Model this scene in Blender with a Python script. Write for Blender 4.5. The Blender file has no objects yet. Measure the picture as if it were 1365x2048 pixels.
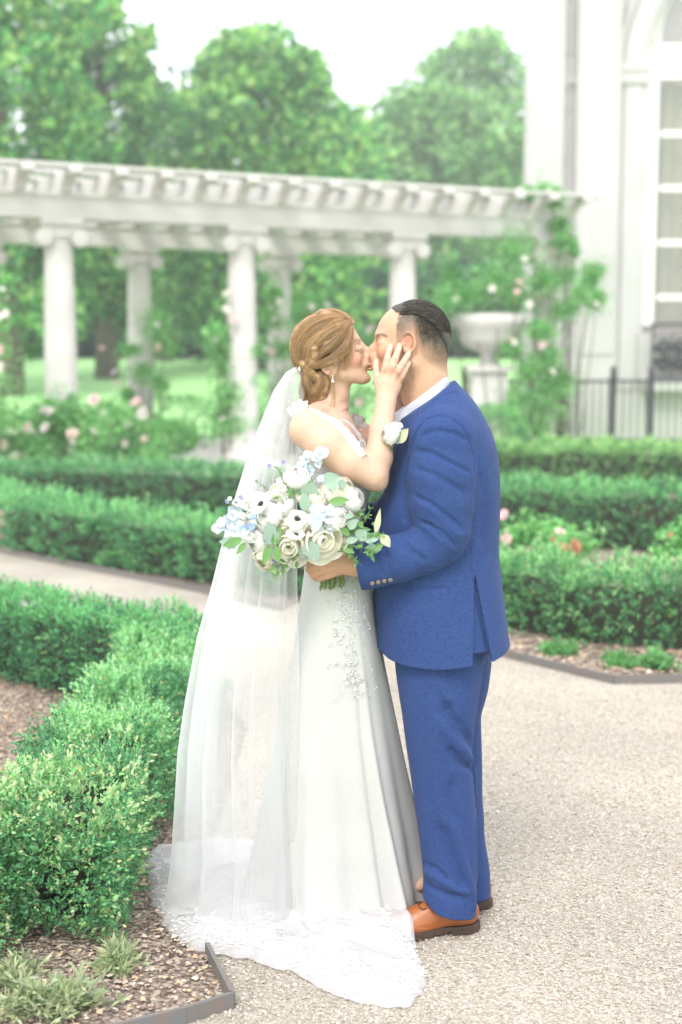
import bpy, bmesh, math, random
import numpy as np
from mathutils import Vector, Matrix, Euler
PI = math.pi
rng = np.random.default_rng(7)
random.seed(7)
SC = bpy.context.scene

# ------------------------------------------------------------------ camera, sky, sun, exposure
F, CX, CY, CAMZ = 2844.0, 682.5, 1024.0, 1.68
PITCH = math.atan(324.0 / F)
cam_d = bpy.data.cameras.new('camera'); cam = bpy.data.objects.new('camera', cam_d)
SC.collection.objects.link(cam); SC.camera = cam
cam.location = (0, 0, CAMZ); cam.rotation_euler = (PI / 2 - PITCH, 0, 0)
cam_d.sensor_fit = 'VERTICAL'; cam_d.sensor_height = 36.0; cam_d.lens = 50.0
cam_d.clip_start = 0.1; cam_d.clip_end = 900
cam_d.dof.use_dof = True; cam_d.dof.focus_distance = 4.15; cam_d.dof.aperture_fstop = 1.9

SUN_EL, SUN_AZ = math.radians(50), math.radians(196)      # azimuth from +Y clockwise: behind the camera, to its left
world = bpy.data.worlds.new('World'); SC.world = world; world.use_nodes = True
nt = world.node_tree; nt.nodes.clear()
out = nt.nodes.new('ShaderNodeOutputWorld'); bg = nt.nodes.new('ShaderNodeBackground')
sky = nt.nodes.new('ShaderNodeTexSky'); sky.sky_type = 'NISHITA'; sky.sun_disc = False
sky.sun_elevation = SUN_EL; sky.sun_rotation = SUN_AZ; sky.air_density = 1.0; sky.dust_density = 3.0
mx = nt.nodes.new('ShaderNodeMixRGB'); mx.inputs[0].default_value = 0.80
mx.inputs[2].default_value = (8.9, 9.0, 9.3, 1)              # an even overcast layer over the sky
nt.links.new(sky.outputs[0], mx.inputs[1]); nt.links.new(mx.outputs[0], bg.inputs[0])
bg.inputs[1].default_value = 0.12
nt.links.new(bg.outputs[0], out.inputs[0])
sun_d = bpy.data.lights.new('sun', 'SUN'); sun = bpy.data.objects.new('sun', sun_d)
SC.collection.objects.link(sun)
sun_d.energy = 1.15; sun_d.angle = math.radians(20); sun_d.color = (1.0, 0.96, 0.9)
sd = Vector((math.sin(SUN_AZ) * math.cos(SUN_EL), math.cos(SUN_AZ) * math.cos(SUN_EL), math.sin(SUN_EL)))
sun.rotation_euler = sd.to_track_quat('Z', 'Y').to_euler()
SC.view_settings.view_transform = 'Standard'; SC.view_settings.look = 'None'
SC.view_settings.gamma = 1.0; SC.view_settings.use_curve_mapping = False
SC.view_settings.exposure = 1.3
try:
    SC.cycles.use_denoising = True; SC.cycles.transparent_max_bounces = 24; SC.cycles.max_bounces = 8
except Exception: pass

# ------------------------------------------------------------------ from the photograph's measures to the place
def ray(px, py):
    x = (np.asarray(px, float) - CX) / F; y = -(np.asarray(py, float) - CY) / F
    c, s = math.cos(PITCH), math.sin(PITCH)
    return x, c + y * s, -s + y * c
def W(px, py, Y):
    dx, dy, dz = ray(px, py); t = Y / dy
    return np.stack([dx * t, np.broadcast_to(Y, np.shape(dx * t)).astype(float), CAMZ + dz * t], -1)
def G(px, py, z=0.0):
    dx, dy, dz = ray(px, py); t = (z - CAMZ) / dz
    return np.stack([dx * t, dy * t, np.zeros_like(dx * t) + z], -1)

# ------------------------------------------------------------------ objects
def props(o, label=None, cat=None, group=None, kind=None):
    if label: o['label'] = label
    if cat: o['category'] = cat
    if group: o['group'] = group
    if kind: o['kind'] = kind
    return o
def empty(name, loc=(0, 0, 0), rz=0, label=None, cat=None, group=None, parent=None):
    o = bpy.data.objects.new(name, None); SC.collection.objects.link(o)
    o.location = loc; o.rotation_euler = (0, 0, rz); o.empty_display_size = .1
    if parent: o.parent = parent
    return props(o, label, cat, group)
def link(name, me, parent=None, loc=None, rot=None, scale=None):
    o = bpy.data.objects.new(name, me); SC.collection.objects.link(o)
    if parent: o.parent = parent
    if loc is not None: o.location = loc
    if rot is not None: o.rotation_euler = rot
    if scale is not None: o.scale = scale
    return o
def npmesh(name, V, Fs, mat=None, col=None, smooth=True, uv=None):
    V = np.asarray(V, np.float32)
    if not isinstance(Fs, (list, tuple)): Fs = [Fs]
    Fs = [np.asarray(f, np.int32) for f in Fs if len(f)]
    me = bpy.data.meshes.new(name)
    me.vertices.add(len(V)); me.vertices.foreach_set('co', V.ravel())
    nl = sum(f.size for f in Fs); npoly = sum(len(f) for f in Fs)
    me.loops.add(nl); me.loops.foreach_set('vertex_index', np.concatenate([f.ravel() for f in Fs]))
    me.polygons.add(npoly)
    ls = []; a = 0
    for f in Fs:
        ls.append(a + np.arange(len(f)) * f.shape[1]); a += f.size
    me.polygons.foreach_set('loop_start', np.concatenate(ls).astype(np.int32))
    me.polygons.foreach_set('use_smooth', np.full(npoly, smooth, bool))
    if col is not None:
        at = me.color_attributes.new('Col', 'FLOAT_COLOR', 'POINT')
        c = np.ones((len(V), 4), np.float32); c[:, :3] = col
        at.data.foreach_set('color', c.ravel())
    me.update(calc_edges=True); me.validate()
    if mat: me.materials.append(mat)
    return me
class MB:
    """collects simple shapes into ONE mesh"""
    def __init__(s): s.v = []; s.q = []; s.t = []; s.n = 0
    def add(s, V, Q=(), T=()):
        V = np.asarray(V, float)
        s.v.append(V)
        if len(Q): s.q.append(np.asarray(Q) + s.n)
        if len(T): s.t.append(np.asarray(T) + s.n)
        s.n += len(V)
    def box(s, lo, hi, rz=0, c=None):
        lo = np.array(lo, float); hi = np.array(hi, float)
        V = np.array([[lo[0] if a == 0 else hi[0], lo[1] if b == 0 else hi[1], lo[2] if c_ == 0 else hi[2]]
                      for a in (0, 1) for b in (0, 1) for c_ in (0, 1)])
        if rz:
            c0 = (lo + hi) / 2 if c is None else np.array(c)
            R = np.array([[math.cos(rz), -math.sin(rz), 0], [math.sin(rz), math.cos(rz), 0], [0, 0, 1]])
            V = (V - c0) @ R.T + c0
        s.add(V, [[0, 1, 3, 2], [4, 6, 7, 5], [0, 4, 5, 1], [2, 3, 7, 6], [0, 2, 6, 4], [1, 5, 7, 3]])
    def lathe(s, prof, c=(0, 0, 0), n=24):
        prof = np.array(prof, float); a = np.linspace(0, 2 * PI, n, endpoint=False)
        V = np.stack([prof[:, None, 0] * np.cos(a), prof[:, None, 0] * np.sin(a), np.repeat(prof[:, 1:2], n, 1)], -1).reshape(-1, 3) + np.array(c)
        m = len(prof); Q = []
        for i in range(m - 1):
            for j in range(n):
                k = (j + 1) % n; Q.append([i * n + j, i * n + k, (i + 1) * n + k, (i + 1) * n + j])
        s.add(V, Q)
    def tube(s, pts, r, n=8, flat=None):
        pts = np.array(pts, float); m = len(pts); r = np.broadcast_to(np.asarray(r, float), (m,))
        T = np.gradient(pts, axis=0); T /= np.linalg.norm(T, axis=1)[:, None] + 1e-9
        ref = np.array([0, 0, 1.0]) if abs(T[0][2]) < .9 else np.array([1.0, 0, 0])
        N = np.cross(T[0], ref); N /= np.linalg.norm(N); V = []
        a = np.linspace(0, 2 * PI, n, endpoint=False)
        for i in range(m):
            N = N - T[i] * N.dot(T[i]); N /= np.linalg.norm(N) + 1e-9; B = np.cross(T[i], N)
            f = 1 if flat is None else flat
            V.append(pts[i] + r[i] * (np.cos(a)[:, None] * N + f * np.sin(a)[:, None] * B))
        Q = [[i * n + j, i * n + (j + 1) % n, (i + 1) * n + (j + 1) % n, (i + 1) * n + j] for i in range(m - 1) for j in range(n)]
        V = np.concatenate(V + [pts[:1], pts[-1:]])
        T_ = [[m * n, (j + 1) % n, j] for j in range(n)] + [[m * n + 1, (m - 1) * n + j, (m - 1) * n + (j + 1) % n] for j in range(n)]
        s.add(V, Q, T_)
    def prism(s, poly, axis, a, b):
        """polygon (list of 2D) extruded along axis between a and b"""
        poly = np.array(poly, float); n = len(poly)
        def mk(t):
            V = np.zeros((n, 3)); o = [i for i in range(3) if i != axis]
            V[:, o[0]] = poly[:, 0]; V[:, o[1]] = poly[:, 1]; V[:, axis] = t; return V
        V = np.concatenate([mk(a), mk(b), [mk(a).mean(0)], [mk(b).mean(0)]])
        Q = [[i, (i + 1) % n, n + (i + 1) % n, n + i] for i in range(n)]
        T_ = [[2 * n, (i + 1) % n, i] for i in range(n)] + [[2 * n + 1, n + i, n + (i + 1) % n] for i in range(n)]
        s.add(V, Q, T_)
    def mesh(s, name, mat, smooth=False, bevel=0):
        me = npmesh(name, np.concatenate(s.v), [np.concatenate(x) for x in (s.q, s.t) if x], mat, smooth=smooth)
        bm = bmesh.new(); bm.from_mesh(me); bmesh.ops.recalc_face_normals(bm, faces=bm.faces); bm.to_mesh(me); bm.free()
        return me
    def build(s, name, mat, parent=None, smooth=False):
        return link(name, s.mesh(name, mat, smooth), parent)

# ------------------------------------------------------------------ materials
def material(name, col=(.5, .5, .5), rough=.6, attr=False, noise=None, bump=None, trans=0, spec=.5, sss=0, wave=None, metal=0, sheen=0):
    """noise=(scale, amount, colour2)   bump=(scale, strength, distance)"""
    m = bpy.data.materials.new(name); m.use_nodes = True; t = m.node_tree; N = t.nodes; L = t.links
    p = N['Principled BSDF']; o = N['Material Output']
    p.inputs['Roughness'].default_value = rough; p.inputs['Specular IOR Level'].default_value = spec
    p.inputs['Metallic'].default_value = metal
    if sheen: p.inputs['Sheen Weight'].default_value = sheen
    tc = N.new('ShaderNodeTexCoord')
    rgb = N.new('ShaderNodeRGB'); rgb.outputs[0].default_value = (*col, 1); src = rgb.outputs[0]
    if attr:
        a = N.new('ShaderNodeAttribute'); a.attribute_name = 'Col'; src = a.outputs['Color']
    if noise:
        n = N.new('ShaderNodeTexNoise'); n.inputs['Scale'].default_value = noise[0]; n.inputs['Detail'].default_value = 6
        r = N.new('ShaderNodeValToRGB'); r.color_ramp.elements[0].position = .35; r.color_ramp.elements[1].position = .65
        L.new(tc.outputs['Object'], n.inputs['Vector']); L.new(n.outputs[0], r.inputs[0])
        mm = N.new('ShaderNodeMath'); mm.operation = 'MULTIPLY'; mm.inputs[1].default_value = noise[1]
        L.new(r.outputs[0], mm.inputs[0])
        x = N.new('ShaderNodeMixRGB'); L.new(mm.outputs[0], x.inputs[0]); L.new(src, x.inputs[1]); x.inputs[2].default_value = (*noise[2], 1)
        src = x.outputs[0]
    L.new(src, p.inputs['Base Color'])
    if sss:
        p.inputs['Subsurface Weight'].default_value = sss; p.inputs['Subsurface Radius'].default_value = (1, .35, .2)
        p.inputs['Subsurface Scale'].default_value = .006
    if bump:
        n = N.new('ShaderNodeTexNoise'); n.inputs['Scale'].default_value = bump[0]; n.inputs['Detail'].default_value = 5
        b = N.new('ShaderNodeBump'); b.inputs['Strength'].default_value = bump[1]; b.inputs['Distance'].default_value = bump[2]
        L.new(tc.outputs['Object'], n.inputs['Vector']); L.new(n.outputs[0], b.inputs['Height']); L.new(b.outputs[0], p.inputs['Normal'])
    if trans:
        tr = N.new('ShaderNodeBsdfTranslucent'); L.new(src, tr.inputs[0]); ms = N.new('ShaderNodeMixShader'); ms.inputs[0].default_value = trans
        L.new(p.outputs[0], ms.inputs[1]); L.new(tr.outputs[0], ms.inputs[2]); L.new(ms.outputs[0], o.inputs[0])
    return m
def jit(c, n, s=.15):
    c = np.array(c, float); k = 1 + s * rng.standard_normal((n, 1)); return np.clip(c * k * (1 + .06 * rng.standard_normal((n, 3))), .004, 1)

# value noise for shaping (numpy)
_perm = rng.random((64, 64, 64)).astype(np.float32)
def vnoise(p, scale=1.0, seed=0):
    q = np.asarray(p, float) * scale + seed * 17.31 + 100
    i = np.floor(q).astype(int); f = q - i; f = f * f * (3 - 2 * f); i &= 63; j = (i + 1) & 63
    def g(a, b, c): return _perm[a, b, c]
    x0, y0, z0 = i[..., 0], i[..., 1], i[..., 2]; x1, y1, z1 = j[..., 0], j[..., 1], j[..., 2]
    fx, fy, fz = f[..., 0], f[..., 1], f[..., 2]
    c00 = g(x0, y0, z0) * (1 - fx) + g(x1, y0, z0) * fx; c10 = g(x0, y1, z0) * (1 - fx) + g(x1, y1, z0) * fx
    c01 = g(x0, y0, z1) * (1 - fx) + g(x1, y0, z1) * fx; c11 = g(x0, y1, z1) * (1 - fx) + g(x1, y1, z1) * fx
    return (c00 * (1 - fy) + c10 * fy) * (1 - fz) + (c01 * (1 - fy) + c11 * fy) * fz - .5

def unit(v): return v / (np.linalg.norm(v, axis=-1, keepdims=True) + 1e-9)
LEAFGAIN = np.array([1.62, 2.4, 2.25])      # cool, minty greens
def leaves(P, D, L, Wd, col, fold=.25, gain=True):
    """rhombic folded leaves: base points P, directions D, lengths L, half widths Wd"""
    n = len(P); D = unit(D); R = unit(rng.standard_normal((n, 3))); S = unit(np.cross(D, R)); U = np.cross(S, D)
    L = np.broadcast_to(np.asarray(L), (n,))[:, None]; Wd = np.broadcast_to(np.asarray(Wd), (n,))[:, None]
    a = P; m = P + D * L * .45
    V = np.stack([a, m + S * Wd + U * Wd * fold, P + D * L, m - S * Wd + U * Wd * fold], 1).reshape(-1, 3)
    if gain: col = np.clip(col * LEAFGAIN, 0, .66)
    b = np.arange(n)[:, None] * 4
    T = np.concatenate([b + [0, 1, 2], b + [0, 2, 3]])
    return V, T, np.repeat(col, 4, 0)
def cat_parts(parts):
    V = []; T = []; C = []; k = 0
    for v, t, c in parts: V.append(v); T.append(t + k); C.append(c); k += len(v)
    return np.concatenate(V), np.concatenate(T), np.concatenate(C)

M_leaf = material('box_leaf', attr=True, rough=.42, trans=.3, spec=.35)
M_treeleaf = material('tree_leaf', attr=True, rough=.5, trans=.35, spec=.3)
M_core = material('core_filler', (.03, .045, .028), .95, noise=(30, .6, (.05, .04, .03)), spec=.05)  # dark filler for the solid cores within the foliage
M_bark = material('bark', (.16, .13, .105), .9, noise=(6, .7, (.08, .065, .05)), bump=(14, .6, .03))
M_stone = material('pale_limestone', (.62, .605, .585), .75, noise=(1.6, .6, (.48, .455, .41)), bump=(30, .25, .01))
M_wall = material('white_painted_stone', (.51, .5, .488), .7, noise=(.8, .6, (.41, .402, .388)), bump=(12, .2, .01))
M_iron = material('black_iron', (.022, .026, .03), .5)
M_petal_w = material('white_petal', (.84, .8, .76), .6, trans=.25)
M_petal_p = material('pink_petal', (.85, .6, .6), .6, trans=.25)

# the far air: an even, pale haze
def haze():
    mb = MB(); mb.box((-150, -20, -1.6), (150, 130, 26)); m = bpy.data.materials.new('haze'); m.use_nodes = True; t = m.node_tree
    t.nodes.remove(t.nodes['Principled BSDF']); v = t.nodes.new('ShaderNodeVolumePrincipled'); v.inputs['Density'].default_value = HAZE
    v.inputs['Color'].default_value = (.93, .97, .96, 1); t.links.new(v.outputs[0], t.nodes['Material Output'].inputs['Volume'])
    o = mb.build('haze', m); o['kind'] = 'stuff'
HAZE = .0027
haze()
# ================================================================== THE SETTING
def sheet(name, poly, z, mat, kind='structure', label=None):
    bm = bmesh.new(); vs = [bm.verts.new((p[0], p[1], z)) for p in poly]; bm.faces.new(vs)
    bmesh.ops.recalc_face_normals(bm, faces=bm.faces)
    for f in bm.faces:
        if f.normal.z < 0: f.normal_flip()
    bmesh.ops.triangulate(bm, faces=bm.faces)
    me = bpy.data.meshes.new(name); bm.to_mesh(me); bm.free(); me.materials.append(mat)
    o = link(name, me); o['kind'] = kind
    if label: o['label'] = label
    return o
def ground_mat(name, c1, c2, c3, sc, bumpd, bumps=1.0, big=.8):
    m = bpy.data.materials.new(name); m.use_nodes = True; t = m.node_tree; N = t.nodes; L = t.links; p = N['Principled BSDF']
    p.inputs['Roughness'].default_value = .9; p.inputs['Specular IOR Level'].default_value = .2
    tc = N.new('ShaderNodeTexCoord'); v = N.new('ShaderNodeTexVoronoi'); v.inputs['Scale'].default_value = sc
    L.new(tc.outputs['Object'], v.inputs['Vector'])
    r = N.new('ShaderNodeValToRGB'); e = r.color_ramp.elements; e[0].color = (*c1, 1); e[1].color = (*c3, 1); e[0].position = .0; e[1].position = 1
    x = e.new(.5); x.color = (*c2, 1)
    sp = N.new('ShaderNodeSeparateColor'); L.new(v.outputs['Color'], sp.inputs[0]); L.new(sp.outputs[0], r.inputs[0])
    n = N.new('ShaderNodeTexNoise'); n.inputs['Scale'].default_value = big; n.inputs['Detail'].default_value = 8
    L.new(tc.outputs['Object'], n.inputs['Vector'])
    mp = N.new('ShaderNodeMapRange'); mp.inputs[1].default_value = .3; mp.inputs[2].default_value = .7; mp.inputs[3].default_value = .78; mp.inputs[4].default_value = 1.12
    L.new(n.outputs[0], mp.inputs[0])
    mu = N.new('ShaderNodeVectorMath'); mu.operation = 'SCALE'; L.new(r.outputs[0], mu.inputs[0]); L.new(mp.outputs[0], mu.inputs['Scale'])
    L.new(mu.outputs[0], p.inputs['Base Color'])
    b = N.new('ShaderNodeBump'); b.inputs['Distance'].default_value = bumpd; b.inputs['Strength'].default_value = bumps; b.invert = True
    L.new(v.outputs['Distance'], b.inputs['Height']); L.new(b.outputs[0], p.inputs['Normal'])
    return m
M_gravel = ground_mat('gravel', (.3, .26, .2), (.44, .395, .335), (.54, .5, .44), 150, .006)
M_mulch = ground_mat('mulch', (.15, .11, .09), (.3, .235, .19), (.5, .42, .35), 60, .02, 1, 2)
M_lawn = ground_mat('lawn', (.34, .66, .25), (.4, .72, .29), (.46, .76, .34), 40, .02, .6, .35)
M_pave = material('pale_paving', (.56, .52, .5), .8, noise=(3, .4, (.45, .41, .38)))

# terrain: flat garden, lawn climbing gently behind the pergola to the wood
def terr(x, y):
    t = np.clip((y - 27) / 34, 0, 1); return 1.35 * t * t * (3 - 2 * t) + np.clip(y - 61, 0, 400) * .03 - .02
xs = np.concatenate([np.linspace(-400, -40, 14), np.linspace(-36, 36, 37), np.linspace(40, 400, 14)])
ys = np.concatenate([np.linspace(-60, 20, 9), np.linspace(24, 80, 57), np.linspace(90, 700, 22)])
XX, YY = np.meshgrid(xs, ys); ZZ = terr(XX, YY)
nx, ny = len(xs), len(ys); ii = (np.arange(ny - 1)[:, None] * nx + np.arange(nx - 1)).ravel()
link('ground', npmesh('ground', np.stack([XX, YY, ZZ], -1).reshape(-1, 3), np.stack([ii, ii + 1, ii + nx + 1, ii + nx], 1), M_lawn))['kind'] = 'structure'
sheet('gravel_path', [(-14, 1), (14, 1), (14, 23.3), (-14, 23.3)], 0, M_gravel)
# pale walk under the pergola
PD = unit(np.array([2.38, 1.2])); PN = np.array([-PD[1], PD[0]]); PA = np.array([-3.8, 19.4])
def pp(u, v): q = PA + PD * u + PN * v; return (float(q[0]), float(q[1]))
sheet('pergola_walk', [pp(-8, -1.6), pp(8.6, -1.6), pp(8.6, 6.2), pp(-8, 6.2)], .006, M_pave)

# mulch beds, each with its steel edging
g = lambda *pts: [tuple(G(x, y)[:2]) for x, y in pts]
bedA = g((415, 1915), (466, 2017), (372, 2047)) + [(-.75, 3.2), (-2.6, 3.0), (-2.6, 8.2), (-.62, 7.0), (-.42, 6.2), (-.44, 4.6)]
bedC = g((-260, 1080), (0, 1105), (400, 1185), (560, 1222)) + [(0.05, 10.3), (-0.1, 16.6), (-6.5, 16.6)]
bedE = g((900, 1290), (990, 1310), (1228, 1368), (1366, 1366), (1700, 1362)) + [(6.5, 7.4), (6.5, 18.2), (1.0, 18.2), (.65, 12), (.45, 9.5)]
bedF = [pp(-8, -3.0), pp(2.2, -2.4), pp(2.2, -1.2), pp(-8, -1.2)]
for b_ in (bedA, bedC, bedE): sheet('mulch_bed', b_, .005, M_mulch)
sheet('rose_bed', bedF, .012, M_mulch)
M_edge = material('weathered_steel', (.13, .14, .14), .6, noise=(20, .6, (.2, .13, .1)))
def edging(pts, label, h=.045):
    mb = MB(); pts = [np.array(p) for p in pts]
    for a, b in zip(pts[:-1], pts[1:]):
        d = b - a; L_ = np.linalg.norm(d); c = (a + b) / 2; ang = math.atan2(d[1], d[0])
        mb.box((c[0] - L_ / 2, c[1] - .006, -.02), (c[0] + L_ / 2, c[1] + .006, h), ang)
    o = mb.build('bed_edging', M_edge); props(o, label, 'garden edging', 'steel edging round the beds')
edging([bedA[0], bedA[1], bedA[2], bedA[3]], 'rusty steel edging strip at corner of mulch bed by the train')
edging(bedC[:4], 'dark edging strip across the path behind the left hedge')
edging(bedE[:5], 'dark edging strip bending round the bed right of the groom')

def inside(poly, x, y):
    c = np.zeros(len(x), bool); n = len(poly)
    for i in range(n):
        x1, y1 = poly[i]; x2, y2 = poly[(i + 1) % n]
        k = ((y1 > y) != (y2 > y)) & (x < (x2 - x1) * (y - y1) / (y2 - y1 + 1e-12) + x1); c ^= k
    return c
# loose stones and chips, real geometry
OCT = np.array([[1, 0, 0], [-1, 0, 0], [0, 1, 0], [0, -1, 0], [0, 0, 1], [0, 0, -1]], float)
OCTF = np.array([[0, 2, 4], [2, 1, 4], [1, 3, 4], [3, 0, 4], [2, 0, 5], [1, 2, 5], [3, 1, 5], [0, 3, 5]])
def pebbles(name, P, size, flat, cols, mat, kind='stuff', label=None):
    n = len(P); a = rng.random(n) * 2 * PI; s = size * (1 + .35 * rng.standard_normal(n)).clip(.5, 2)
    sc = np.stack([s, s * (.6 + .4 * rng.random(n)), s * flat * (.6 + .6 * rng.random(n))], -1)
    V = OCT[None] * sc[:, None]; V = V + .18 * s[:, None, None] * rng.standard_normal(V.shape)
    ti = (rng.random(n) - .5) * .8; x, y, z = V[..., 0], V[..., 1], V[..., 2]
    y, z = y * np.cos(ti)[:, None] - z * np.sin(ti)[:, None], y * np.sin(ti)[:, None] + z * np.cos(ti)[:, None]
    x, y = x * np.cos(a)[:, None] - y * np.sin(a)[:, None], x * np.sin(a)[:, None] + y * np.cos(a)[:, None]
    V = np.stack([x, y, z], -1) + P[:, None]
    T = (OCTF[None] + np.arange(n)[:, None, None] * 6).reshape(-1, 3)
    o = link(name, npmesh(name, V.reshape(-1, 3), T, mat, np.repeat(cols, 6, 0), smooth=False)); props(o, label, None, None, kind)
    return o
M_att = material('loose_stone', attr=True, rough=.85, spec=.25)
n = 70000; x = rng.uniform(-.6, 2.9, n); y = 3.3 + 4.6 * rng.random(n) ** 1.4
ok = ~inside(bedA, x, y) & ~inside(bedE, x, y); x = x[ok]; y = y[ok]
pal = np.array([1.02, .99, .93]) * .78 * np.array([(.55, .49, .42), (.7, .66, .6), (.42, .36, .3), (.62, .56, .48), (.78, .76, .72), (.33, .3, .26)])
pal = pal * .6 + pal.mean(0) * np.array([.4, .4, .41])
pebbles('gravel', np.stack([x, y, np.full(len(x), .002)], -1), .0040, .7, pal[rng.integers(0, 6, len(x))] * (1 + .12 * rng.standard_normal((len(x), 1))), M_att)
n = 42000; x = rng.uniform(-2.6, -.2, n); y = rng.uniform(3.1, 8, n); ok = inside(bedA, x, y); x = x[ok]; y = y[ok]
pal = np.array([(.3, .22, .17), (.45, .36, .28), (.6, .52, .43), (.17, .12, .095), (.6, .42, .28), (.36, .29, .25)])
pebbles('wood_chips', np.stack([x, y, .008 + .008 * rng.random(len(x))], -1), .0068, .35, pal[rng.integers(0, 6, len(x))] * .9, M_att)
n = 9000; x = rng.uniform(.4, 3.2, n); y = rng.uniform(7, 9.5, n); ok = inside(bedE, x, y); x = x[ok]; y = y[ok]
pebbles('wood_chips', np.stack([x, y, .008 + .008 * rng.random(len(x))], -1), .014, .3, pal[rng.integers(0, 6, len(x))] * .9, M_att)

# ------------------------------------------------------------------ box hedges
def hedge(path, width, h, label, leaf=.016, dens=1500, per=8, tone=(.07, .135, .06), tip=(.17, .3, .1), tipf=.35, yel=None, bumpy=.05, ends=True, seed=0, lump=0, lumpL=.62):
    path = np.array(path, float)
    for _ in range(3):
        if len(path) > 2: a, b = path[:-1], path[1:]; path = np.concatenate([path[:1], np.stack([a * .8 + b * .2, a * .2 + b * .8], 1).reshape(-1, 2)[1:-1], path[-1:]])
    seg = np.diff(path, axis=0); L = np.linalg.norm(seg, axis=1); tot = L.sum()
    root = empty('hedge', (float(path[:, 0].mean()), float(path[:, 1].mean()), 0), 0, label, 'hedge', 'clipped box hedges of the parterre')
    o = np.array(root.location)
    # cross-section: rounded box, perimeter from left foot over the top to right foot
    r = min(.09, width * .3, h * .3); hw = width / 2
    def sec(t):      # t 0..1 along perimeter -> offset, z, normal
        per_ = 2 * (h - r) + 2 * (hw - r) + PI * r; s = t * per_
        x = np.zeros_like(s); z = np.zeros_like(s); nx_ = np.zeros_like(s); nz = np.zeros_like(s)
        a = s < (h - r); x[a] = -hw; z[a] = s[a]; nx_[a] = -1
        s1 = h - r; b = (s >= s1) & (s < s1 + PI * r / 2); an = (s[b] - s1) / r
        x[b] = -hw + r - r * np.cos(an); z[b] = h - r + r * np.sin(an); nx_[b] = -np.cos(an); nz[b] = np.sin(an)
        s2 = s1 + PI * r / 2; c = (s >= s2) & (s < s2 + 2 * (hw - r)); x[c] = -hw + r + s[c] - s2; z[c] = h; nz[c] = 1
        s3 = s2 + 2 * (hw - r); d = (s >= s3) & (s < s3 + PI * r / 2); an = (s[d] - s3) / r
        x[d] = hw - r + r * np.sin(an); z[d] = h - r + r * np.cos(an); nx_[d] = np.sin(an); nz[d] = np.cos(an)
        s4 = s3 + PI * r / 2; e = s >= s4; x[e] = hw; z[e] = h - r - (s[e] - s4); nx_[e] = 1
        return x, z, nx_, nz, per_
    per_ = 2 * h + 2 * hw; dens = dens * 1.35; n = int(dens * per_ * tot)
    s = rng.random(n) * tot; cum = np.concatenate([[0], np.cumsum(L)]); k = np.clip(np.searchsorted(cum, s, side='right') - 1, 0, len(L) - 1)
    u = (s - cum[k]) / L[k]; base = path[k] + seg[k] * u[:, None]; tan = seg[k] / L[k][:, None]
    nor = np.stack([-tan[:, 1], tan[:, 0]], -1)
    x, z, nx_, nz, _ = sec(rng.random(n))
    P = np.stack([base[:, 0] - nor[:, 0] * x, base[:, 1] - nor[:, 1] * x, z], -1)
    Nn = np.stack([-nor[:, 0] * nx_, -nor[:, 1] * nx_, nz], -1)
    pinch = lump * np.abs(np.cos(PI * (tot - s) / lumpL)) ** 5
    if ends:
        pinch = [pinch]
        for e, sg, i in ((0, -1, 0), (-1, 1, -1)):
            m = int(1.7 * dens * width * h); t_ = seg[i] / L[i]; nn = np.array([-t_[1], t_[0]])
            xo = rng.uniform(-hw, hw, m); zz = rng.uniform(0, h, m)
            q = path[e][None] + nn * xo[:, None] + sg * t_ * .0
            P = np.concatenate([P, np.stack([q[:, 0], q[:, 1], zz], -1)]); Nn = np.concatenate([Nn, np.tile([sg * t_[0], sg * t_[1], 0], (m, 1))]); pinch.append(.05 * (np.abs(xo) / hw) ** 3 + .05 * (np.abs(zz / h - .5) * 2) ** 4)
    if ends: pinch = np.concatenate(pinch)
    bn = -pinch + vnoise(P, 5, seed) * bumpy * 2 + vnoise(P, 14, seed + 3) * bumpy
    hole = vnoise(P, 9, seed + 5) < -.3
    P = P + Nn * (bn - .01 - .085 * rng.random(len(P)) ** 1.8)[:, None]; P[:, 2] = np.maximum(P[:, 2], .02 + .06 * rng.random(len(P)))
    keep = ~(hole & (Nn[:, 2] < .5)) | (rng.random(len(P)) < .4)
    low = (P[:, 2] < .08) & (rng.random(len(P)) < .3); keep &= ~low
    P = P[keep]; Nn = Nn[keep]; m = len(P)
    # a sprig: stem direction outward and up, leaves in pairs along it
    D = unit(Nn + np.array([0, 0, .45]) + .5 * rng.standard_normal((m, 3)))
    sl = leaf * (1.2 + 1.4 * rng.random(m))
    tipc = (rng.random(m) < tipf * (.5 + Nn[:, 2].clip(0, 1))) & (vnoise(P, 6, seed + 9) > -.2)
    P3 = []; D3 = []; C3 = []; S3 = []
    for j in range(per):
        f = (j + .5) / per; side = unit(np.cross(D, unit(rng.standard_normal((m, 3)))))
        P3.append(P - D * .012 + D * (sl * f * 1.6)[:, None]); D3.append(D * (.35 + f) + side * (1.15 - .6 * f))
        c = jit(tone, m, .3) * .85; ct = jit(tip, m, .18) * 1.08  # young tips paler; contrast raised to paint inner shadows and light tops
        if yel is not None:
            yk = (rng.random(m) < yel(P))[:, None]; ct = np.where(yk, jit((.38, .4, .17), m, .14), ct)
        w = (tipc * (.25 + .75 * f))[:, None]; C3.append(c * (1 - w) + ct * w); S3.append(leaf * (.75 + .5 * rng.random(m)))
    P3 = np.concatenate(P3); D3 = np.concatenate(D3); C3 = np.concatenate(C3); S3 = np.concatenate(S3)
    br = rng.random(len(P3)) < .012; C3[br] = jit((.4, .24, .1), br.sum(), .2)
    V, T, C = leaves(P3, D3, S3, S3 * .27, C3)
    f = link('foliage', npmesh('hedge_foliage', V - o, T, M_leaf, C), root); f['kind'] = 'stuff'
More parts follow.
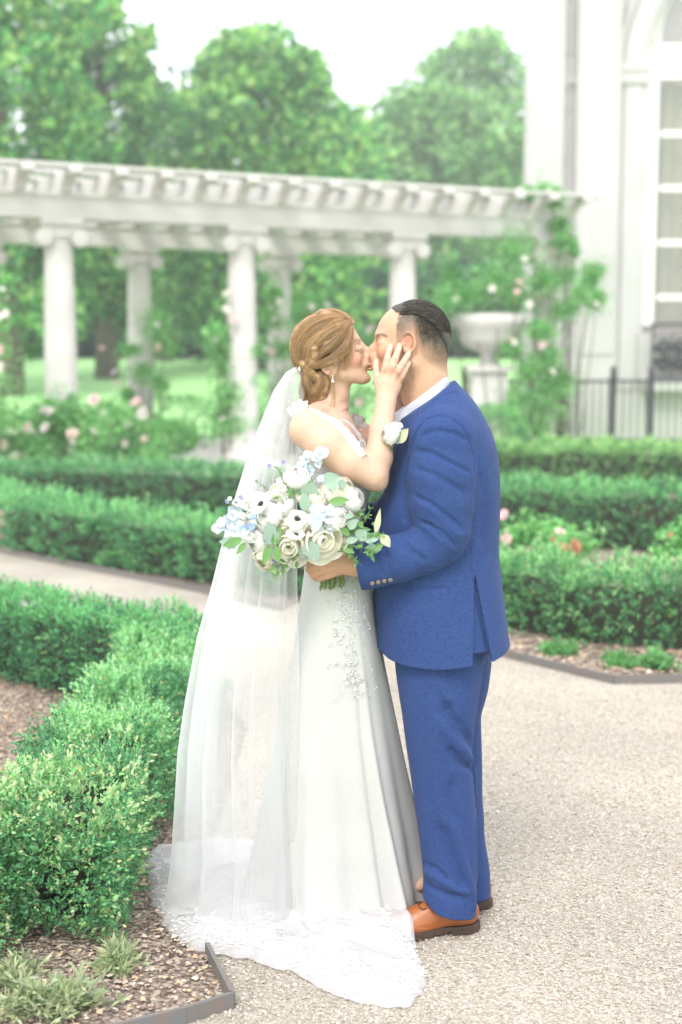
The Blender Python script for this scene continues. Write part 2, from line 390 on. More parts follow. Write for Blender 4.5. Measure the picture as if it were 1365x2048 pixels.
    # solid dark core, added inside the leaves to block light
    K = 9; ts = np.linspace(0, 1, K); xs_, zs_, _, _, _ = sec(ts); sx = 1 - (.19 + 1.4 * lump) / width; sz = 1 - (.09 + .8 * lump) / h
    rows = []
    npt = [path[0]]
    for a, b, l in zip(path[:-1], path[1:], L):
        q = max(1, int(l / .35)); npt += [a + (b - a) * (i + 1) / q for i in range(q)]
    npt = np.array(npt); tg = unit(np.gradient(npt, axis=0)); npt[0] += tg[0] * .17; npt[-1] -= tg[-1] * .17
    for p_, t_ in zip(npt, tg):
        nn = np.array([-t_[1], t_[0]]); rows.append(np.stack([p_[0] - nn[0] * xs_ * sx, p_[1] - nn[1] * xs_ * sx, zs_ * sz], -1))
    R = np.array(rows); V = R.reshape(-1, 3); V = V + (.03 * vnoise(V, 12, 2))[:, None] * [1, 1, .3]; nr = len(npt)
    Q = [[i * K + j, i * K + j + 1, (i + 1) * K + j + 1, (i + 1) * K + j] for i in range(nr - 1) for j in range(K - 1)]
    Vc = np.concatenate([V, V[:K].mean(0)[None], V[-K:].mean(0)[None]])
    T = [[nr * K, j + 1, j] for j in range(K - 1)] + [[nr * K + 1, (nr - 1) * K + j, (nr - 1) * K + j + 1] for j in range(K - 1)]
    c = link('dark_filler', npmesh('hedge_core', Vc - o, [np.array(Q), np.array(T)], M_core), root)
    return root

yelA = lambda P: np.clip((4.9 - P[:, 1]) * 1.0, 0, .7)
hedge([(-.80, 6.7), (-.82, 5.2), (-.82, 3.82)], .43, .42, 'low box hedge running towards the camera beside the white train, yellow tips', leaf=.0155, dens=1900, per=8,
      tone=(.08, .155, .07), tip=(.22, .35, .13), tipf=.6, yel=yelA, bumpy=.075, seed=1, lump=.07, lumpL=.68)
hedge([(-1.5, 3.6), (-1.12, 3.62), (-1.0, 4.1)], .3, .42, 'clump of box hedge cut off by the lower left edge of the photo', leaf=.0155, dens=1900, tone=(.085, .165, .07), tip=(.23, .36, .13), tipf=.7, yel=yelA, seed=2)
hedge([(-2.9, 8.15), (-1.72, 7.35), (-.70, 6.45)], .48, .43, 'low box hedge crossing behind the near one, before the gravel path', leaf=.016, dens=1500, per=8,
      tone=(.05, .115, .055), tip=(.13, .25, .09), tipf=.55, bumpy=.05, seed=3)
hedge([(-5.5, 17.2), (-2.75, 11.95), (-.95, 10.35), (.1, 9.6)], .62, .46, 'long box hedge beyond the path, left of the veil', leaf=.026, dens=520, per=7,
      tone=(.065, .14, .06), tip=(.16, .28, .1), tipf=.45, bumpy=.08, seed=4, lump=.07, lumpL=.8)
hedge([(-5.6, 15.2), (-2.6, 15.2), (-.6, 14.4), (1.2, 13.8)], .6, .46, 'farther box hedge behind the bride, its top level with the bouquet', leaf=.03, dens=420, per=7,
      tone=(.065, .135, .06), tip=(.15, .27, .1), tipf=.4, bumpy=.07, seed=5)
hedge([(.75, 9.1), (1.55, 8.0), (3.6, 7.85)], .62, .46, 'nearest box hedge right of the groom, behind the dark edging', leaf=.02, dens=900, per=8,
      tone=(.07, .145, .06), tip=(.19, .31, .11), tipf=.5, yel=lambda P: np.full(len(P), .12), bumpy=.09, seed=6, lump=.09, lumpL=.75)
hedge([(.9, 12.9), (2.6, 12.1), (5.2, 11.5)], .85, .5, 'middle box hedge right of the groom, dark face with pale roses before it', leaf=.028, dens=480, per=7,
      tone=(.065, .135, .06), tip=(.16, .28, .1), tipf=.4, bumpy=.07, seed=7)
hedge([(1.0, 17.6), (4.4, 16.9), (7.5, 16.4)], .8, .52, 'farthest box hedge right of the groom, below the iron fence', leaf=.034, dens=340, per=7,
      tone=(.07, .13, .04), tip=(.17, .28, .08), tipf=.6, yel=lambda P: np.full(len(P), .3), bumpy=.08, seed=8)

# small clipped shrubs near the pergola
def bush(c, r, h, label, tone=(.07, .14, .05), tip=(.16, .28, .08), leaf=.045, n=900, name='shrub', cat='shrub', group='clipped shrubs by the pergola', stem=True, square=3.0):
    root = empty(name, (c[0], c[1], c[2] if len(c) > 2 else 0), 0, label, cat, group)
    z0 = .22 * h if stem else 0
    D = unit(rng.standard_normal((n, 3))); k = (np.abs(D) ** square).sum(1) ** (-1 / square)
    P = D * k[:, None] * [r, r, (h - z0) / 2] * (1 + .15 * vnoise(D, 3, c[0]))[:, None] * (rng.random(n) ** .15)[:, None] + [0, 0, z0 + (h - z0) / 2]
    Pn = np.repeat(P, 6, 0) + rng.standard_normal((n * 6, 3)) * leaf * .6; Dn = np.repeat(D, 6, 0) + rng.standard_normal((n * 6, 3)) * .9
    C = jit(tone, n * 6, .25); t = (rng.random(n * 6) < .35 + .3 * Pn[:, 2] / h)[:, None]; C = np.where(t, jit(tip, n * 6, .2), C)
    V, T, C = leaves(Pn, Dn, leaf * (.7 + .6 * rng.random(n * 6)), leaf * .3, C)
    f = link('foliage', npmesh(name + '_foliage', V, T, M_leaf, C), root); f['kind'] = 'stuff'
    mb = MB()
    for i in range(5):
        a = i * 1.3; mb.tube([(0, 0, 0), (math.cos(a) * r * .2, math.sin(a) * r * .2, h * .3), (math.cos(a) * r * .6, math.sin(a) * r * .6, h * .75)], [.03, .02, .008], 6)
    mb.build('stem', M_bark, root, True)
    return root
bush((-3.35, 21.2), .42, .62, 'small clipped shrub with bare stem right of the second column foot')
bush((-2.62, 21.4), .42, .62, 'small clipped shrub standing just left of the rear column base gap')
bush((-5.75, 20.2), .6, .75, 'clipped shrub at the left edge of the photo by pergola')
bush((-2.9, 24.9), .9, .9, 'dark hedge block on the far side of the pergola walk', tone=(.05, .12, .05), stem=False, group=None)
bush((2.35, 21.3), .42, .85, 'rounded evergreen shrub before the iron fence, beside the groom\'s shoulder', tone=(.04, .1, .05), stem=False, group=None)
bush((-4.2, 20.4), .35, .55, 'leafy shrub spreading at the foot of the rear column')

# plants with flowers: foliage, stems and each bloom a part
def rose_mesh(name, mat, n=16):
    mb = MB()
    for ring, (k, r, tilt) in enumerate(((5, 1.0, .35), (5, .75, .75), (4, .5, 1.15), (3, .28, 1.4))):
        for i in range(k):
            a = 2 * PI * i / k + ring * .6; ca, sa = math.cos(a), math.sin(a); V = []
            for u in (0, .5, 1):
                for v in (-1, 0, 1):
                    rad = r * u; w = r * .75 * math.sin(.35 + u * 2.1) * v
                    zz = rad * math.sin(tilt) - .12 * abs(v) * u + .1 * ring * .3; rr = rad * math.cos(tilt) + .05
                    V.append((ca * rr - sa * w, sa * rr + ca * w, zz + .08 * abs(v)))
            mb.add(V, [[0, 1, 4, 3], [1, 2, 5, 4], [3, 4, 7, 6], [4, 5, 8, 7]])
    return mb.mesh(name, mat, True)
ROSE_W = rose_mesh('rose_bloom_white', M_petal_w); ROSE_P = rose_mesh('rose_bloom_pink', M_petal_p)
M_petal_o = material('orange_petal', (.55, .26, .14), .6, trans=.2); ROSE_O = rose_mesh('rose_bloom_orange', M_petal_o)
def rose_plant(name, label, cat, cloud, blooms, leaf=.05, tone=(.08, .17, .05), tip=(.2, .34, .1), group=None, bl=.055, mesh=None, stems=()):
    """cloud: list of (x,y,z,r,n) leafy clumps; blooms: list of (x,y,z)"""
    cl = np.array([c[:3] for c in cloud]); b = cl.mean(0); zb = float(cl[:, 2].min()) if cl[:, 2].min() > 1.2 else 0
    root = empty(name, (float(b[0]), float(b[1]), 0), 0, label, cat, group); o = np.array([b[0], b[1], 0])
    parts = []
    for (x, y, z, r, n) in cloud:
        n = int(n * 3.8); D = unit(rng.standard_normal((n, 3))); an_ = .6 + .8 * rng.random(3); P = rng.standard_normal((n, 3)) * .55; P = P[np.argsort(rng.random(n))]; P = np.array([x, y, z]) + P * r * an_ * (1 + 1.2 * vnoise(P + x, 2.5, 5))[:, None]
        P[:, 2] = np.maximum(P[:, 2], .02)
        C = jit(tone, n, .25); t = (rng.random(n) < .4)[:, None]; C = np.where(t, jit(tip, n, .2), C)
        parts.append(leaves(P - o, D + rng.standard_normal((n, 3)) * .8 + [0, 0, .2], leaf * (.7 + .9 * rng.random(n)), leaf * .36, C))
    V, T, C = cat_parts(parts); f = link('foliage', npmesh(name + '_foliage', V, T, M_leaf, C), root); f['kind'] = 'stuff'
    mb = MB()
    for i in range(min(len(cloud), 14)):
        x, y, z, r, n = cloud[i]; q = np.array([x, y, z]) - o
        foot = np.array([q[0] * .5, q[1] * .5, 0]) if not stems else np.array(stems[i % len(stems)]) - o
        mb.tube([foot, (foot + q) / 2 + rng.standard_normal(3) * .05, q], [.014, .01, .005], 5)
    mb.build('stem', M_bark, root, True)
    for (x, y, z, *r) in blooms:
        s = bl * (.8 + .4 * random.random()); mm = mesh or random.choice((ROSE_W, ROSE_W, ROSE_P))
        link('flower', mm, root, (x - o[0], y - o[1], z), (random.uniform(.5, 1.5), random.uniform(-.4, .4), random.uniform(-.8, .8)), (s, s, s))
    return root
# ================================================================== PERGOLA
HB = 3.42           # underside of the beams
perg = empty('pergola', (PA[0] + 3, PA[1] + 3, 0), 0, 'long pale stone pergola on round columns with scalloped rafters crossing the garden', 'pergola')
po = np.array(perg.location)
RZ = math.atan2(PD[1], PD[0])
def column_mesh():
    s = MB(); prof = [(.235, .0), (.235, .001)]
    s.box((-.29, -.29, 0), (.29, .29, .12)); s.lathe([(.0, .12), (.27, .12), (.285, .16), (.27, .2), (.235, .21), (.235, .24), (.25, .26), (.235, .3), (.222, .33)], n=28)
    sh = MB(); sh.lathe([(.222, .33), (.222, 1.0), (.218, 1.6), (.208, 2.2), (.195, 2.8), (.185, 3.06), (.19, 3.07), (.2, 3.09), (.19, 3.11), (.185, 3.12)], n=28)
    c = MB(); c.lathe([(.185, 3.12), (.22, 3.15), (.25, 3.2), (.22, 3.24), (.0, 3.24)], n=24)
    for sx in (-1, 1):
        for k, r in enumerate((.115, .08, .045)):     # scroll volutes
            c.tube([(sx * .24, -.22 - .008 * k, 3.17), (sx * .24, .22 + .008 * k, 3.17)], r, 16)
    c.box((-.25, -.2, 3.245), (.25, .2, 3.335)); c.box((-.28, -.26, 3.337), (.28, .26, HB - .002))
    return s.mesh('column_base', M_stone), sh.mesh('column_shaft', M_stone, True), c.mesh('column_capital', M_stone)
cb, cs_, cc = column_mesh()
for row, v in ((0, 0), (1, 4.5)):
    for u in (-5.3, -2.66, 0, 2.66, 5.3, 7.9):
        if row == 1 and u > 6: continue
        q = np.array([*pp(u, v), 0]) - po
        col = empty('column', q, RZ, parent=perg)
        link('shaft', cs_, col); link('base', cb, col); link('capital', cc, col)
def along(mb_u, v0, v1, u0, u1, z0, z1, name):
    c = np.array(pp((u0 + u1) / 2, (v0 + v1) / 2)); mb = MB()
    mb.box((-(u1 - u0) / 2, -(v1 - v0) / 2, z0), ((u1 - u0) / 2, (v1 - v0) / 2, z1))
    o = mb.build(name, M_stone, perg); o.location = (c[0] - po[0], c[1] - po[1], 0); o.rotation_euler = (0, 0, RZ); return o
for v in (0, 4.5):
    along(0, v - .2, v + .2, -9, 8.2, HB, HB + .29, 'beam')
    along(0, v - .24, v + .24, -9, 8.24, HB + .292, HB + .34, 'moulding')
# rafters: curved ends (scroll cut from below)
RZ0 = HB + .342
def rafter_mesh():
    a = np.linspace(0, PI / 2, 8); P = [(-.75, .27), (-.75, .2)]
    P += [(-.75 + .45 * math.sin(t), .2 - .2 * (1 - math.cos(t))) for t in a[1:]]
    P += [(4.9, 0)] + [(5.25 - .45 * math.sin(t), .2 - .2 * (1 - math.cos(t))) for t in a[::-1][1:]] + [(5.25, .27)]
    mb = MB(); P = np.array(P)
    n = len(P); V0 = np.stack([np.full(n, -.085), P[:, 0], P[:, 1]], -1); V1 = V0.copy(); V1[:, 0] = .085
    bm = bmesh.new(); A = [bm.verts.new(v) for v in V0]; B = [bm.verts.new(v) for v in V1]
    bm.faces.new(A); bm.faces.new(B[::-1])
    for i in range(n): bm.faces.new((A[i], A[(i + 1) % n], B[(i + 1) % n], B[i]))
    bmesh.ops.recalc_face_normals(bm, faces=bm.faces); bmesh.ops.bevel(bm, geom=[e for e in bm.edges], offset=.008, segments=1, affect='EDGES')
    me = bpy.data.meshes.new('rafter'); bm.to_mesh(me); bm.free(); me.materials.append(M_stone); return me
rm = rafter_mesh()
for i in range(28):
    u = -8.7 + i * .625
    if u > 8.3: break
    q = np.array([*pp(u, 0), RZ0]) - po; link('rafter', rm, perg, q, (0, 0, RZ))
for v in (-.62, .1, .95, 2.25, 3.5, 4.4, 5.1): along(0, v - .12, v + .12, -9, 8.5, RZ0 + .272, RZ0 + .315, 'purlin')

# ================================================================== THE WHITE BUILDING
BY = 27.0; k_ = BY / F
def bx(px): return (px - CX) * k_ * 1.0
def bz(py): return float(W(1200, py, BY)[2])
bld = empty('building', (9, BY, 0), 0, 'tall white stone building with pilasters and a great arched window at right', 'building'); bo = np.array([9, BY, 0.])
def bpart(name, boxes, mat=M_wall, sm=False):
    mb = MB()
    for lo, hi in boxes: mb.box(np.array(lo) - bo, np.array(hi) - bo)
    return mb.build(name, mat, bld, sm)
H = 13.5
wcx = bx(1498); R_ = 220 * k_; zs = bz(131)           # arch centre, radius, springing
# wall with arched opening (front face polygons around the arch)
def archwall(x0, x1, z1, y0, y1, name, R0, mat=M_wall, sill=0.0):
    bm = bmesh.new(); n = 24; arc = [(wcx + R0 * math.cos(t), zs + R0 * math.sin(t)) for t in np.linspace(PI, 0, n)]
    def ring(y):
        A = [bm.verts.new((x - bo[0], y - bo[1], z)) for x, z in arc]
        top = [bm.verts.new((x - bo[0], y - bo[1], z1)) for x, z in arc]
        c = [bm.verts.new((x - bo[0], y - bo[1], z)) for x, z in ((x0, z1), (x0, sill), (wcx - R0, sill), (wcx + R0, sill), (x1, sill), (x1, z1))]
        return A, top, c
    a, t, c = ring(y0); a2, t2, c2 = ring(y1)
    for A, T_, C_ in ((a, t, c), (a2, t2, c2)):
        for i in range(n - 1): bm.faces.new((A[i], A[i + 1], T_[i + 1], T_[i]))
        bm.faces.new((C_[0], C_[1], C_[2], A[0], T_[0])); bm.faces.new((A[-1], C_[3], C_[4], C_[5], T_[-1]))
    for i in range(n - 1): bm.faces.new((a[i], a[i + 1], a2[i + 1], a2[i]))
    bm.faces.new((a[0], c[2], c2[2], a2[0])); bm.faces.new((a[-1], a2[-1], c2[3], c[3]))
    bm.faces.new((c[0], c[1], c2[1], c2[0])); bm.faces.new((c[4], c[5], c2[5], c2[4]))
    bmesh.ops.recalc_face_normals(bm, faces=bm.faces)
    me = bpy.data.meshes.new(name); bm.to_mesh(me); bm.free(); me.materials.append(mat); return link(name, me, bld)
archwall(bx(1060), bx(1960), H, BY, BY + .55, 'wall', R_ + 20 * k_)
def arch_ring(ra, rb, y0, y1, name, mat=M_wall):
    mb = MB(); tt = np.linspace(0, PI, 41)
    for t0, t1 in zip(tt[:-1], tt[1:]):
        V = [(wcx + r * math.cos(t) - bo[0], y - bo[1], zs + r * math.sin(t)) for y in (y0, y1) for r, t in ((ra, t0), (rb, t0), (rb, t1), (ra, t1))]
        mb.add(V, [[0, 1, 2, 3], [7, 6, 5, 4], [0, 3, 7, 4], [1, 5, 6, 2]])
    for s_ in (-1, 1):
        a_, b_2 = sorted((wcx + s_ * ra, wcx + s_ * rb)); mb.box(np.array((a_, y0, .92)) - bo, np.array((b_2, y1, zs - .001)) - bo)
    return mb.build(name, mat, bld)
arch_ring(R_ + .02, R_ + 55 * k_, BY - .12, BY - .003, 'archivolt')
arch_ring(R_ + 12 * k_, R_ + 46 * k_, BY - .17, BY - .123, 'archivolt_band')
arch_ring(R_ + 52 * k_, R_ + 60 * k_, BY - .2, BY - .004, 'archivolt_moulding')
ri = archwall(wcx - R_ - 30 * k_, wcx + R_ + 30 * k_, zs + R_ + 40 * k_, BY + .06, BY + .3, 'window_reveal', R_ - .02)
mb = MB(); mb.prism([(bx(1060) - bo[0], .552), (bx(1060) + .5 - bo[0], .552), (bx(1060) + 4.1 - bo[0], 15.9), (bx(1060) + 3.6 - bo[0], 15.9)], 2, 0, H); mb.build('side_wall', M_wall, bld)
bpart('side_wall', [((bx(1940), BY + .552, 0), (bx(1960), BY + 16, H)), ((bx(1060) + 3.6, BY + 16, 0), (bx(1960), BY + 16.4, H))])
bpart('floor_slab', [((bx(1062) + 4.2, BY + .56, 1.2), (bx(1938), BY + 15.9, bz(655)))], M_pave)
for (a, b) in ((1040, 1113), (1137, 1222), (1776, 1862)):
    bpart('pilaster', [((bx(a), BY - .32, 1.05), (bx(b), BY - .002, H - 1)), ((bx(a) + .07, BY - .35, 1.6), (bx(b) - .07, BY - .322, H - 1.3))])
    bpart('pilaster_base', [((bx(a) - .06, BY - .42, 0), (bx(b) + .06, BY - .322 + .32, .5)), ((bx(a) - .04, BY - .39, .502), (bx(b) + .04, BY - .002, .8)), ((bx(a) - .02, BY - .36, .802), (bx(b) + .02, BY - .002, 1.048))])
bpart('moulding', [((bx(1113) + .005, BY - .07, bz(170)), (bx(1137) - .005, BY - .003, bz(153))), ((bx(1117), BY - .04, bz(182)), (bx(1133), BY - .003, bz(172)))])
bpart('impost', [((wcx - R_ - 62 * k_, BY - .24, bz(146)), (wcx - R_ - .005, BY - .122, bz(131))), ((wcx - R_ - 61 * k_, BY - .215, bz(170)), (wcx - R_ - .01, BY - .122, bz(146) - .004)),
                 ((wcx - R_ - .004, BY - .225, bz(146)), (wcx - R_ + .05, BY + .05, bz(131)))])
bpart('cornice', [((bx(1020), BY - .7, H), (bx(1980), BY + 1.6, H + .25)), ((bx(1030), BY - .5, H - .3), (bx(1970), BY - .323, H - .002))])
for i in range(12):   # shallow ashlar courses between the pilasters
    z = 1.1 + i * 1.0
    bpart('stone_course', [((bx(1115), BY - .018, z), (bx(1135), BY - .003, z + .975))]); 
# plinth course joints on the near wall
bpart('plinth', [((bx(1062), BY - .2, 0), (wcx - R_ - .1, BY - .003, .9)), ((wcx + R_ + .1, BY - .2, 0), (bx(1958), BY - .003, .9)), ((wcx - R_ - .098, BY - .2, 0), (wcx + R_ + .098, BY + .5, bz(655) - .1))])
# window: frame, bars, panes, curtains
Mfr = material('window_paint', (.78, .77, .74), .5); Mgl = bpy.data.materials.new('window_glass'); Mgl.use_nodes = True
_t = Mgl.node_tree; _p = _t.nodes['Principled BSDF']; _p.inputs['Base Color'].default_value = (.3, .32, .29, 1); _p.inputs['Roughness'].default_value = .02
_p.inputs['Alpha'].default_value = .28; _p.inputs['Metallic'].default_value = .0; _p.inputs['Specular IOR Level'].default_value = 1
Mcur = material('curtain', (.6, .58, .47), .85, trans=.2)
win = empty('window', (wcx - bo[0], .2, 0), parent=bld); wo = bo + np.array([wcx - bo[0], .2, 0])
def wpart(name, boxes, mat=Mfr):
    mb = MB()
    for lo, hi in boxes: mb.box(np.array(lo) - wo, np.array(hi) - wo)
    return mb.build(name, mat, win)
wl, wr = wcx - R_ + 28 * k_, wcx + R_ - 28 * k_; yb = BY + .2
zb0, zt = bz(650), bz(158)
mb = MB()
for t0, t1 in zip(np.linspace(0, PI, 25)[:-1], np.linspace(0, PI, 25)[1:]):
    for (ra, rb) in ((R_ - .03, R_ - 30 * k_), (R_ * .52, R_ * .47)):
        V = []
        for y in (yb, yb + .12):
            for r, t in ((ra, t0), (rb, t0), (rb, t1), (ra, t1)): V.append((wcx + r * math.cos(t) - wo[0], y - wo[1], zs + r * math.sin(t) + .45))
        mb.add(V, [[0, 1, 2, 3], [7, 6, 5, 4], [0, 3, 7, 4], [1, 5, 6, 2], [0, 4, 5, 1], [2, 6, 7, 3]])
for a in np.linspace(0, PI, 7)[1:-1]:
    mb.tube([(wcx + r * math.cos(a) - wo[0], yb + .05 - wo[1], zs + .45 + r * math.sin(a)) for r in (R_ * .5, R_ * .9)], .04, 6)
mb.build('fanlight', Mfr, win)
wpart('transom', [((wcx - R_ + .02, yb - .05, bz(155)), (wcx + R_ - .02, yb + .14, bz(84)))])
wpart('window_frame', [((wcx - R_ + .02, yb - .02, zb0), (wl, yb + .12, bz(156)))])
wpart('window_frame', [((wr, yb - .02, zb0), (wcx + R_ - .02, yb + .12, bz(156)))])
cols = np.linspace(wl, wr, 5); rowsz = [bz(p) for p in (650, 594, 484, 374, 264, 160)]
for c in cols[1:-1]: wpart('mullion', [((c - .06, yb, zb0), (c + .06, yb + .1, bz(156)))])
for i, z in enumerate(rowsz[1:-1]):
    for c0, c1 in zip(cols[:-1], cols[1:]): wpart('muntin', [((c0 + .061, yb + .01, z - .06), (c1 - .061, yb + .08, z + .06))])
for z0, z1 in zip(rowsz[:-1], rowsz[1:]):
    for c0, c1 in zip(cols[:-1], cols[1:]): wpart('pane', [((c0 + .05, yb + .045, z0 + .05), (c1 - .05, yb + .055, z1 - .05))], Mgl)
# fanlight pane and curtains (pleated)
bm_ = MB(); bm_.prism([(wcx + (R_ - .1) * math.cos(t) - wo[0], zs + .45 + (R_ - .1) * math.sin(t)) for t in np.linspace(0, PI, 24)], 1, .05, .06); bm_.build('pane', Mgl, win)
xs_ = np.linspace(wl + .12, wr - .1, 160); ph = np.sin(xs_ * 17) * .07 + np.sin(xs_ * 41) * .025
V = np.stack([np.stack([xs_ - wo[0], np.full_like(xs_, .35) + ph, np.full_like(xs_, z)], -1) for z in (zb0, (zb0 + zt) / 2, zt)], 0); n_ = len(xs_)
q = np.array([[r * n_ + i, r * n_ + i + 1, (r + 1) * n_ + i + 1, (r + 1) * n_ + i] for r in range(2) for i in range(n_ - 1)])
link('curtain', npmesh('curtain', V.reshape(-1, 3), q, Mcur), win)

# wrought iron balcony railing before the window
rail = empty('balcony_railing', (wcx, BY - .45, 0), 0, 'ornate black iron balcony railing below the arched window', 'railing'); ro = np.array(rail.location)
z0, z1 = bz(757), bz(652); yr = BY - .45; xl = bx(1287); xr_ = bx(1709)
mb = MB(); mb.box(np.array([xl, yr - .03, z1]) - ro, np.array([xr_, yr + .03, z1 + .05]) - ro); mb.box(np.array([xl, yr - .02, z0]) - ro, np.array([xr_, yr + .02, z0 + .05]) - ro); mb.box(np.array([xl, yr - .02, z1 - .2]) - ro, np.array([xr_, yr + .02, z1 - .17]) - ro)
mb.build('rail', M_iron, rail)
def scroll(cx, cz, r, s=1, turns=1.6):
    t = np.linspace(0, turns * 2 * PI, 34); rr = r * (1 - t / t[-1] * .85); return [(cx + s * a * math.cos(b) , 0, cz + a * math.sin(b)) for a, b in zip(rr, t)]
pm = MB(); hh = z1 - z0 - .2; 
for sx in (-1, 1):
    for sz in (-1, 1):
        pts = [(x, 0, hh / 2 + sz * (z_ - hh / 2)) for x, _, z_ in scroll(sx * .17, hh * .27, .15, sx)]; pm.tube(pts, .036, 6)
pm.tube([(0, 0, 0), (0, 0, hh)], .02, 6); 
pm.tube([(.11 * math.cos(t), 0, hh / 2 + .13 * math.sin(t)) for t in np.linspace(0, 2 * PI, 20)], .032, 6)
for s in (-1, 1): pm.tube([(s * .36, 0, 0), (s * .36, 0, hh + .17)], .02, 6)
pmesh = pm.mesh('scroll_panel', M_iron, True)
nn = int((xr_ - xl) / .74)
for i in range(nn): link('scroll_panel', pmesh, rail, (xl + .4 + i * .74 - ro[0], 0, z0 + .05))
bal = MB(); bal.box((xl - .1, yr - .1, z0 - .22), (xr_ + .1, BY - .203, z0 - .003)); b_ = bal.build('balcony_slab', M_wall, bld); b_.location = -Vector(bo)

# ------------------------------------------------------------------ iron fence
FY = 23.6
fen = empty('iron_fence', (4.5, FY, 0), 0, 'black iron picket fence standing before the white building', 'fence'); fo = np.array([4.5, FY, 0.])
x0, x1 = float(W(930, 757, FY)[0]), 9.5; zt_ = float(W(1200, 760, FY)[2])
mb = MB(); mb.box((x0 - 4.5, -.02, zt_ - .04), (x1 - 4.5, .02, zt_)); mb.build('rail', M_iron, fen)
mb = MB(); mb.box((x0 - 4.5, -.02, .18), (x1 - 4.5, .02, .22)); mb.build('rail', M_iron, fen)
pk = MB(); pk.box((-.011, -.011, .02), (.011, .011, zt_ + .02)); pk = pk.mesh('picket', M_iron)
ps = MB(); ps.box((-.045, -.045, 0), (.045, .045, zt_ + .1)); ps.lathe([(0, zt_ + .24), (.04, zt_ + .2), (.055, zt_ + .16), (.03, zt_ + .11), (.05, zt_ + .1)], n=12); ps = ps.mesh('post', M_iron)
x = x0; i = 0
posts = [float(W(p, 800, FY)[0]) for p in (1118, 1226, 1302, 1400, 1500)] + [x0]
while x < x1:
    if min(abs(x - p) for p in posts) > .06: link('picket', pk, fen, (x - 4.5, 0, 0))
    x += .125
for p in posts: link('post', ps, fen, (p - 4.5, 0, 0))

# ------------------------------------------------------------------ stone urn on its pedestal
ux, uy = float(W(978, 700, 22.6)[0]), 22.6
urn = empty('urn', (ux, uy, 0), 0, 'wide carved stone basin on a pedestal behind the groom\'s head', 'urn')
zz = lambda py: float(W(980, py, uy)[2])
mb = MB(); mb.lathe([(0, zz(640)), (.5, zz(640)), (.54, zz(628)), (.6, zz(632)), (.58, zz(650)), (.5, zz(660)), (.47, zz(676)), (.38, zz(692)), (.2, zz(702)), (.12, zz(710)), (.11, zz(722)), (.2, zz(730)), (.0, zz(731))], n=32); mb.build('basin', M_stone, urn, True)
mb = MB(); mb.box((-.36, -.36, zz(742)), (.36, .36, zz(731) - .002)); mb.box((-.28, -.28, .3), (.28, .28, zz(742) - .002)); mb.box((-.38, -.38, 0), (.38, .38, .298)); mb.build('pedestal', M_stone, urn)

# ================================================================== TREES
def tree(px, Y, top, half, label, n=9000, clumps=42, tone=(.06, .12, .04), tip=(.15, .24, .07), leaf=.3, low=.12, gaps=.0, group='trees beyond the lawn', seed=0, name='tree', airy=False):
    X = (px - CX) * Y / F; zg = float(terr(X, Y)); Ht = float(W(px, top, Y)[2]) - zg; R = half * Y / F
    root = empty(name, (X, Y, zg), 0, label, 'tree', group)
    r_ = np.random.default_rng(seed + 50); parts = []; cls = []
    for i in range(clumps):
        t = (i + .5) / clumps; zc = low + (1 - low) * t ** .85; env = math.sqrt(max(.03, 1 - ((zc - .45) / .6) ** 2))
        a = i * 2.4 + r_.random(); rad = R * env * (.35 + .5 * r_.random()); cr = R * (.26 + .16 * r_.random()) * (.75 + .3 * env)
        if zc > .93: rad *= .35
        cls.append((rad * math.cos(a), rad * math.sin(a) * .9, min(zc * Ht, Ht - cr * .55), cr))
    m = n // clumps
    for (x, y, z, cr) in cls:
        D = unit(r_.standard_normal((m, 3))); D[:, 2] = D[:, 2] * .9 + .1
        P = np.array([x, y, z]) + D * cr * (.45 + .6 * r_.random((m, 1)) ** .6) * [1, 1, .75] * (1 + .5 * vnoise(D + x, 2.2, seed))[:, None]
        if airy: P = P[vnoise(P, 1.1 / (R * .25), seed) > -.16]; D = D[:len(P)]
        C = jit(tone, len(P), .25); w = np.clip(.35 + .5 * vnoise(P, .6, seed + 4) + .35 * (P[:, 2:3].ravel() - z) / cr, 0, 1) > r_.random(len(P))  # paler leaves towards each clump's top, lit tops painted into the colour
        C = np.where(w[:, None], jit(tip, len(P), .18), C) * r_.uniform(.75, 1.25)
        parts.append(leaves(P, D[:len(P)] + r_.standard_normal((len(P), 3)) * .9, leaf * (.6 + .8 * r_.random(len(P))), leaf * .38, C))
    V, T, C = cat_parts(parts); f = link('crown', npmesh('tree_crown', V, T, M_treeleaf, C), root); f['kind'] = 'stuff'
    mb = MB(); w0 = .028 * Ht
    mb.tube([(0, 0, -.2), (.05, 0, Ht * .2), (-.1, .05, Ht * .45), (.1, 0, Ht * .8)], [w0 * 1.2, w0 * .85, w0 * .6, w0 * .15], 9)
    mb.build('trunk', M_bark, root, True)
    for i in range(0, len(cls), 5):
        x, y, z, cr = cls[i]; b = MB(); zb = max(Ht * .12, z - .35 * math.hypot(x, y) - .15 * Ht)
        b.tube([(0, 0, zb), (x * .5, y * .5, (zb + z) / 2 + .2), (x, y, z)], [w0 * .4, w0 * .25, w0 * .08], 6); b.build('limb', M_bark, root, True)
    return root
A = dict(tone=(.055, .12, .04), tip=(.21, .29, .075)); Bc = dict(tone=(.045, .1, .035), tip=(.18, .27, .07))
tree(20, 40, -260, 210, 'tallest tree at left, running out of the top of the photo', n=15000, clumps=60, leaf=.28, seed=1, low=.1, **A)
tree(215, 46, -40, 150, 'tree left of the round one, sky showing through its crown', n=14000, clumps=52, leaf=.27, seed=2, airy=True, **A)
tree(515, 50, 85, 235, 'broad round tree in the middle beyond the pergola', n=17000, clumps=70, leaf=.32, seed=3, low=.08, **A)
tree(335, 56, 190, 110, 'small tree filling the gap between tall left tree and round tree', n=6000, clumps=36, leaf=.32, seed=4, **Bc)
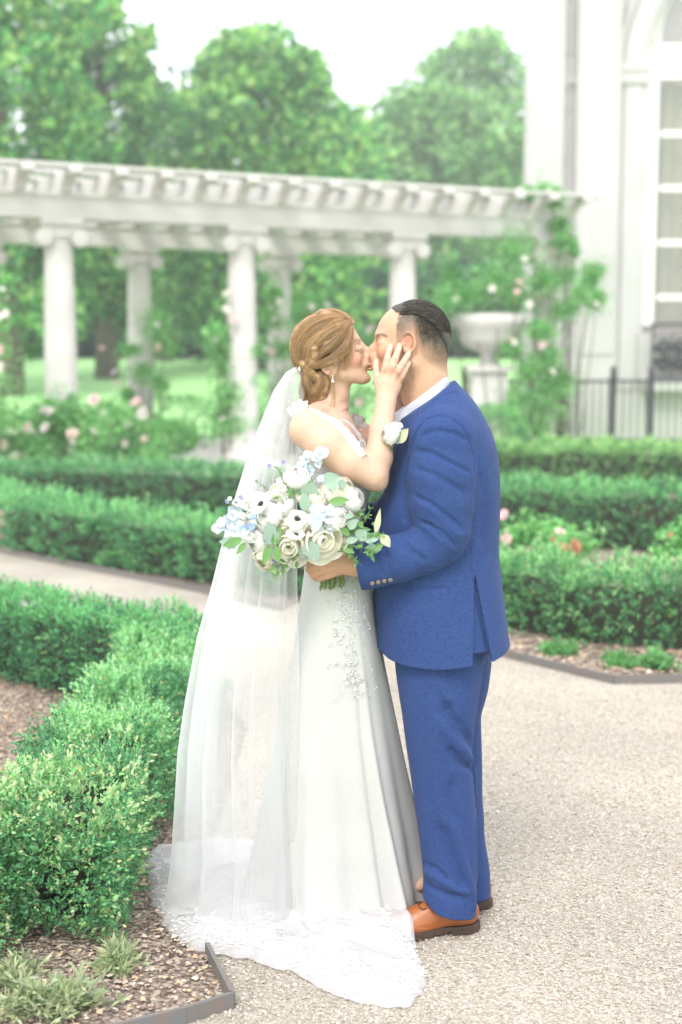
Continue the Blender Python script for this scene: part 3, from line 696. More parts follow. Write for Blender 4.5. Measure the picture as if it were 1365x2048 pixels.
tree(665, 62, 215, 130, 'low bushy tree right of the round tree, behind the heads', n=6000, clumps=36, leaf=.34, seed=5, **A)
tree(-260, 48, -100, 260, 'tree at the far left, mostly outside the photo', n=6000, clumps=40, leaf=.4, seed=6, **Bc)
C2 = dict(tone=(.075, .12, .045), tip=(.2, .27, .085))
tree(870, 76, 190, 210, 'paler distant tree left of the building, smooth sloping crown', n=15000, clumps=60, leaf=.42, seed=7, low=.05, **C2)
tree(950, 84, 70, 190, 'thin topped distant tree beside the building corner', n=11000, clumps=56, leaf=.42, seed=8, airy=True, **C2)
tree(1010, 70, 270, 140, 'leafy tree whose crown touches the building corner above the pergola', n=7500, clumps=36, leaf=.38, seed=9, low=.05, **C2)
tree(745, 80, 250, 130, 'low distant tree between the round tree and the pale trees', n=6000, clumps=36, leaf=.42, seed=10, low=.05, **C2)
tree(1250, 78, 200, 200, 'tree hidden behind the white building', n=4000, clumps=30, leaf=.5, seed=12, **C2)
# dark shrubbery along the lawn's far edge
def shrubbery(px0, px1, Y, top, label, tone, tip, seed, n=7000):
    x0 = (px0 - CX) * Y / F; x1 = (px1 - CX) * Y / F; zg = float(terr(0, Y)); h = float(W(600, top, Y)[2]) - zg
    r_ = np.random.default_rng(seed); P = []
    root = empty('shrubbery', ((x0 + x1) / 2, Y, zg), 0, label, 'shrubbery', 'bank of shrubs along the far edge of the lawn'); cx = (x0 + x1) / 2
    k = 26; m = n // k; parts = []
    for i in range(k):
        c = np.array([x0 + (x1 - x0) * (i + .5) / k - cx, r_.uniform(-1.5, 1.5), h * (.25 + .45 * r_.random())]); cr = h * (.22 + .16 * r_.random())
        D = unit(r_.standard_normal((m, 3))); P = c + D * cr * [1.3, 1, 1] * (.5 + .5 * r_.random((m, 1))); P[:, 2] = np.maximum(P[:, 2] - (P[:, 2] > 0) * 0, .05)
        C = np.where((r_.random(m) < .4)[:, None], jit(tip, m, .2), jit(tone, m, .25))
        parts.append(leaves(P, D + r_.standard_normal((m, 3)) * .8, .34, .13, C))
    m = 1500; P = np.stack([r_.uniform(x0 - cx, x1 - cx, m), r_.uniform(.5, 2, m), r_.random(m) * h * .7], -1)
    parts.append(leaves(P, r_.standard_normal((m, 3)), .45, .2, jit(tone, m, .2)))
    V, T, C = cat_parts(parts); f = link('foliage', npmesh('shrubbery_foliage', V, T, M_treeleaf, C), root); f['kind'] = 'stuff'
    b = MB(); b.box((x0 - cx, 1.6, 0), (x1 - cx, 2.6, h * .62)); b.build('dark_filler', M_core, root)  # solid dark filler box added behind the leaves
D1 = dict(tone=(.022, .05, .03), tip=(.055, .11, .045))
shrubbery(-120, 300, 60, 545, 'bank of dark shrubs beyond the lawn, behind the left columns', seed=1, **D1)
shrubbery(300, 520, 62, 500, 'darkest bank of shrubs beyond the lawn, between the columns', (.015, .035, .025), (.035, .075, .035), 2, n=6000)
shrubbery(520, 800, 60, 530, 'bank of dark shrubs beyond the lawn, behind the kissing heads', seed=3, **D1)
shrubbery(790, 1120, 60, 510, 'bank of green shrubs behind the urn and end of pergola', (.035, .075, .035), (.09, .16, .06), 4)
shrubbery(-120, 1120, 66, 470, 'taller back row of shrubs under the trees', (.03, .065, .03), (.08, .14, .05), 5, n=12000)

# ================================================================== ROSES
def at(px, py, Y): return tuple(float(v) for v in W(px, py, Y))
def cloudpx(pts, Y, n=160):
    return [(*at(a, b, Y + random.uniform(-.25, .25)), r * Y / F, n) for a, b, r in pts]
def bloomspx(pts, Y): return [at(a, b, Y - .3) for a, b in pts]
cg = 'climbing roses on the pergola'
rose_plant('climbing_rose', 'climbing rose wound round the first rear column, white blooms', 'climbing rose', cloudpx([(262, 700, 16), (285, 745, 18), (255, 790, 20), (275, 830, 18), (310, 650, 30), (320, 770, 14), (250, 860, 24), (330, 690, 26)], 24.2, 130),
           bloomspx([(315, 650), (205, 697), (318, 695), (230, 745), (235, 768)], 24.2), group=cg)
rose_plant('climbing_rose', 'climbing rose with white blooms left of the third column', 'climbing rose', cloudpx([(440, 690, 30), (455, 730, 26), (455, 790, 26), (430, 670, 22), (470, 850, 30), (445, 830, 24), (500, 700, 16), (490, 760, 14)], 20.6, 150),
           bloomspx([(455, 588), (452, 620), (432, 680), (447, 838), (470, 640)], 20.6), group=cg)
rose_plant('climbing_rose', 'climbing rose behind the bride\'s head with pale pink blooms', 'climbing rose', cloudpx([(540, 640, 26), (560, 700, 30), (550, 590, 18), (600, 640, 34), (640, 700, 40), (560, 780, 40), (530, 850, 34), (620, 620, 22), (690, 720, 40), (720, 800, 46), (735, 690, 26), (690, 850, 44)], 23.2, 190),
           bloomspx([(560, 604), (550, 640), (622, 614), (655, 612), (545, 705), (535, 700), (738, 660), (745, 655), (715, 690), (719, 805), (708, 845), (560, 735)], 23.0), group=cg)
rose_plant('climbing_rose', 'climbing rose thick with leaves round the end column of pergola', 'climbing rose', cloudpx([(1030, 500, 34), (990, 560, 36), (940, 590, 34), (890, 600, 34), (1040, 590, 34), (1090, 560, 18), (1080, 660, 20), (1100, 720, 26), (1060, 740, 30), (1095, 800, 34), (1040, 800, 30), (900, 560, 24), (1120, 760, 20), (1075, 860, 40), (1020, 700, 24)], 22.3, 200),
           bloomspx([(1050, 518), (1038, 565), (1035, 583), (985, 578), (910, 598), (1028, 685), (1020, 680), (1105, 745), (1085, 690), (1060, 610)], 22.2), group=cg)
rose_plant('climbing_rose', 'leafy branch of rose hanging against the white wall at pergola end', 'climbing rose', cloudpx([(1180, 560, 24), (1195, 600, 22), (1160, 590, 26), (1130, 550, 20), (1130, 480, 16), (1120, 450, 12), (1085, 390, 18), (1110, 395, 16), (1055, 388, 14), (1190, 545, 18), (1130, 620, 24), (1150, 500, 8)], 22.6, 150),
           bloomspx([(1098, 385), (1040, 382), (1192, 610)], 22.5), group=cg)
gb = 'white rose bushes left of the bride'
def pxrand(x0, x1, y0, y1, n): return [(random.uniform(x0, x1), random.uniform(y0, y1)) for _ in range(n)]
for i, (x0, x1, Y, y0, lab) in enumerate(((-60, 70, 19.3, 800, 'white rose bush at the left edge beneath the pergola'), (60, 190, 18.9, 800, 'white rose bush at the foot of the first front column'), (190, 320, 20.0, 800, 'looser white rose bush between the first two columns'))):
    cl = [(random.uniform(x0, x1), random.uniform(y0 + 20, 930), random.uniform(20, 36)) for _ in range(12)]
    rose_plant('rose_bush', lab, 'rose bush', cloudpx(cl, Y, 170), bloomspx([(random.uniform(x0, x1), random.uniform(y0 - 5, 930)) for _ in range(9)], Y), group=gb, bl=.065)
rose_plant('climbing_rose', 'tall white rose stem at the very left edge of the photo', 'climbing rose', cloudpx([(-12, 570, 24), (-8, 640, 26), (-16, 700, 26), (-12, 760, 30), (-14, 840, 34)], 17.8, 90), bloomspx([(4, 580), (12, 628), (2, 635), (4, 735), (0, 700)], 17.6), group=cg)
gr = 'low roses growing between the right hedges'
rose_plant('rose_bush', 'low pink and orange roses before the middle right hedge', 'rose bush', cloudpx([(1090, 1080, 30), (1130, 1090, 26), (1160, 1090, 24), (1060, 1070, 24), (1020, 1080, 22), (1110, 1060, 20)], 10.7, 130), bloomspx([(1012, 1078), (1120, 1066), (1009, 1030)], 10.6), leaf=.04, bl=.036, mesh=ROSE_P, group=gr)
rose_plant('rose_bush', 'small orange blooming rose between the hedges right of groom', 'rose bush', cloudpx([(1110, 1094, 16), (1135, 1094, 16), (1155, 1094, 14)], 10.3, 90), bloomspx([(1105, 1082), (1118, 1092), (1125, 1098), (1150, 1088), (1155, 1100), (1135, 1096)], 10.2), leaf=.035, bl=.03, mesh=ROSE_O, group=gr)
rose_plant('rose_bush', 'pink rose bush rising over the hedge at right edge', 'rose bush', cloudpx([(1350, 1120, 20), (1380, 1125, 24), (1330, 1110, 16), (1355, 1090, 16), (1370, 1060, 16)], 9.3, 90), bloomspx([(1352, 1132), (1364, 1122)], 9.0), leaf=.035, bl=.042, mesh=ROSE_P, group=gr)
rose_plant('rose_bush', 'orange rose bush by the right edge before the middle hedge', 'rose bush', cloudpx([(1350, 1090, 16), (1340, 1070, 16), (1362, 1105, 14)], 10.4, 80), bloomspx([(1345, 1072), (1352, 1104), (1362, 1064)], 10.3), leaf=.035, bl=.03, mesh=ROSE_O, group=gr)
rose_plant('rose_bush', 'low pink rose half hidden behind the long left hedge', 'rose bush', cloudpx([(-10, 1080, 24), (5, 1060, 20)], 12.4, 80), bloomspx([(0, 1070), (6, 1036)], 12.3), leaf=.04, bl=.06, mesh=ROSE_P)
# silvery weeds in the bed, lower left
def weed(c, r, n, label, leaf=.034, tone=(.25, .2, .12), h=.12):
    root = empty('weed', (*c, 0), 0, label, 'weed', 'silvery weeds in the mulch bed')
    parts = []
    for i in range(n):
        a = rng.random() * 2 * PI; el = .4 + rng.random(); ln = r * (.6 + .6 * rng.random()); d = np.array([math.cos(a) * math.cos(el), math.sin(a) * math.cos(el), math.sin(el)])
        t = np.linspace(.1, 1, 12); P = d * ln * t[:, None] - np.array([0, 0, 1]) * (t[:, None] ** 2) * ln * .3 + rng.standard_normal((12, 3)) * .006; P[:, 2] = np.maximum(P[:, 2], .012); P = np.repeat(P, 3, 0)
        Dv = d + unit(rng.standard_normal((36, 3))) * 1.1
        parts.append(leaves(P, Dv, leaf * (.5 + .9 * rng.random(36)), leaf * .12, jit(tone, 36, .25)))
    V, T, C = cat_parts(parts); f = link('foliage', npmesh('weed_foliage', V, T, M_leaf, C), root); f['kind'] = 'stuff'
for p, r, lab in (((60, 2035), .13, 'feathery silver-green weed nearest the lower left corner'), ((150, 2022), .11, 'silver-green weed in the mulch, right of the corner one'), ((235, 1940), .09, 'small pale weed at the foot of near hedge'), ((30, 1975), .1, 'weed tucked under the lower left hedge clump')):
    q = G(*p); weed((float(q[0]), float(q[1])), r, 26, lab)
for p, r, lab in (((1310, 1340), .14, 'broad leafed weed at the foot of the right hedge'), ((1120, 1310), .12, 'low weed sprawling in the bed behind the groom'), ((1240, 1335), .1, 'tiny weed by the bend of the dark edging')):
    q = G(*p); weed((float(q[0]), float(q[1])), r, 22, lab, tone=(.1, .17, .06), leaf=.045)
# ================================================================== SHAPING TOOLS FOR THE FIGURES (signed fields -> one continuous surface)
Y0 = 4.05
def mpp(py):                      # metres per photo pixel on the figures' plane
    dx, dy, dz = ray(CX, py); t = Y0 / dy; z = CAMZ + dz * t
    return (Y0 * math.cos(PITCH) + (CAMZ - z) * math.sin(PITCH)) / F
def Q(px, py, w=0):
    """photo position on the plane of the couple, w = pixels towards the camera (scaled so that it keeps its place)"""
    p = W(px, py, Y0); s = mpp(py); y = Y0 - w * s
    return p * 0 + W(px, py, y)
class Field:
    def __init__(s, lo, hi, h):
        s.h = h; s.lo = np.array(lo, float); n = np.ceil((np.array(hi) - s.lo) / h).astype(int) + 1; s.n = n
        s.x = (s.lo[0] + h * np.arange(n[0])).astype(np.float32); s.y = (s.lo[1] + h * np.arange(n[1])).astype(np.float32); s.z = (s.lo[2] + h * np.arange(n[2])).astype(np.float32)
        s.f = np.full(n, .08, np.float32)
    def sl(s, lo, hi):
        a = np.clip(np.floor((np.array(lo) - s.lo) / s.h).astype(int), 0, s.n); b = np.clip(np.ceil((np.array(hi) - s.lo) / s.h).astype(int) + 1, 0, s.n)
        S = tuple(slice(i, j) for i, j in zip(a, b))
        return S, s.x[S[0]][:, None, None], s.y[S[1]][None, :, None], s.z[S[2]][None, None, :]
    def comb(s, S, d, k, op):
        f = s.f[S]
        if f.size == 0: return
        if op == 'u':
            if k > 0: h = np.clip(.5 + .5 * (f - d) / k, 0, 1); s.f[S] = f * (1 - h) + d * h - k * h * (1 - h)
            else: s.f[S] = np.minimum(f, d)
        elif op == 's':
            if k > 0: h = np.clip(.5 - .5 * (f + d) / k, 0, 1); s.f[S] = f * (1 - h) - d * h + k * h * (1 - h)
            else: s.f[S] = np.maximum(f, -d)
        elif op == 'i':
            if k > 0: h = np.clip(.5 - .5 * (f - d) / k, 0, 1); s.f[S] = f * (1 - h) + d * h + k * h * (1 - h)
            else: s.f[S] = np.maximum(f, d)
    def ell(s, c, r, k=.01, op='u', rot=None):
        """ellipsoid; rot = rotation in the picture plane (deg), or 3x3 matrix"""
        c = np.asarray(c, float); r = np.asarray(r, float)
        if isinstance(rot, (int, float)):
            a = math.radians(rot); R = np.array([[math.cos(a), 0, math.sin(a)], [0, 1, 0], [-math.sin(a), 0, math.cos(a)]])   # rows: local axes
        else: R = rot if rot is not None else None
        m = r.max() + k + .012
        S, x, y, z = s.sl(c - m, c + m); x = x - c[0]; y = y - c[1]; z = z - c[2]
        if R is not None: x, y, z = (R[0, 0] * x + R[0, 1] * y + R[0, 2] * z), (R[1, 0] * x + R[1, 1] * y + R[1, 2] * z), (R[2, 0] * x + R[2, 1] * y + R[2, 2] * z)
        k0 = np.sqrt((x / r[0]) ** 2 + (y / r[1]) ** 2 + (z / r[2]) ** 2); k1 = np.sqrt((x / r[0] ** 2) ** 2 + (y / r[1] ** 2) ** 2 + (z / r[2] ** 2) ** 2)
        s.comb(S, (k0 * (k0 - 1) / np.maximum(k1, 1e-6)).astype(np.float32), k, op)
    def cap(s, a, b, ra, rb, k=.01, op='u', fy=1.0):
        """tapering capsule; fy > 1 flattens it in depth"""
        a = np.asarray(a, float); b = np.asarray(b, float); m = max(ra, rb) + k + .012
        S, x, y, z = s.sl(np.minimum(a, b) - m, np.maximum(a, b) + m)
        d = b - a; dy = d[1] * fy; L2 = d[0] ** 2 + dy ** 2 + d[2] ** 2 + 1e-9
        X = x - a[0]; Yv = (y - a[1]) * fy; Z = z - a[2]
        t = np.clip((X * d[0] + Yv * dy + Z * d[2]) / L2, 0, 1)
        q = np.sqrt((X - t * d[0]) ** 2 + (Yv - t * dy) ** 2 + (Z - t * d[2]) ** 2) - (ra + (rb - ra) * t)
        s.comb(S, q.astype(np.float32), k, op)
    def chain(s, pts, rs, k=.01, op='u', fy=1.0):
        for i in range(len(pts) - 1): s.cap(pts[i], pts[i + 1], rs[i], rs[i + 1], k, op, fy)
    def loft(s, zz, xc, rx, yc, ry, k=.01, op='u', e=2.0, zlo=None, zhi=None):
        """stack of super-ellipses over height (arrays over ascending z)"""
        zz = np.asarray(zz, float)
        m = max(max(rx), max(ry)) + .03
        lo = (min(np.asarray(xc) - rx) - .03, min(np.asarray(yc) - ry) - .03, zz[0] - .02); hi = (max(np.asarray(xc) + rx) + .03, max(np.asarray(yc) + ry) + .03, zz[-1] + .02)
        S, x, y, z = s.sl(lo, hi); zf = z.ravel()
        def I(v):
            v = np.asarray(v, float); o = np.interp(zf, zz, v)
            kk = np.array([.25, .5, .25])
            return o[None, None, :]
        Xc, Rx, Yc, Ry = I(xc), I(rx), I(yc), I(ry)
        u = np.abs((x - Xc) / Rx); v = np.abs((y - Yc) / Ry); kq = (u ** e + v ** e) ** (1 / e) + 1e-6
        d = (kq - 1) * np.minimum(Rx, Ry) / np.maximum(np.sqrt((u / kq) ** 2 * (np.minimum(Rx, Ry) / Rx) ** 2 + (v / kq) ** 2 * (np.minimum(Rx, Ry) / Ry) ** 2), .35)
        d = np.maximum(d, np.maximum(zz[0] - z, z - zz[-1]))
        s.comb(S, np.broadcast_to(d, (x.size, y.size, z.size)).astype(np.float32), k, op)
    def half(s, p, n, k=.002, lo=None, hi=None):
        """keep the side of the plane (p, n) that n points away from"""
        n = np.array(n, float); n /= np.linalg.norm(n)
        S, x, y, z = s.sl(s.lo if lo is None else lo, s.lo + s.h * s.n if hi is None else hi)
        d = (x - p[0]) * n[0] + (y - p[1]) * n[1] + (z - p[2]) * n[2]; s.comb(S, d.astype(np.float32), k, 'i')
    def crease(s, pts, depth, width):
        """groove (depth > 0) or ridge (depth < 0) along a poly-line near the surface"""
        pts = np.array(pts, float)
        for i in range(len(pts) - 1):
            a, b = pts[i], pts[i + 1]; m = width * 2.6
            S, x, y, z = s.sl(np.minimum(a, b) - m, np.maximum(a, b) + m)
            if i == 0: lo = S
            d = b - a; L2 = d @ d + 1e-12
            t = np.clip(((x - a[0]) * d[0] + (y - a[1]) * d[1] + (z - a[2]) * d[2]) / L2, 0, 1)
            q = (x - a[0] - t * d[0]) ** 2 + (y - a[1] - t * d[1]) ** 2 + (z - a[2] - t * d[2]) ** 2
            w = 1.0
            if i > 0: w = np.where(t <= 0, 0, 1)
            s.f[S] += (depth * w * np.exp(-q / (width ** 2))).astype(np.float32)
    def noise(s, amp, sc, seed=0, aniso=(1, 1, 1)):
        m = np.abs(s.f) < .02; i = np.argwhere(m); p = np.stack([s.x[i[:, 0]], s.y[i[:, 1]], s.z[i[:, 2]]], -1) * aniso
        s.f[m] += (amp * vnoise(p, sc, seed)).astype(np.float32)
    def surface(s):
        f = s.f.copy(); f[0] = f[-1] = .01; f[:, 0] = f[:, -1] = .01; f[:, :, 0] = f[:, :, -1] = .01; ins = f < 0
        c = np.zeros(np.array(f.shape) - 1, np.int8); O = [(a, b, d) for a in (0, 1) for b in (0, 1) for d in (0, 1)]
        for a, b, d in O: c += ins[a:f.shape[0] - 1 + a, b:f.shape[1] - 1 + b, d:f.shape[2] - 1 + d]
        mask = (c > 0) & (c < 8); cells = np.argwhere(mask); idx = np.full(mask.shape, -1, np.int32); idx[mask] = np.arange(len(cells))
        acc = np.zeros((len(cells), 3)); cnt = np.zeros(len(cells))
        for a in O:
            for ax in range(3):
                if a[ax] == 0:
                    b = list(a); b[ax] = 1; A = cells + a; B = cells + b
                    fa = f[A[:, 0], A[:, 1], A[:, 2]]; fb = f[B[:, 0], B[:, 1], B[:, 2]]; k = (fa < 0) != (fb < 0)
                    t = np.where(k, fa / np.where(k, fa - fb, 1), 0); p = np.array(a, float)[None].repeat(len(cells), 0); p[:, ax] += t
                    acc[k] += p[k]; cnt[k] += 1
        V = s.lo + (cells + acc / cnt[:, None]) * s.h; Fs = []
        for ax in range(3):
            o1, o2 = [(1, 2), (2, 0), (0, 1)][ax]
            i0 = [slice(1, -1)] * 3; i0[ax] = slice(0, -1); i1 = [slice(1, -1)] * 3; i1[ax] = slice(1, None)
            A = ins[tuple(i0)]; B = ins[tuple(i1)]; off = np.array([1, 1, 1]); off[ax] = 0
            for mk, flip in ((A & ~B, False), (~A & B, True)):
                e = np.argwhere(mk) + off
                def g(d1, d2): q = e.copy(); q[:, o1] -= d1; q[:, o2] -= d2; return idx[q[:, 0], q[:, 1], q[:, 2]]
                fc = np.stack([g(1, 1), g(0, 1), g(0, 0), g(1, 0)], 1); Fs.append(fc[:, ::-1] if flip else fc)
        Fc = np.concatenate(Fs); Fc = Fc[(Fc >= 0).all(1)]
        return V, Fc
    def biggest(s, V, Fc):
        """keep the largest connected piece (a body is one continuous surface)"""
        lab = np.arange(len(V))
        e = np.concatenate([Fc[:, [0, 1]], Fc[:, [1, 2]], Fc[:, [2, 3]]])
        for _ in range(400):
            m = np.minimum(lab[e[:, 0]], lab[e[:, 1]]); l2 = lab.copy(); np.minimum.at(l2, e[:, 0], m); np.minimum.at(l2, e[:, 1], m); l2 = l2[l2]
            if (l2 == lab).all(): break
            lab = l2
        u, c = np.unique(lab, return_counts=True); b = u[c.argmax()]; k = lab == b; r = np.cumsum(k) - 1
        return V[k], r[Fc[k[Fc[:, 0]]]]
def bb(pxs, pys, w0, w1, pad=.03):
    P = np.array([Q(x, y, w) for x in pxs for y in pys for w in (w0, w1)]); return P.min(0) - pad, P.max(0) + pad
def near(V, p, r): return np.exp(-((V - np.asarray(p)) ** 2).sum(1) / r ** 2)
def nearline(V, pts, r):
    o = np.zeros(len(V))
    for a, b in zip(pts[:-1], pts[1:]):
        d = b - a; t = np.clip((V - a) @ d / (d @ d), 0, 1); o = np.maximum(o, np.exp(-((V - a - t[:, None] * d) ** 2).sum(1) / r ** 2))
    return o
def mixc(C, col, w): w = np.clip(w, 0, 1)[:, None]; return C * (1 - w) + np.array(col) * w

M_skin = material('skin', attr=True, rough=.5, sss=.12, spec=.35, bump=(220, .12, .0008))
M_skin.node_tree.nodes['Principled BSDF'].inputs['Subsurface Radius'].default_value = (1, .4, .25)
SK = np.array([.52, .30, .205])            # his skin
SKB = np.array([.56, .355, .265])            # hers

def fabric(name, c1, c2, sc, rough=.85, b=.3, sheen=.04, melange=0):
    """woven cloth: crossed fine threads in object space"""
    m = bpy.data.materials.new(name); m.use_nodes = True; t = m.node_tree; N = t.nodes; L = t.links; p = N['Principled BSDF']
    p.inputs['Roughness'].default_value = rough; p.inputs['Sheen Weight'].default_value = sheen; p.inputs['Specular IOR Level'].default_value = .2
    tc = N.new('ShaderNodeTexCoord')
    def thread(scl):
        mp = N.new('ShaderNodeMapping'); mp.inputs['Scale'].default_value = scl; L.new(tc.outputs['Object'], mp.inputs[0])
        n = N.new('ShaderNodeTexNoise'); n.inputs['Scale'].default_value = 1; n.inputs['Detail'].default_value = 2; L.new(mp.outputs[0], n.inputs['Vector']); return n.outputs[0]
    a = thread((sc, sc, sc * .09)); b_ = thread((sc * .09, sc * .09, sc))
    ad = N.new('ShaderNodeMath'); ad.operation = 'ADD'; L.new(a, ad.inputs[0]); L.new(b_, ad.inputs[1])
    mr = N.new('ShaderNodeMapRange'); mr.inputs[1].default_value = .75; mr.inputs[2].default_value = 1.25; L.new(ad.outputs[0], mr.inputs[0])
    x = N.new('ShaderNodeMixRGB'); x.inputs[1].default_value = (*c1, 1); x.inputs[2].default_value = (*c2, 1); L.new(mr.outputs[0], x.inputs[0]); L.new(x.outputs[0], p.inputs['Base Color'])
    bp = N.new('ShaderNodeBump'); bp.inputs['Strength'].default_value = b; bp.inputs['Distance'].default_value = .0006; L.new(ad.outputs[0], bp.inputs['Height']); L.new(bp.outputs[0], p.inputs['Normal'])
    return m
M_suit = fabric('blue_wool', (.011, .029, .115), (.034, .070, .205), 1100, melange=1)
M_shirt = material('white_shirt', (.62, .63, .68), .7)
M_crepe = fabric('white_crepe', (.45, .45, .44), (.5, .495, .48), 600, .6, .15, .1)
M_leather = material('tan_leather', (.33, .1, .02), .35, noise=(25, .6, (.23, .06, .012)), bump=(180, .15, .001), spec=.6)
M_sole = material('brown_sole', (.06, .033, .022), .6, noise=(60, .5, (.035, .02, .014)))
M_lace_cord = material('dark_shoelace', (.03, .02, .015), .7)
M_hair_d = material('dark_hair', attr=True, rough=.55, spec=.3)
M_hair_b = material('brown_hair', attr=True, rough=.4, spec=.45)
M_gold = material('ring_metal', (.8, .75, .68), .15, metal=1)
M_pearl = material('pearl', (.8, .76, .72), .2)

def surf_of(fd, px, py, far=False):
    for w in (range(200, -200, -2) if not far else range(-200, 200, 2)):
        q = Q(px, py, w); i = np.round((q - fd.lo) / fd.h).astype(int)
        if (i >= 0).all() and (i < fd.n).all() and fd.f[tuple(i)] < 0: return w
    return 0
# ================================================================== THE GROOM
groom = empty('person', (.25, Y0, 0), 0, 'man in blue suit and tan shoes kissing the bride, near hand holding her bouquet', 'person', 'bride and groom')
go = Vector(groom.location)
def attach(name, me, parent, org):
    me.transform(Matrix.Translation(-Vector(org))); return link(name, me, parent)
s1 = mpp(700)
def R3(rx, rz, rw, py=700): s = mpp(py); return np.array([rx * s, rw * s, rz * s])

def hand(fd, wrist, palm, fingers, thumb, pr, k=.006):
    """palm: (centre, radii, rot); fingers: lists of (point, r) chains rooted in the palm"""
    fd.ell(palm[0], palm[1], k * 2, rot=palm[2])
    fd.cap(wrist[0], palm[0], wrist[1], pr, .012, fy=1.35)
    for ch in fingers + [thumb]:
        tmp = Field(np.min([c[0] for c in ch], 0) - .03, np.max([c[0] for c in ch], 0) + .03, fd.h)
        tmp.lo = fd.lo + np.round((tmp.lo - fd.lo) / fd.h) * fd.h
        tmp = Field(tmp.lo, np.max([c[0] for c in ch], 0) + .03, fd.h)
        tmp.chain([c[0] for c in ch], [c[1] for c in ch], .002)
        i = np.round((tmp.lo - fd.lo) / fd.h).astype(int); a = np.maximum(i, 0); b = np.minimum(i + tmp.n, fd.n)
        if (b <= a).any(): continue
        S = tuple(slice(x, y) for x, y in zip(a, b)); d = tmp.f[tuple(slice(x - z, y - z) for x, y, z in zip(a, b, i))]
        fd.comb(S, d, k * .7, 'u')

# --- head, neck and hand: one surface (they join inside the clothes)
lo, hi = bb((600, 930), (596, 1190), 150, -80)
B = Field(lo, hi, .0024)
B.ell(Q(832, 667), R3(64, 62, 51), .0)                     # cranium
B.ell(Q(852, 688), R3(44, 50, 47), .02)                    # occiput
B.ell(Q(803, 668), R3(49, 52, 46), .02)                    # forehead
B.ell(Q(792, 708), R3(40, 46, 42), .02)                    # cheeks
B.ell(Q(790, 742), R3(41, 30, 37), .02, rot=-12)           # jaw
for w in (-1, 1): B.cap(Q(826, 728, w * 36), Q(766, 765, w * 12), 15 * s1, 13 * s1, .02)
B.ell(Q(760, 764), R3(14, 12, 15), .015)                   # chin
B.ell(Q(760, 671), R3(9, 7, 30), .016)                     # brow ridge
B.chain([Q(755, 684), Q(745, 700), Q(741, 708)], [6 * s1, 7.5 * s1, 9 * s1], .010)   # nose
for w in (-1, 1): B.ell(Q(747, 712, w * 7), R3(7, 6, 5), .006)
B.ell(Q(753, 730), R3(11, 12, 19), .012); B.ell(Q(750, 719), R3(9, 10, 14), .010)                   # mouth
B.ell(Q(745, 729), R3(4.5, 3, 12), .004); B.ell(Q(745, 736), R3(4.5, 3.4, 11), .004)
for w in (-1, 1):
    B.ell(Q(756, 684, w * 29), R3(7, 5, 7), .010, 's')   # eye socket
    B.ell(Q(764, 686, w * 27), R3(8, 6, 8), .010)        # closed lid
    B.crease([Q(754, 686, w * 29), Q(760, 689, w * 33), Q(768, 688, w * 35)], .0012, .0022)
    B.ell(Q(776, 704, w * 30), R3(18, 12, 10), .025)
for w in (1, -1):                                          # ears
    c = Q(817, 686, w * 50)
    B.ell(c, R3(12, 20, 5), .006, rot=-12)
    t = np.linspace(-2.2, 2.3, 16); pts = [Q(818 + 12.5 * math.cos(a) - 3.5 * math.sin(a) * .2, 684 - 19 * math.sin(a), w * (55 + 3 * math.cos(a))) for a in t]
    B.chain(pts, [2.6 * s1] * 16, .003)
    B.ell(Q(813, 701, w * 53), R3(6.5, 7, 4), .005)
    B.ell(Q(815, 686, w * 58), R3(5.5, 11, 4.5), .004, 's', rot=-12)
    B.ell(Q(811, 692, w * 58), R3(4, 5, 6), .003, 's')
    B.ell(Q(806, 690, w * 52), R3(4, 6, 4), .005)
B.chain([Q(850, 715), Q(853, 760), Q(862, 830)], [42 * s1, 40 * s1, 46 * s1], .03, fy=1.02)
B.ell(Q(838, 790), R3(34, 40, 34), .02)
B.crease([Q(838, 728, 44), Q(822, 775, 42), Q(812, 815, 34)], -.002, .006)
Bf0 = B.f.copy()
# forearm inside the sleeve and the hand round the stems
s2 = mpp(1120)
B.chain([Q(862, 790), Q(880, 880, 60), Q(890, 1060, 128), Q(770, 1130, 132), Q(712, 1132, 128)], [30 * s2, 36 * s2, 34 * s2, 26 * s2, 19 * s2], .02)
hand(B, (Q(716, 1133, 128), 19 * s2), (Q(676, 1128, 128), R3(34, 22, 13, 1120), 6),
     [[(Q(668, 1112, 134), 9.5 * s2), (Q(640, 1112, 139), 9 * s2), (Q(618, 1126, 130), 8.2 * s2), (Q(622, 1136, 112), 7 * s2)],
      [(Q(668, 1124, 136), 9.5 * s2), (Q(640, 1128, 141), 9 * s2), (Q(620, 1139, 131), 8.2 * s2), (Q(626, 1148, 113), 7 * s2)],
      [(Q(670, 1136, 135), 9 * s2), (Q(645, 1141, 139), 8.6 * s2), (Q(627, 1148, 129), 8 * s2), (Q(634, 1156, 112), 7 * s2)],
      [(Q(674, 1144, 131), 8.4 * s2), (Q(654, 1151, 134), 7.8 * s2), (Q(641, 1156, 125), 7 * s2), (Q(648, 1161, 112), 6 * s2)]],
     [(Q(698, 1118, 120), 11 * s2), (Q(676, 1102, 112), 10 * s2), (Q(655, 1096, 100), 8.5 * s2), (Q(642, 1098, 94), 7.4 * s2)], 17 * s2)
B.noise(.0008, 60, 3)
V, Fc = B.surface(); V, Fc = B.biggest(V, Fc)
C = np.tile(SK, (len(V), 1)) * (1 + .1 * vnoise(V, 25, 1)[:, None] + .1 * vnoise(V, 90, 2)[:, None])
C = mixc(C, (.62, .2, .14), .5 * near(V, Q(775, 712, 40), .028)); C = mixc(C, (.6, .17, .11), .65 * near(V, Q(818, 684, 58), .02)); C = mixc(C, (.6, .2, .12), .4 * near(V, Q(742, 708), .014))
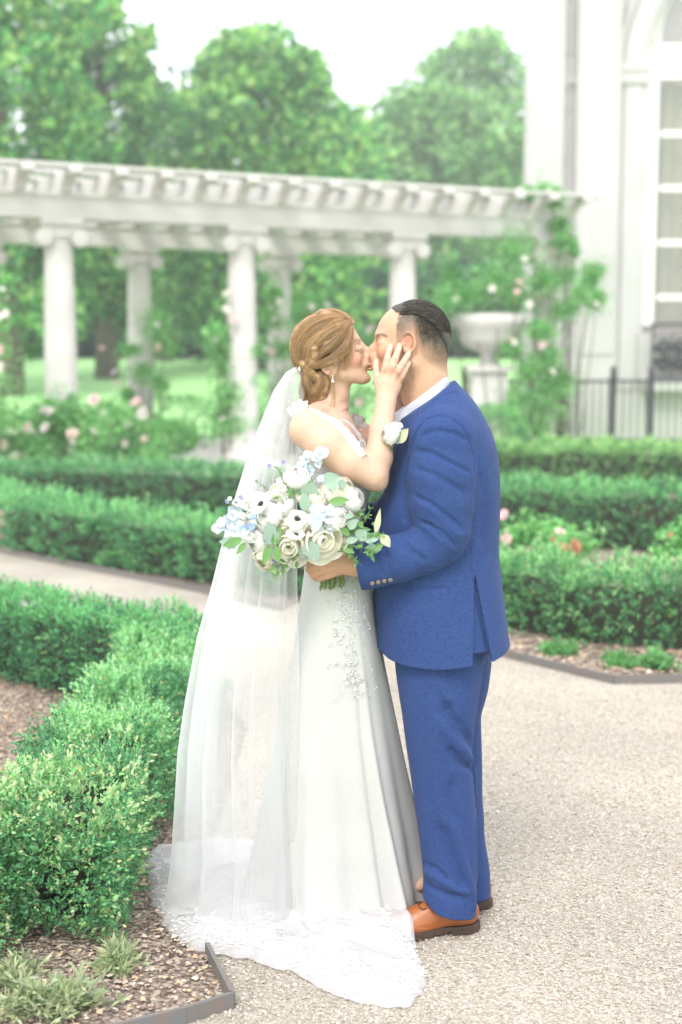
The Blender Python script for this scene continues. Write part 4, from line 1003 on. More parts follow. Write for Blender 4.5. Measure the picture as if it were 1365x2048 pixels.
C = mixc(C, (.5, .13, .12), .8 * np.maximum(near(V, Q(744, 729, 4), .006), near(V, Q(744, 736, 4), .006)))
for w in (-1, 1):
    sf = lambda x, y: Q(x, y, w * surf_of(B, x, y))
    C = mixc(C, (.06, .035, .025), .9 * nearline(V, np.array([sf(753, 673), sf(758, 669), sf(766, 669), sf(774, 673)]), .0036))
    C = mixc(C, (.08, .04, .03), .9 * nearline(V, np.array([sf(756, 688), sf(761, 690), sf(767, 687)]), .0024))
# shaved sides fading into darker hair
px_like = lambda V: (V[:, 0] / V[:, 1], (V[:, 2] - CAMZ) / V[:, 1])     # bearing only used to read the anatomy below
hc = Q(835, 672); ax = (V - hc)
u_ = (V[:, 0] - hc[0]) / s1; v_ = -(V[:, 2] - hc[2]) / s1                # pixels from the crown centre: right, down (world axes)
line_y = np.interp(u_, [-75, -60, -47, -43, -22, -12, 0, 10, 35, 58, 70], [-60, -46, -34, 22, 14, 2, 26, 46, 66, 76, 74])
fade = np.clip((line_y - v_) / 72, 0, 1) * (V[:, 2] > Q(835, 752)[2]) 
u_h = np.interp(v_, [-62, -45, -20, 10], [-38, -40, -47, -50]); fade[(V[:, 1] > Y0 + .05)] *= .9
dens = np.clip(fade * 1.3, 0, 1) ** .7 * (.95 + .28 * vnoise(V, 90, 5) + .25 * vnoise(V, 300, 6))
edge = np.clip((u_ - u_h + 10 * vnoise(V, 60, 7) + 6 * vnoise(V, 200, 8)) / 7, 0, 1)
C = mixc(C, (.036, .032, .025), np.clip(dens * edge, 0, .97))
C = mixc(C, (.03, .026, .022), .75 * np.exp(-((u_ + 12) / 20) ** 2 - ((v_ + 40) / 13) ** 2) * edge * (.8 + .5 * vnoise(V, 300, 3)))
C = mixc(C, (.035, .03, .025), .8 * near(V, Q(893, 712), .022) * (V[:, 2] > Q(893, 738)[2]))
# faint beard
bd = np.clip((v_ - 42) / 30, 0, 1) * (u_ < -5) * (u_ > -95) * (v_ < 110) * (V[:, 0] < Q(835, 760)[0]); C = mixc(C, (.3, .2, .15), .28 * bd * (.7 + .8 * vnoise(V, 300, 4)))
C = mixc(C, (.5, .24, .15), .35 * (V[:, 2] < Q(700, 1040)[2]))
body = attach('body', npmesh('groom_body', V, Fc, M_skin, np.clip(C, .01, .9)), groom, go)

# --- hair on top: short dark, combed back
lo, hi = bb((770, 905), (596, 760), 60, -60)
lo = B.lo + np.round((lo - B.lo) / B.h) * B.h; Hf = Field(lo, hi, B.h)
i0 = np.round((Hf.lo - B.lo) / B.h).astype(int); a0 = np.maximum(i0, 0); a1 = np.minimum(i0 + Hf.n, B.n)
Hf.f[tuple(slice(p - q, r - q) for p, q, r in zip(a0, i0, a1))] = Bf0[tuple(slice(p, r) for p, r in zip(a0, a1))]
S, x, y, z = Hf.sl(Hf.lo, Hf.lo + Hf.h * Hf.n)
# keep the top cap above a parting line that falls towards the nape
ww = -(y - Y0) / s1; uu = (x - hc[0]) / s1; vv = -(z - hc[2]) / s1
lim = np.interp(uu.ravel(), [-60, -48, -20, 10, 35, 52, 64, 70], [-53, -52, -52, -43, -22, 8, 46, 72])[:, None, None]
side = vv - lim - np.maximum(0, 52 - np.abs(ww)) * .42
Hf.f[S] -= np.clip(.0006 - side * s1 * .16, .0006, .0042).astype(np.float32) * np.clip((z - float(Q(890, 722)[2])) / .05, .05, 1)
Hf.half(Q(890, 716), (0, 0, -1), .004)
Hf.comb(S, np.broadcast_to((side * s1 * .35 + .001 * np.sin(uu * 1.3)), Hf.f[S].shape).astype(np.float32), .006, 'i'); Hf.comb(S, np.broadcast_to(((-51 + .006 * ww ** 2 - uu) * s1), Hf.f[S].shape).astype(np.float32), .003, 'i')
Hf.noise(.002, 60, 9, (.25, 1, 1))
V, Fc = Hf.surface()
C = jit((.04, .034, .032), 1).repeat(len(V), 0) * (1 + .9 * vnoise(V * [.2, 1, 1], 420, 1)[:, None])
hair = attach('hair', npmesh('groom_hair', V, Fc, M_hair_d, np.clip(C, .006, .2)), groom, go)
# fine strands over the top and bristles on the sides
def strands(name, roots, paths_fn, rad, mat, cols, parent, org, nseg=5):
    n = len(roots); P = paths_fn(roots)                                   # (n, nseg, 3)
    T = np.gradient(P, axis=1); T = unit(T); R = unit(rng.standard_normal((n, 1, 3))); A = unit(np.cross(T, R)); Bn = np.cross(T, A)
    m = P.shape[1]; rr = rad * np.interp(np.linspace(0, 1, m), [0, .6, 1], [1, .8, .15]); rr = rr[None, :, None]
    Vs = np.stack([P + A * rr * math.cos(a) + Bn * rr * math.sin(a) for a in (0, 2.09, 4.19)], 2).reshape(-1, 3)
    b = np.arange(n)[:, None, None] * m * 3 + np.arange(m - 1)[None, :, None] * 3
    Qd = np.concatenate([(b + np.array([j, (j + 1) % 3, 3 + (j + 1) % 3, 3 + j])).reshape(-1, 4) for j in range(3)])
    o = attach(name, npmesh(name, Vs, Qd, mat, np.repeat(cols, m * 3, 0)), parent, org); o['kind'] = 'stuff'; return o
def on_head(n, c, R, sel):
    out = []
    while len(out) < n:
        D = unit(rng.standard_normal((n * 3, 3))); P = np.asarray(c) + D * R; k = sel(P); out += list(zip(P[k], D[k]))
    out = out[:n]; return np.array([o[0] for o in out]), np.array([o[1] for o in out])
def selb(P):
    u = (P[:, 0] - hc[0]) / s1; v = -(P[:, 2] - hc[2]) / s1; ly = np.interp(u, [-48, -43, -22, -12, 0, 10, 35, 58, 70], [-34, 12, 6, -6, 14, 34, 56, 66, 64]); top = np.interp(u, [-60, -48, -20, 10, 35, 52, 64, 70], [-46, -44, -50, -38, -14, 16, 54, 80])
    return (u > np.interp(v, [-62, -45, -20, 10], [-38, -40, -47, -50]) + 2) & (v < ly - 12) & (v > top - 12) & (rng.random(len(P)) < np.clip((ly - v) / 45, 0, 1))
Rh = R3(63, 62, 51); P, D = on_head(14000, Q(835, 670), Rh, selb)
f = lambda r: (P[:, None] + D[:, None] * .0004 + (unit(D * .75 + np.array([.35, 0, -.55]) + .15 * rng.standard_normal(D.shape)))[:, None] * (np.linspace(0, 1, 3)[None, :, None] * .0065))
strands('hair', P, f, .00022, M_hair_d, jit((.035, .03, .024), len(P), .3), groom, go).name = 'short_hair'
def selt(P):
    u = (P[:, 0] - hc[0]) / s1; v = -(P[:, 2] - hc[2]) / s1; w = np.abs(P[:, 1] - Y0) / s1; top = np.interp(u, [-60, -48, -20, 10, 35, 52, 64, 70], [-53, -50, -54, -45, -24, 6, 44, 70])
    return (u > -50) & (v < top + 5 + np.maximum(0, 52 - w) * .42)
P, D = on_head(13000, Q(834, 668), R3(66, 65.5, 53), selt)
tg = unit(np.array([1, 0, 0]) - D * D[:, :1] + np.array([0, 0, -.15])); tg = unit(tg - D * (tg * D).sum(1)[:, None])
def fp(r):
    t = np.linspace(0, 1, 5)[None, :, None] * .026; q = P[:, None] + tg[:, None] * t - D[:, None] * (t ** 2) * 5.5 + D[:, None] * .0016 + .001 * rng.standard_normal((len(P), 1, 3)); return q
strands('hair', P, fp, .0005, M_hair_d, jit((.06, .05, .045), len(P), .6), groom, go).name = 'combed_hair'

# --- jacket
lo, hi = bb((690, 1035), (755, 1325), 190, -175, .02)
J = Field(lo, hi, .0027)
rows = [(752, 858, 903, 38, 10), (770, 838, 918, 52, 6), (786, 822, 934, 84, 4), (804, 812, 950, 112, 2), (822, 805, 962, 132, 0), (850, 794, 977, 143, 0), (885, 785, 990, 148, 0), (930, 779, 997, 147, 0), (980, 772, 1000, 142, 0), (1010, 752, 1000, 138, 0),
        (1060, 745, 997, 132, 0), (1100, 744, 997, 130, 0), (1150, 745, 1002, 134, 0), (1200, 747, 1008, 140, 0), (1250, 750, 1014, 146, 0), (1320, 754, 1023, 152, 0)]
def stack(rows):
    zz = []; xc = []; rx = []; yc = []; ry = []
    for py, xl, xr, rw, w0 in rows:
        a, b = Q(xl, py, w0), Q(xr, py, w0); zz.append(a[2]); xc.append((a[0] + b[0]) / 2); rx.append((b[0] - a[0]) / 2); yc.append(Y0 - w0 * mpp(py)); ry.append(rw * mpp(py))
    o = np.argsort(zz); zi = np.array(zz)[o]; zf = np.linspace(zi[0], zi[-1], 90)
    def sm(v):
        v = np.interp(zf, zi, np.array(v)[o]); k = np.array([1, 2, 3, 2, 1]) / 9; p = np.pad(v, 2, 'reflect', reflect_type='odd'); return np.convolve(p, k, 'valid')
    return zf, sm(xc), sm(rx), sm(yc), sm(ry)
J.loft(*stack(rows), k=0, e=2.25)
st = mpp(950)
# shoulders and sleeves (near one bent at the elbow, far one reaching round her)
J.ell(Q(884, 868, 118), R3(58, 46, 46, 870), .03)
J.chain([Q(884, 875, 122), Q(884, 950, 128), Q(884, 1010, 132), Q(886, 1062, 136), Q(882, 1082, 138)], [56 * st, 61 * st, 57 * st, 50 * st, 42 * st], .018, fy=1.15)
J.chain([Q(884, 1078, 138), Q(850, 1100, 140), Q(800, 1116, 140), Q(728, 1133, 136)], [44 * st, 44 * st, 44 * st, 46 * st], .014, fy=1.35)
J.ell(Q(880, 870, -112), R3(56, 44, 50, 870), .03)
J.chain([Q(880, 880, -118), Q(860, 970, -120), Q(800, 1030, -90), Q(742, 1035, -60)], [54 * st, 48 * st, 38 * st, 30 * st], .02)
# cuff opening and cut
nc = np.array([-(1183 - 1100), 0, -(712 - 724)]) ; J.half(Q(713, 1130, 136), (-1, 0, -.2), .002, lo=Q(600, 1200, 250), hi=Q(740, 1060, 84) + [0, 0, 0])
J.cap(Q(700, 1131, 136), Q(752, 1124, 138), 33 * st, 31 * st, .003, 's', fy=1.5)
# collar and neck opening
J.cap(Q(842, 720, 0), Q(858, 800, 0), 46 * st, 40 * st, .004, 's', fy=1.0)
J.cap(Q(812, 770, 0), Q(786, 905, 0), 34 * st, 12 * st, .006, 's')
pA = Q(907, 762); pB = Q(806, 834); n_ = np.array([-(pB - pA)[2], 0, (pB - pA)[0]]); n_ = n_ * (1 if n_[2] > 0 else -1)
J.half(pA, n_, .003, lo=Q(700, 850, 200), hi=Q(930, 700, -200))
# hem
zh = lambda u: None
S, x, y, z = J.sl(J.lo, J.lo + J.h * J.n)
hx = np.array([float(Q(p, 1300)[0]) for p in (740, 752, 775, 800, 870, 940, 975, 1022)]); hz = np.array([float(Q(800, p)[2]) for p in (1262, 1284, 1299, 1305, 1309, 1302, 1298, 1283)])
lim = np.interp(x.ravel(), hx, hz)[:, None, None] + 0 * y
J.comb(S, np.broadcast_to(lim - z, J.f[S].shape).astype(np.float32), .003, 'i')
# hollow below the hem so that the trousers come out of it
J.loft(*stack([(1288, 770, 1000, 132, 0), (1330, 770, 1004, 136, 0)]), k=.002, op='s', e=2.3)
# wedge of the side vent
def wq(px, py, w=150): return Q(px, py, w)
def surf_w(px, py):    # depth of the jacket's near face (pixels towards the camera)
    p = None
    for w in range(190, -20, -1):
        q = Q(px, py, w); i = np.round((q - J.lo) / J.h).astype(int)
        if (i >= 0).all() and (i < J.n).all() and J.f[tuple(i)] < 0: return w
    return 100
for k in range(12):
    t0, t1 = k / 12, (k + 1) / 12; xa = 939 + (972 - 939) * t0; xb = 939 + (972 - 939) * t1; ya = 1130 + 190 * t0; yb_ = 1130 + 190 * t1
xw = []
def wedge(depth):
    P = [Q(px, py) for px, py in ((939, 1128), (932, 1330), (978, 1330))]; (x1, z1), (x2, z2), (x3, z3) = [(p[0], p[2]) for p in P]
    def e(xa, za, xb, zb): L_ = math.hypot(xb - xa, zb - za); return ((x - xa) * (zb - za) - (z - za) * (xb - xa)) / L_
    d = np.maximum(np.maximum(e(x1, z1, x2, z2) * 1, e(x2, z2, x3, z3) * 1), e(x3, z3, x1, z1) * 1)
    d2 = np.maximum(np.maximum(-e(x1, z1, x2, z2), -e(x2, z2, x3, z3)), -e(x3, z3, x1, z1))
    d = np.where((d2 > d), np.minimum(d, d2), d2) if False else np.minimum(d, d2)
    k = (y < Y0 - 60 * st); shell = J.f[S] + depth       # below the surface by `depth`
    dd = np.where(k, np.maximum(d + 0 * y, -(shell)), .05); J.comb(S, dd.astype(np.float32), .0015, 's')
wedge(.012)
def line(pts, depth, width, off=0):
    P = []
    for (a, b), (c, d) in zip(pts[:-1], pts[1:]):
        n = max(2, int(math.hypot(c - a, d - b) / 6))
        for i in range(n): P.append((a + (c - a) * i / n, b + (d - b) * i / n))
    P.append(pts[-1]); ws = np.array([surf_w(a, b) for a, b in P], float); wp_ = np.pad(ws, 3, 'edge'); ws = np.convolve(wp_, np.ones(7) / 7, 'valid')
    P3 = [Q(a, b, w + off) for (a, b), w in zip(P, ws)]
    J.crease(P3, depth * FG, width)
FG = 1.0
# sleeve seam round the arm-hole, folds, lapel, pocket, back vent edge
line([(838, 858), (850, 842), (872, 833), (900, 836), (925, 855), (942, 890), (949, 925), (947, 948)], .0045, .004)
line([(836, 862), (822, 895), (816, 930), (818, 985), (828, 1030)], .005, .0045)
FG = .9
for pts, d, w in (([(842, 872), (870, 862), (905, 866), (935, 880)], .004, .007), ([(850, 890), (890, 880), (925, 898)], -.0018, .011), ([(828, 900), (860, 905), (900, 925), (942, 945)], .005, .006),
                  ([(890, 908), (915, 926), (940, 945)], -.002, .009), ([(826, 935), (870, 950), (930, 985)], .0035, .008), ([(850, 962), (890, 985), (925, 1015)], -.002, .013), ([(826, 990), (860, 1005), (905, 1040), (928, 1060)], .005, .006),
                  ([(834, 1005), (870, 1025), (918, 1075)], -.0045, .006), ([(836, 1042), (862, 1050), (885, 1078)], .0075, .005), ([(842, 1052), (872, 1068), (905, 1100)], -.005, .006), ([(850, 1050), (880, 1058), (915, 1096)], .004, .005),
                  ([(800, 1072), (820, 1100), (850, 1120)], .004, .007), ([(770, 1082), (782, 1110), (790, 1140)], -.0035, .008), ([(742, 1090), (756, 1120), (764, 1150)], .003, .007), ([(925, 1100), (905, 1122), (870, 1138)], -.003, .006),
                  ([(815, 925), (806, 980), (812, 1040)], .004, .009), ([(955, 940), (968, 1000), (962, 1080)], .0018, .014), ([(972, 930), (984, 990), (975, 1070)], -.0016, .014)):
    line(pts, d if d > 0 else d * .45, w * 1.15)
FG = 1.0
line([(921, 783), (890, 791), (868, 802), (850, 820), (845, 829), (826, 834), (822, 846), (806, 880), (790, 915), (783, 950)], .0075, .0034)
line([(924, 787), (893, 795), (872, 806), (854, 824), (849, 833), (830, 838), (826, 850), (810, 884)], -.0035, .004)     # lapel and collar edge
line([(940, 1000), (941, 1060), (940, 1130)], .003, .0036)                                                                       # side seam
line([(846, 1138), (890, 1136)], .004, .0034); line([(788, 1171), (840, 1178), (892, 1176)], .006, .0036)                          # pocket flap
line([(940, 1130), (975, 1297)], .003, .0034)
J.noise(.0038, 11, 4)
V, Fc = J.surface()
jk = attach('jacket', npmesh('jacket', V, Fc, M_suit), groom, go)
# cuff buttons
bt = MB(); bt.lathe([(0, .0022), (.004, .0024), (.0062, .0014), (.0066, 0), (.0, -.001)], n=16); M_btn = material('brown_button', (.16, .12, .09), .3); btm = bt.mesh('button', M_btn, True)
for px, py in ((745, 1167), (757, 1164.5), (769, 1162), (781, 1159.5)):
    w = surf_w(px, py); q = Q(px, py, w + 1.5); link('button', btm, jk, q - np.array(go), (PI / 2, 0, 0))

# --- shirt collar
CF = Field(*bb((770, 920), (735, 900), 70, -70), .0024)
CF.chain([Q(848, 745, 0), Q(856, 800, 0)], [47 * st, 48 * st], .01)
CF.chain([Q(836, 790, 0), Q(806, 850, 0), Q(796, 900, 0)], [40 * st, 34 * st, 24 * st], .02)
pA = Q(899, 742); pB = Q(806, 812); n_ = np.array([-(pB - pA)[2], 0, (pB - pA)[0]]); n_ = n_ * (1 if n_[2] > 0 else -1)
CF.half(Q(900, 745), n_, .002)
CF.cap(Q(846, 700, 0), Q(853, 770, 0), 43 * st, 42.5 * st, .003, 's')
V, Fc = CF.surface(); attach('shirt', npmesh('shirt', V, Fc, M_shirt), groom, go)

# --- trousers
lo, hi = bb((760, 1010), (1270, 1850), 150, -140, .02); T_ = Field(lo, hi, .0036)
near_leg = [(1270, 790, 985, 105, 25), (1330, 791, 968, 84, 45), (1400, 800, 958, 74, 58), (1450, 807, 950, 68, 62), (1500, 814, 944, 63, 62), (1550, 822, 946, 60, 62), (1600, 829, 950, 57, 62), (1650, 836, 953, 54, 62), (1700, 842, 954, 52, 62), (1740, 846, 955, 51, 62), (1775, 846, 954, 52, 62), (1838, 842, 953, 54, 62)]
far_leg = [(1270, 800, 985, 105, -25), (1330, 812, 983, 82, -45), (1380, 815, 976, 74, -50), (1430, 820, 962, 68, -52), (1500, 825, 963, 63, -50), (1600, 838, 965, 57, -48), (1680, 848, 970, 54, -46), (1740, 858, 981, 52, -44), (1800, 858, 983, 51, -42)]
T_.loft(*stack(near_leg), k=0, e=2.15); T_.loft(*stack(far_leg), k=.004, e=2.15)
J2, J = J, T_
S, x, y, z = T_.sl(T_.lo, T_.lo + T_.h * T_.n)
hx = np.array([float(Q(p, 1800, 62)[0]) for p in (836, 850, 872, 905, 955)]); hz = np.array([float(Q(900, p, 62)[2]) for p in (1783, 1797, 1812, 1822, 1828)])
lim = np.interp(x.ravel(), hx, hz)[:, None, None] + 0 * y; nearm = (y < Y0 - 20 * st)
T_.comb(S, np.where(nearm, np.broadcast_to(lim - z, T_.f[S].shape), float(Q(970, 1790, -40)[2]) - z).astype(np.float32), .003, 'i')
FG = 1.6
for pts, d, w in (([(868, 1330), (880, 1370), (900, 1400)], -.003, .012), ([(880, 1440), (905, 1480), (945, 1520)], -.0055, .012), ([(905, 1455), (930, 1470), (946, 1490)], .006, .012), ([(888, 1410), (905, 1440), (925, 1455)], .004, .012),
                  ([(900, 1500), (918, 1525), (950, 1545)], .005, .010), ([(858, 1300), (870, 1500), (885, 1650)], -.0015, .02), ([(902, 1640), (920, 1700), (945, 1780), (950, 1815)], -.005, .010), ([(880, 1650), (895, 1700), (925, 1770)], .005, .012),
                  ([(850, 1745), (875, 1755), (905, 1775), (935, 1785)], -.005, .009), ([(848, 1765), (880, 1785), (925, 1800)], .005, .009), ([(845, 1725), (870, 1735), (895, 1760)], .004, .008), ([(950, 1540), (952, 1640), (955, 1760)], -.002, .006),
                  ([(905, 1560), (900, 1600), (912, 1640)], .003, .014), ([(968, 1330), (958, 1400), (948, 1460)], .003, .004), ([(960, 1450), (945, 1480), (950, 1500)], .005, .006)):
    line(pts, d, w)
T_.noise(.005, 7, 6, (1, 1, .5)); T_.noise(.002, 22, 5)
V, Fc = T_.surface(); attach('trousers', npmesh('trousers', V, Fc, M_suit), groom, go)

# --- shoes
def shoe(toe, heel, label=None):
    """toe and heel: ground points (x, y)"""
    toe = np.array([*toe, 0.]); heel = np.array([*heel, 0.]); d = unit(toe - heel); L_ = np.linalg.norm(toe - heel); n = np.array([-d[1], d[0], 0])
    lo = np.minimum(toe, heel) - .08; hi = np.maximum(toe, heel) + .08; lo[2] = -.01; hi[2] = .15
    U = Field(lo, hi, .0026); P = lambda t, z, w=0: heel + d * t * L_ + n * w + np.array([0, 0, z])
    Rm = np.stack([d, n, [0, 0, 1.]])
    U.ell(P(.16, .055), (.052, .036, .048), .0, rot=Rm); U.ell(P(.38, .055), (.075, .039, .040), .02, rot=Rm); U.ell(P(.66, .036), (.078, .048, .036), .03, rot=Rm)
    U.ell(P(.86, .03), (.042, .040, .021), .03, rot=Rm); U.cap(P(.22, .09), P(.6, .056), .036, .029, .025); U.cap(P(.18, .08), P(.2, .13), .034, .036, .02)
    S, x, y, z = U.sl(U.lo, U.lo + U.h * U.n); U.comb(S, np.broadcast_to(.026 - z, U.f[S].shape).astype(np.float32), .003, 'i')
    for w in (-1, 1): U.crease([P(.46, .035, w * .046), P(.56, .04, w * .046), P(.66, .045, w * .042), P(.68, .06, w * .026), P(.66, .072, w * .012)], .0024, .0024); U.crease([P(.46, .035, w * .046), P(.2, .05, w * .04), P(.08, .06, w * .03)], .0016, .0018)
    U.crease([P(.84, .03, -.044), P(.83, .05, -.025), P(.82, .056, 0), P(.83, .05, .025), P(.84, .03, .044)], .002, .0022)
    V, Fc = U.surface(); me = npmesh('shoe', V, Fc, M_leather); o = attach('shoe', me, groom, go)
    K = Field(lo, hi, .0026)
    K.ell(P(.16, .0), (.056, .040, .3), .0, rot=Rm); K.ell(P(.42, .0), (.1, .034, .3), .02, rot=Rm); K.ell(P(.75, .0), (.088, .052, .3), .03, rot=Rm)
    S, x, y, z = K.sl(K.lo, K.lo + K.h * K.n); K.comb(S, np.broadcast_to(np.maximum(z - .027, .001 - z), K.f[S].shape).astype(np.float32), .001, 'i')
    t = ((x - heel[0]) * d[0] + (y - heel[1]) * d[1]) / L_; arch = np.maximum(z - (.0185 - .006 * np.clip((t - .7) / .3, 0, 1)) , np.maximum(.29 - t, -1) * L_)
    toe_up = np.clip((t - .8) / .2, 0, 1) * .006 + np.where(t > .29, .012, 0) * np.clip(1 - (t - .29) / .3, 0, 1)
    K.comb(S, np.maximum(z - toe_up, (.29 - t) * L_).astype(np.float32) * np.ones(K.f[S].shape, np.float32), .0, 's')
    V, Fc = K.surface(); attach('sole', npmesh('sole', V, Fc, M_sole), o, (0, 0, 0)).location = (-go[0] * 0, 0, 0)
    bpy.data.objects[o.name]; so = o.children[0]; so.data.transform(Matrix.Translation(-go))
    lb = MB()
    for i, tt in enumerate((.55, .6, .65)): zt = .092 - i * .0065; lb.tube([P(tt + .02, zt - .016, -.024), P(tt + .008, zt - .003, -.012), P(tt, zt, 0), P(tt, zt - .003, .012), P(tt - .01, zt - .016, .024)], .002, 6)
    b0 = P(.56, .094)
    for w in (-1, 1):
        a = np.linspace(0, 2 * PI, 14); lb.tube([b0 + n * w * (.014 * (1 - np.cos(q))) + d * .012 * np.sin(q) + np.array([0, 0, .004 - .01 * abs(math.sin(q / 2))]) for q in a], .0014, 6)
        lb.tube([b0, b0 + n * w * .012 - np.array([0, 0, .008]) + d * .01, b0 + n * w * .028 - np.array([0, 0, .03]) + d * .008], .0014, 6)
    l = lb.build('shoelace', M_lace_cord, o, True); l.location = -go
    return o
h1 = G(956, 1857)[:2]; shoe(G(752, 1879)[:2], h1)
shoe(G(782, 1815)[:2], G(981, 1812)[:2])
J = J2
# ================================================================== THE BRIDE
bride = empty('person', (-.05, Y0 + .1, 0), 0, 'woman in white lace wedding dress, brown pinned-up hair, near hand on the man\'s cheek', 'person', 'bride and groom')
bo_ = Vector(bride.location)
lo, hi = bb((560, 850), (612, 1200), 140, -130)
K = Field(lo, hi, .0024)
K.ell(Q(652, 690), R3(58, 58, 49), .0)                      # skull (mostly under the hair)
K.ell(Q(672, 686), R3(40, 46, 44), .02); K.ell(Q(688, 680), R3(26, 30, 36), .015, rot=-20)
K.ell(Q(684, 712), R3(36, 42, 37), .02)                     # face
K.ell(Q(697, 738), R3(34, 27, 30), .02, rot=8)              # lower face
for w in (-1, 1): K.cap(Q(664, 742, w * 34), Q(724, 757, w * 10), 12 * s1, 11 * s1, .02); K.ell(Q(706, 718, w * 23), R3(17, 15, 12), .015)
K.ell(Q(712, 709), R3(17, 15, 24), .012); K.ell(Q(729, 718), R3(10, 9, 12), .010); K.ell(Q(720, 697), R3(9, 12, 15), .010)
K.ell(Q(731, 757), R3(11, 9, 12), .012)                     # chin
K.ell(Q(712, 681), R3(9, 8, 26), .012)                      # brow
K.chain([Q(722, 690, 0), Q(735, 702, 0), Q(741, 709, 0)], [5.5 * s1, 6 * s1, 7.6 * s1], .010)
for w in (-1, 1): K.ell(Q(734, 713, w * 6), R3(6, 5, 4.6), .004); K.ell(Q(737, 718, w * 5), R3(2.2, 1.4, 1.8), .002, 's')
K.ell(Q(731, 729), R3(10, 11, 15), .010); K.ell(Q(742, 729), R3(5, 3.4, 10), .003); K.ell(Q(741, 738), R3(5, 3.8, 9), .003)
K.crease([Q(744, 734, 0), Q(740, 734, 6), Q(733, 735, 11)], .0022, .0022)
for w in (-1, 1):
    K.ell(Q(725, 697, w * 24), R3(9, 7, 9), .007, 's'); K.ell(Q(719, 698, w * 22), R3(8.5, 7, 8.5), .004)
    K.crease([Q(725, 697, w * 26), Q(720, 701, w * 31), Q(713, 701, w * 32)], .001, .002)
    c = Q(655, 733, w * 46); K.ell(c, R3(10, 15, 4.5), .005, rot=10); t = np.linspace(-2.2, 2.3, 14)
    K.chain([Q(654 - 9.5 * math.cos(a), 731 - 14 * math.sin(a), w * (50 - 2 * math.cos(a))) for a in t], [2.2 * s1] * 14, .003)
    K.ell(Q(657, 732, w * 53), R3(4.5, 8, 4), .003, 's'); K.ell(Q(656, 745, w * 49), R3(5, 5.5, 3.4), .004)
K.chain([Q(668, 750), Q(669, 790), Q(660, 835)], [30 * s1, 27 * s1, 33 * s1], .025)
K.crease([Q(664, 755, 34), Q(676, 800, 30), Q(690, 838, 16)], -.003, .006)
# trunk
def loftpx(fd, rows, **kw): fd.loft(*stack(rows), **kw)
loftpx(K, [(820, 640, 690, 50, 0), (835, 606, 702, 95, 0), (860, 596, 716, 112, 0), (900, 600, 738, 104, 0), (930, 604, 746, 98, 0), (980, 612, 738, 90, 0), (1040, 624, 720, 80, 0), (1100, 622, 722, 82, 0), (1170, 622, 726, 86, 0)], k=.03, e=2.1)
K.cap(Q(655, 822), Q(622, 846, 80), 26 * s1, 34 * s1, .03); K.cap(Q(655, 822), Q(640, 846, -80), 26 * s1, 34 * s1, .03)
K.crease([Q(700, 838, 10), Q(688, 848, 40), Q(672, 846, 70)], -.003, .006)                   # collar bone
# near arm
s3 = mpp(900)
K.chain([Q(619, 858, 100), Q(652, 890, 112), Q(700, 925, 114), Q(748, 950, 112)], [39 * s3, 38 * s3, 34 * s3, 28 * s3], .014)
K.chain([Q(748, 952, 112), Q(757, 915, 104), Q(765, 860, 90), Q(772, 803, 74)], [27 * s3, 27 * s3, 23.5 * s3, 18.5 * s3], .010, fy=1.12)
K.ell(Q(759, 966, 112), R3(16, 16, 16), .012)
K.crease([Q(728, 917, 140), Q(740, 927, 138), Q(742, 935, 138)], .003, .004)
pr = 19 * s1
hand(K, (Q(772, 803, 74), 18.5 * s1), (Q(777, 768, 66), R3(26, 27, 12), 8),
     [[(Q(768, 752, 68), 8.4 * s1), (Q(771, 740, 70), 7.6 * s1), (Q(775, 719, 67), 6.8 * s1), (Q(779, 702, 61), 6.2 * s1), (Q(782, 693, 57), 5.4 * s1)],
      [(Q(779, 752, 71), 8.4 * s1), (Q(784, 738, 74), 7.6 * s1), (Q(791, 717, 71), 6.8 * s1), (Q(797, 700, 64), 6.2 * s1), (Q(800, 691, 60), 5.4 * s1)],
      [(Q(789, 756, 71), 8.2 * s1), (Q(796, 744, 75), 7.3 * s1), (Q(806, 727, 72), 6.5 * s1), (Q(814, 714, 66), 6 * s1), (Q(818, 706, 62), 5.2 * s1)],
      [(Q(795, 766, 68), 7.6 * s1), (Q(802, 755, 71), 6.6 * s1), (Q(809, 742, 68), 5.8 * s1), (Q(815, 731, 63), 5.4 * s1), (Q(818, 725, 60), 4.8 * s1)]],
     [(Q(760, 776, 62), 10.5 * s1), (Q(756, 760, 60), 9 * s1), (Q(754, 742, 55), 7.4 * s1), (Q(753, 728, 50), 6.6 * s1), (Q(753, 722, 48), 5.6 * s1)], 20 * s1)
# far arm reaching up to the far side of his neck
K.chain([Q(650, 858, -95), Q(715, 872, -86), Q(775, 888, -84)], [33 * s3, 30 * s3, 25 * s3], .012)
K.chain([Q(775, 888, -84), Q(790, 840, -76), Q(797, 800, -66)], [25 * s3, 20 * s3, 17 * s3], .010)
hand(K, (Q(797, 800, -66), 16 * s1), (Q(804, 776, -60), R3(24, 26, 11), 14),
     [[(Q(800, 765, -60), 8 * s1), (Q(806, 735, -60), 7 * s1), (Q(812, 705, -60), 5.6 * s1)], [(Q(808, 765, -60), 8 * s1), (Q(818, 735, -62), 7 * s1), (Q(826, 708, -62), 5.6 * s1)],
      [(Q(814, 768, -60), 8 * s1), (Q(828, 742, -60), 7 * s1), (Q(838, 718, -58), 5.6 * s1)], [(Q(818, 776, -58), 7.6 * s1), (Q(834, 756, -56), 6.4 * s1), (Q(844, 740, -54), 5 * s1)]],
     [(Q(790, 775, -56), 9 * s1), (Q(784, 755, -54), 8 * s1), (Q(782, 735, -52), 6 * s1)], 18 * s1)
for a, b in (((784, 738, 84), (795, 748, 84)), ): pass
K.noise(.0006, 70, 3)
V, Fc = K.surface(); V, Fc = K.biggest(V, Fc)
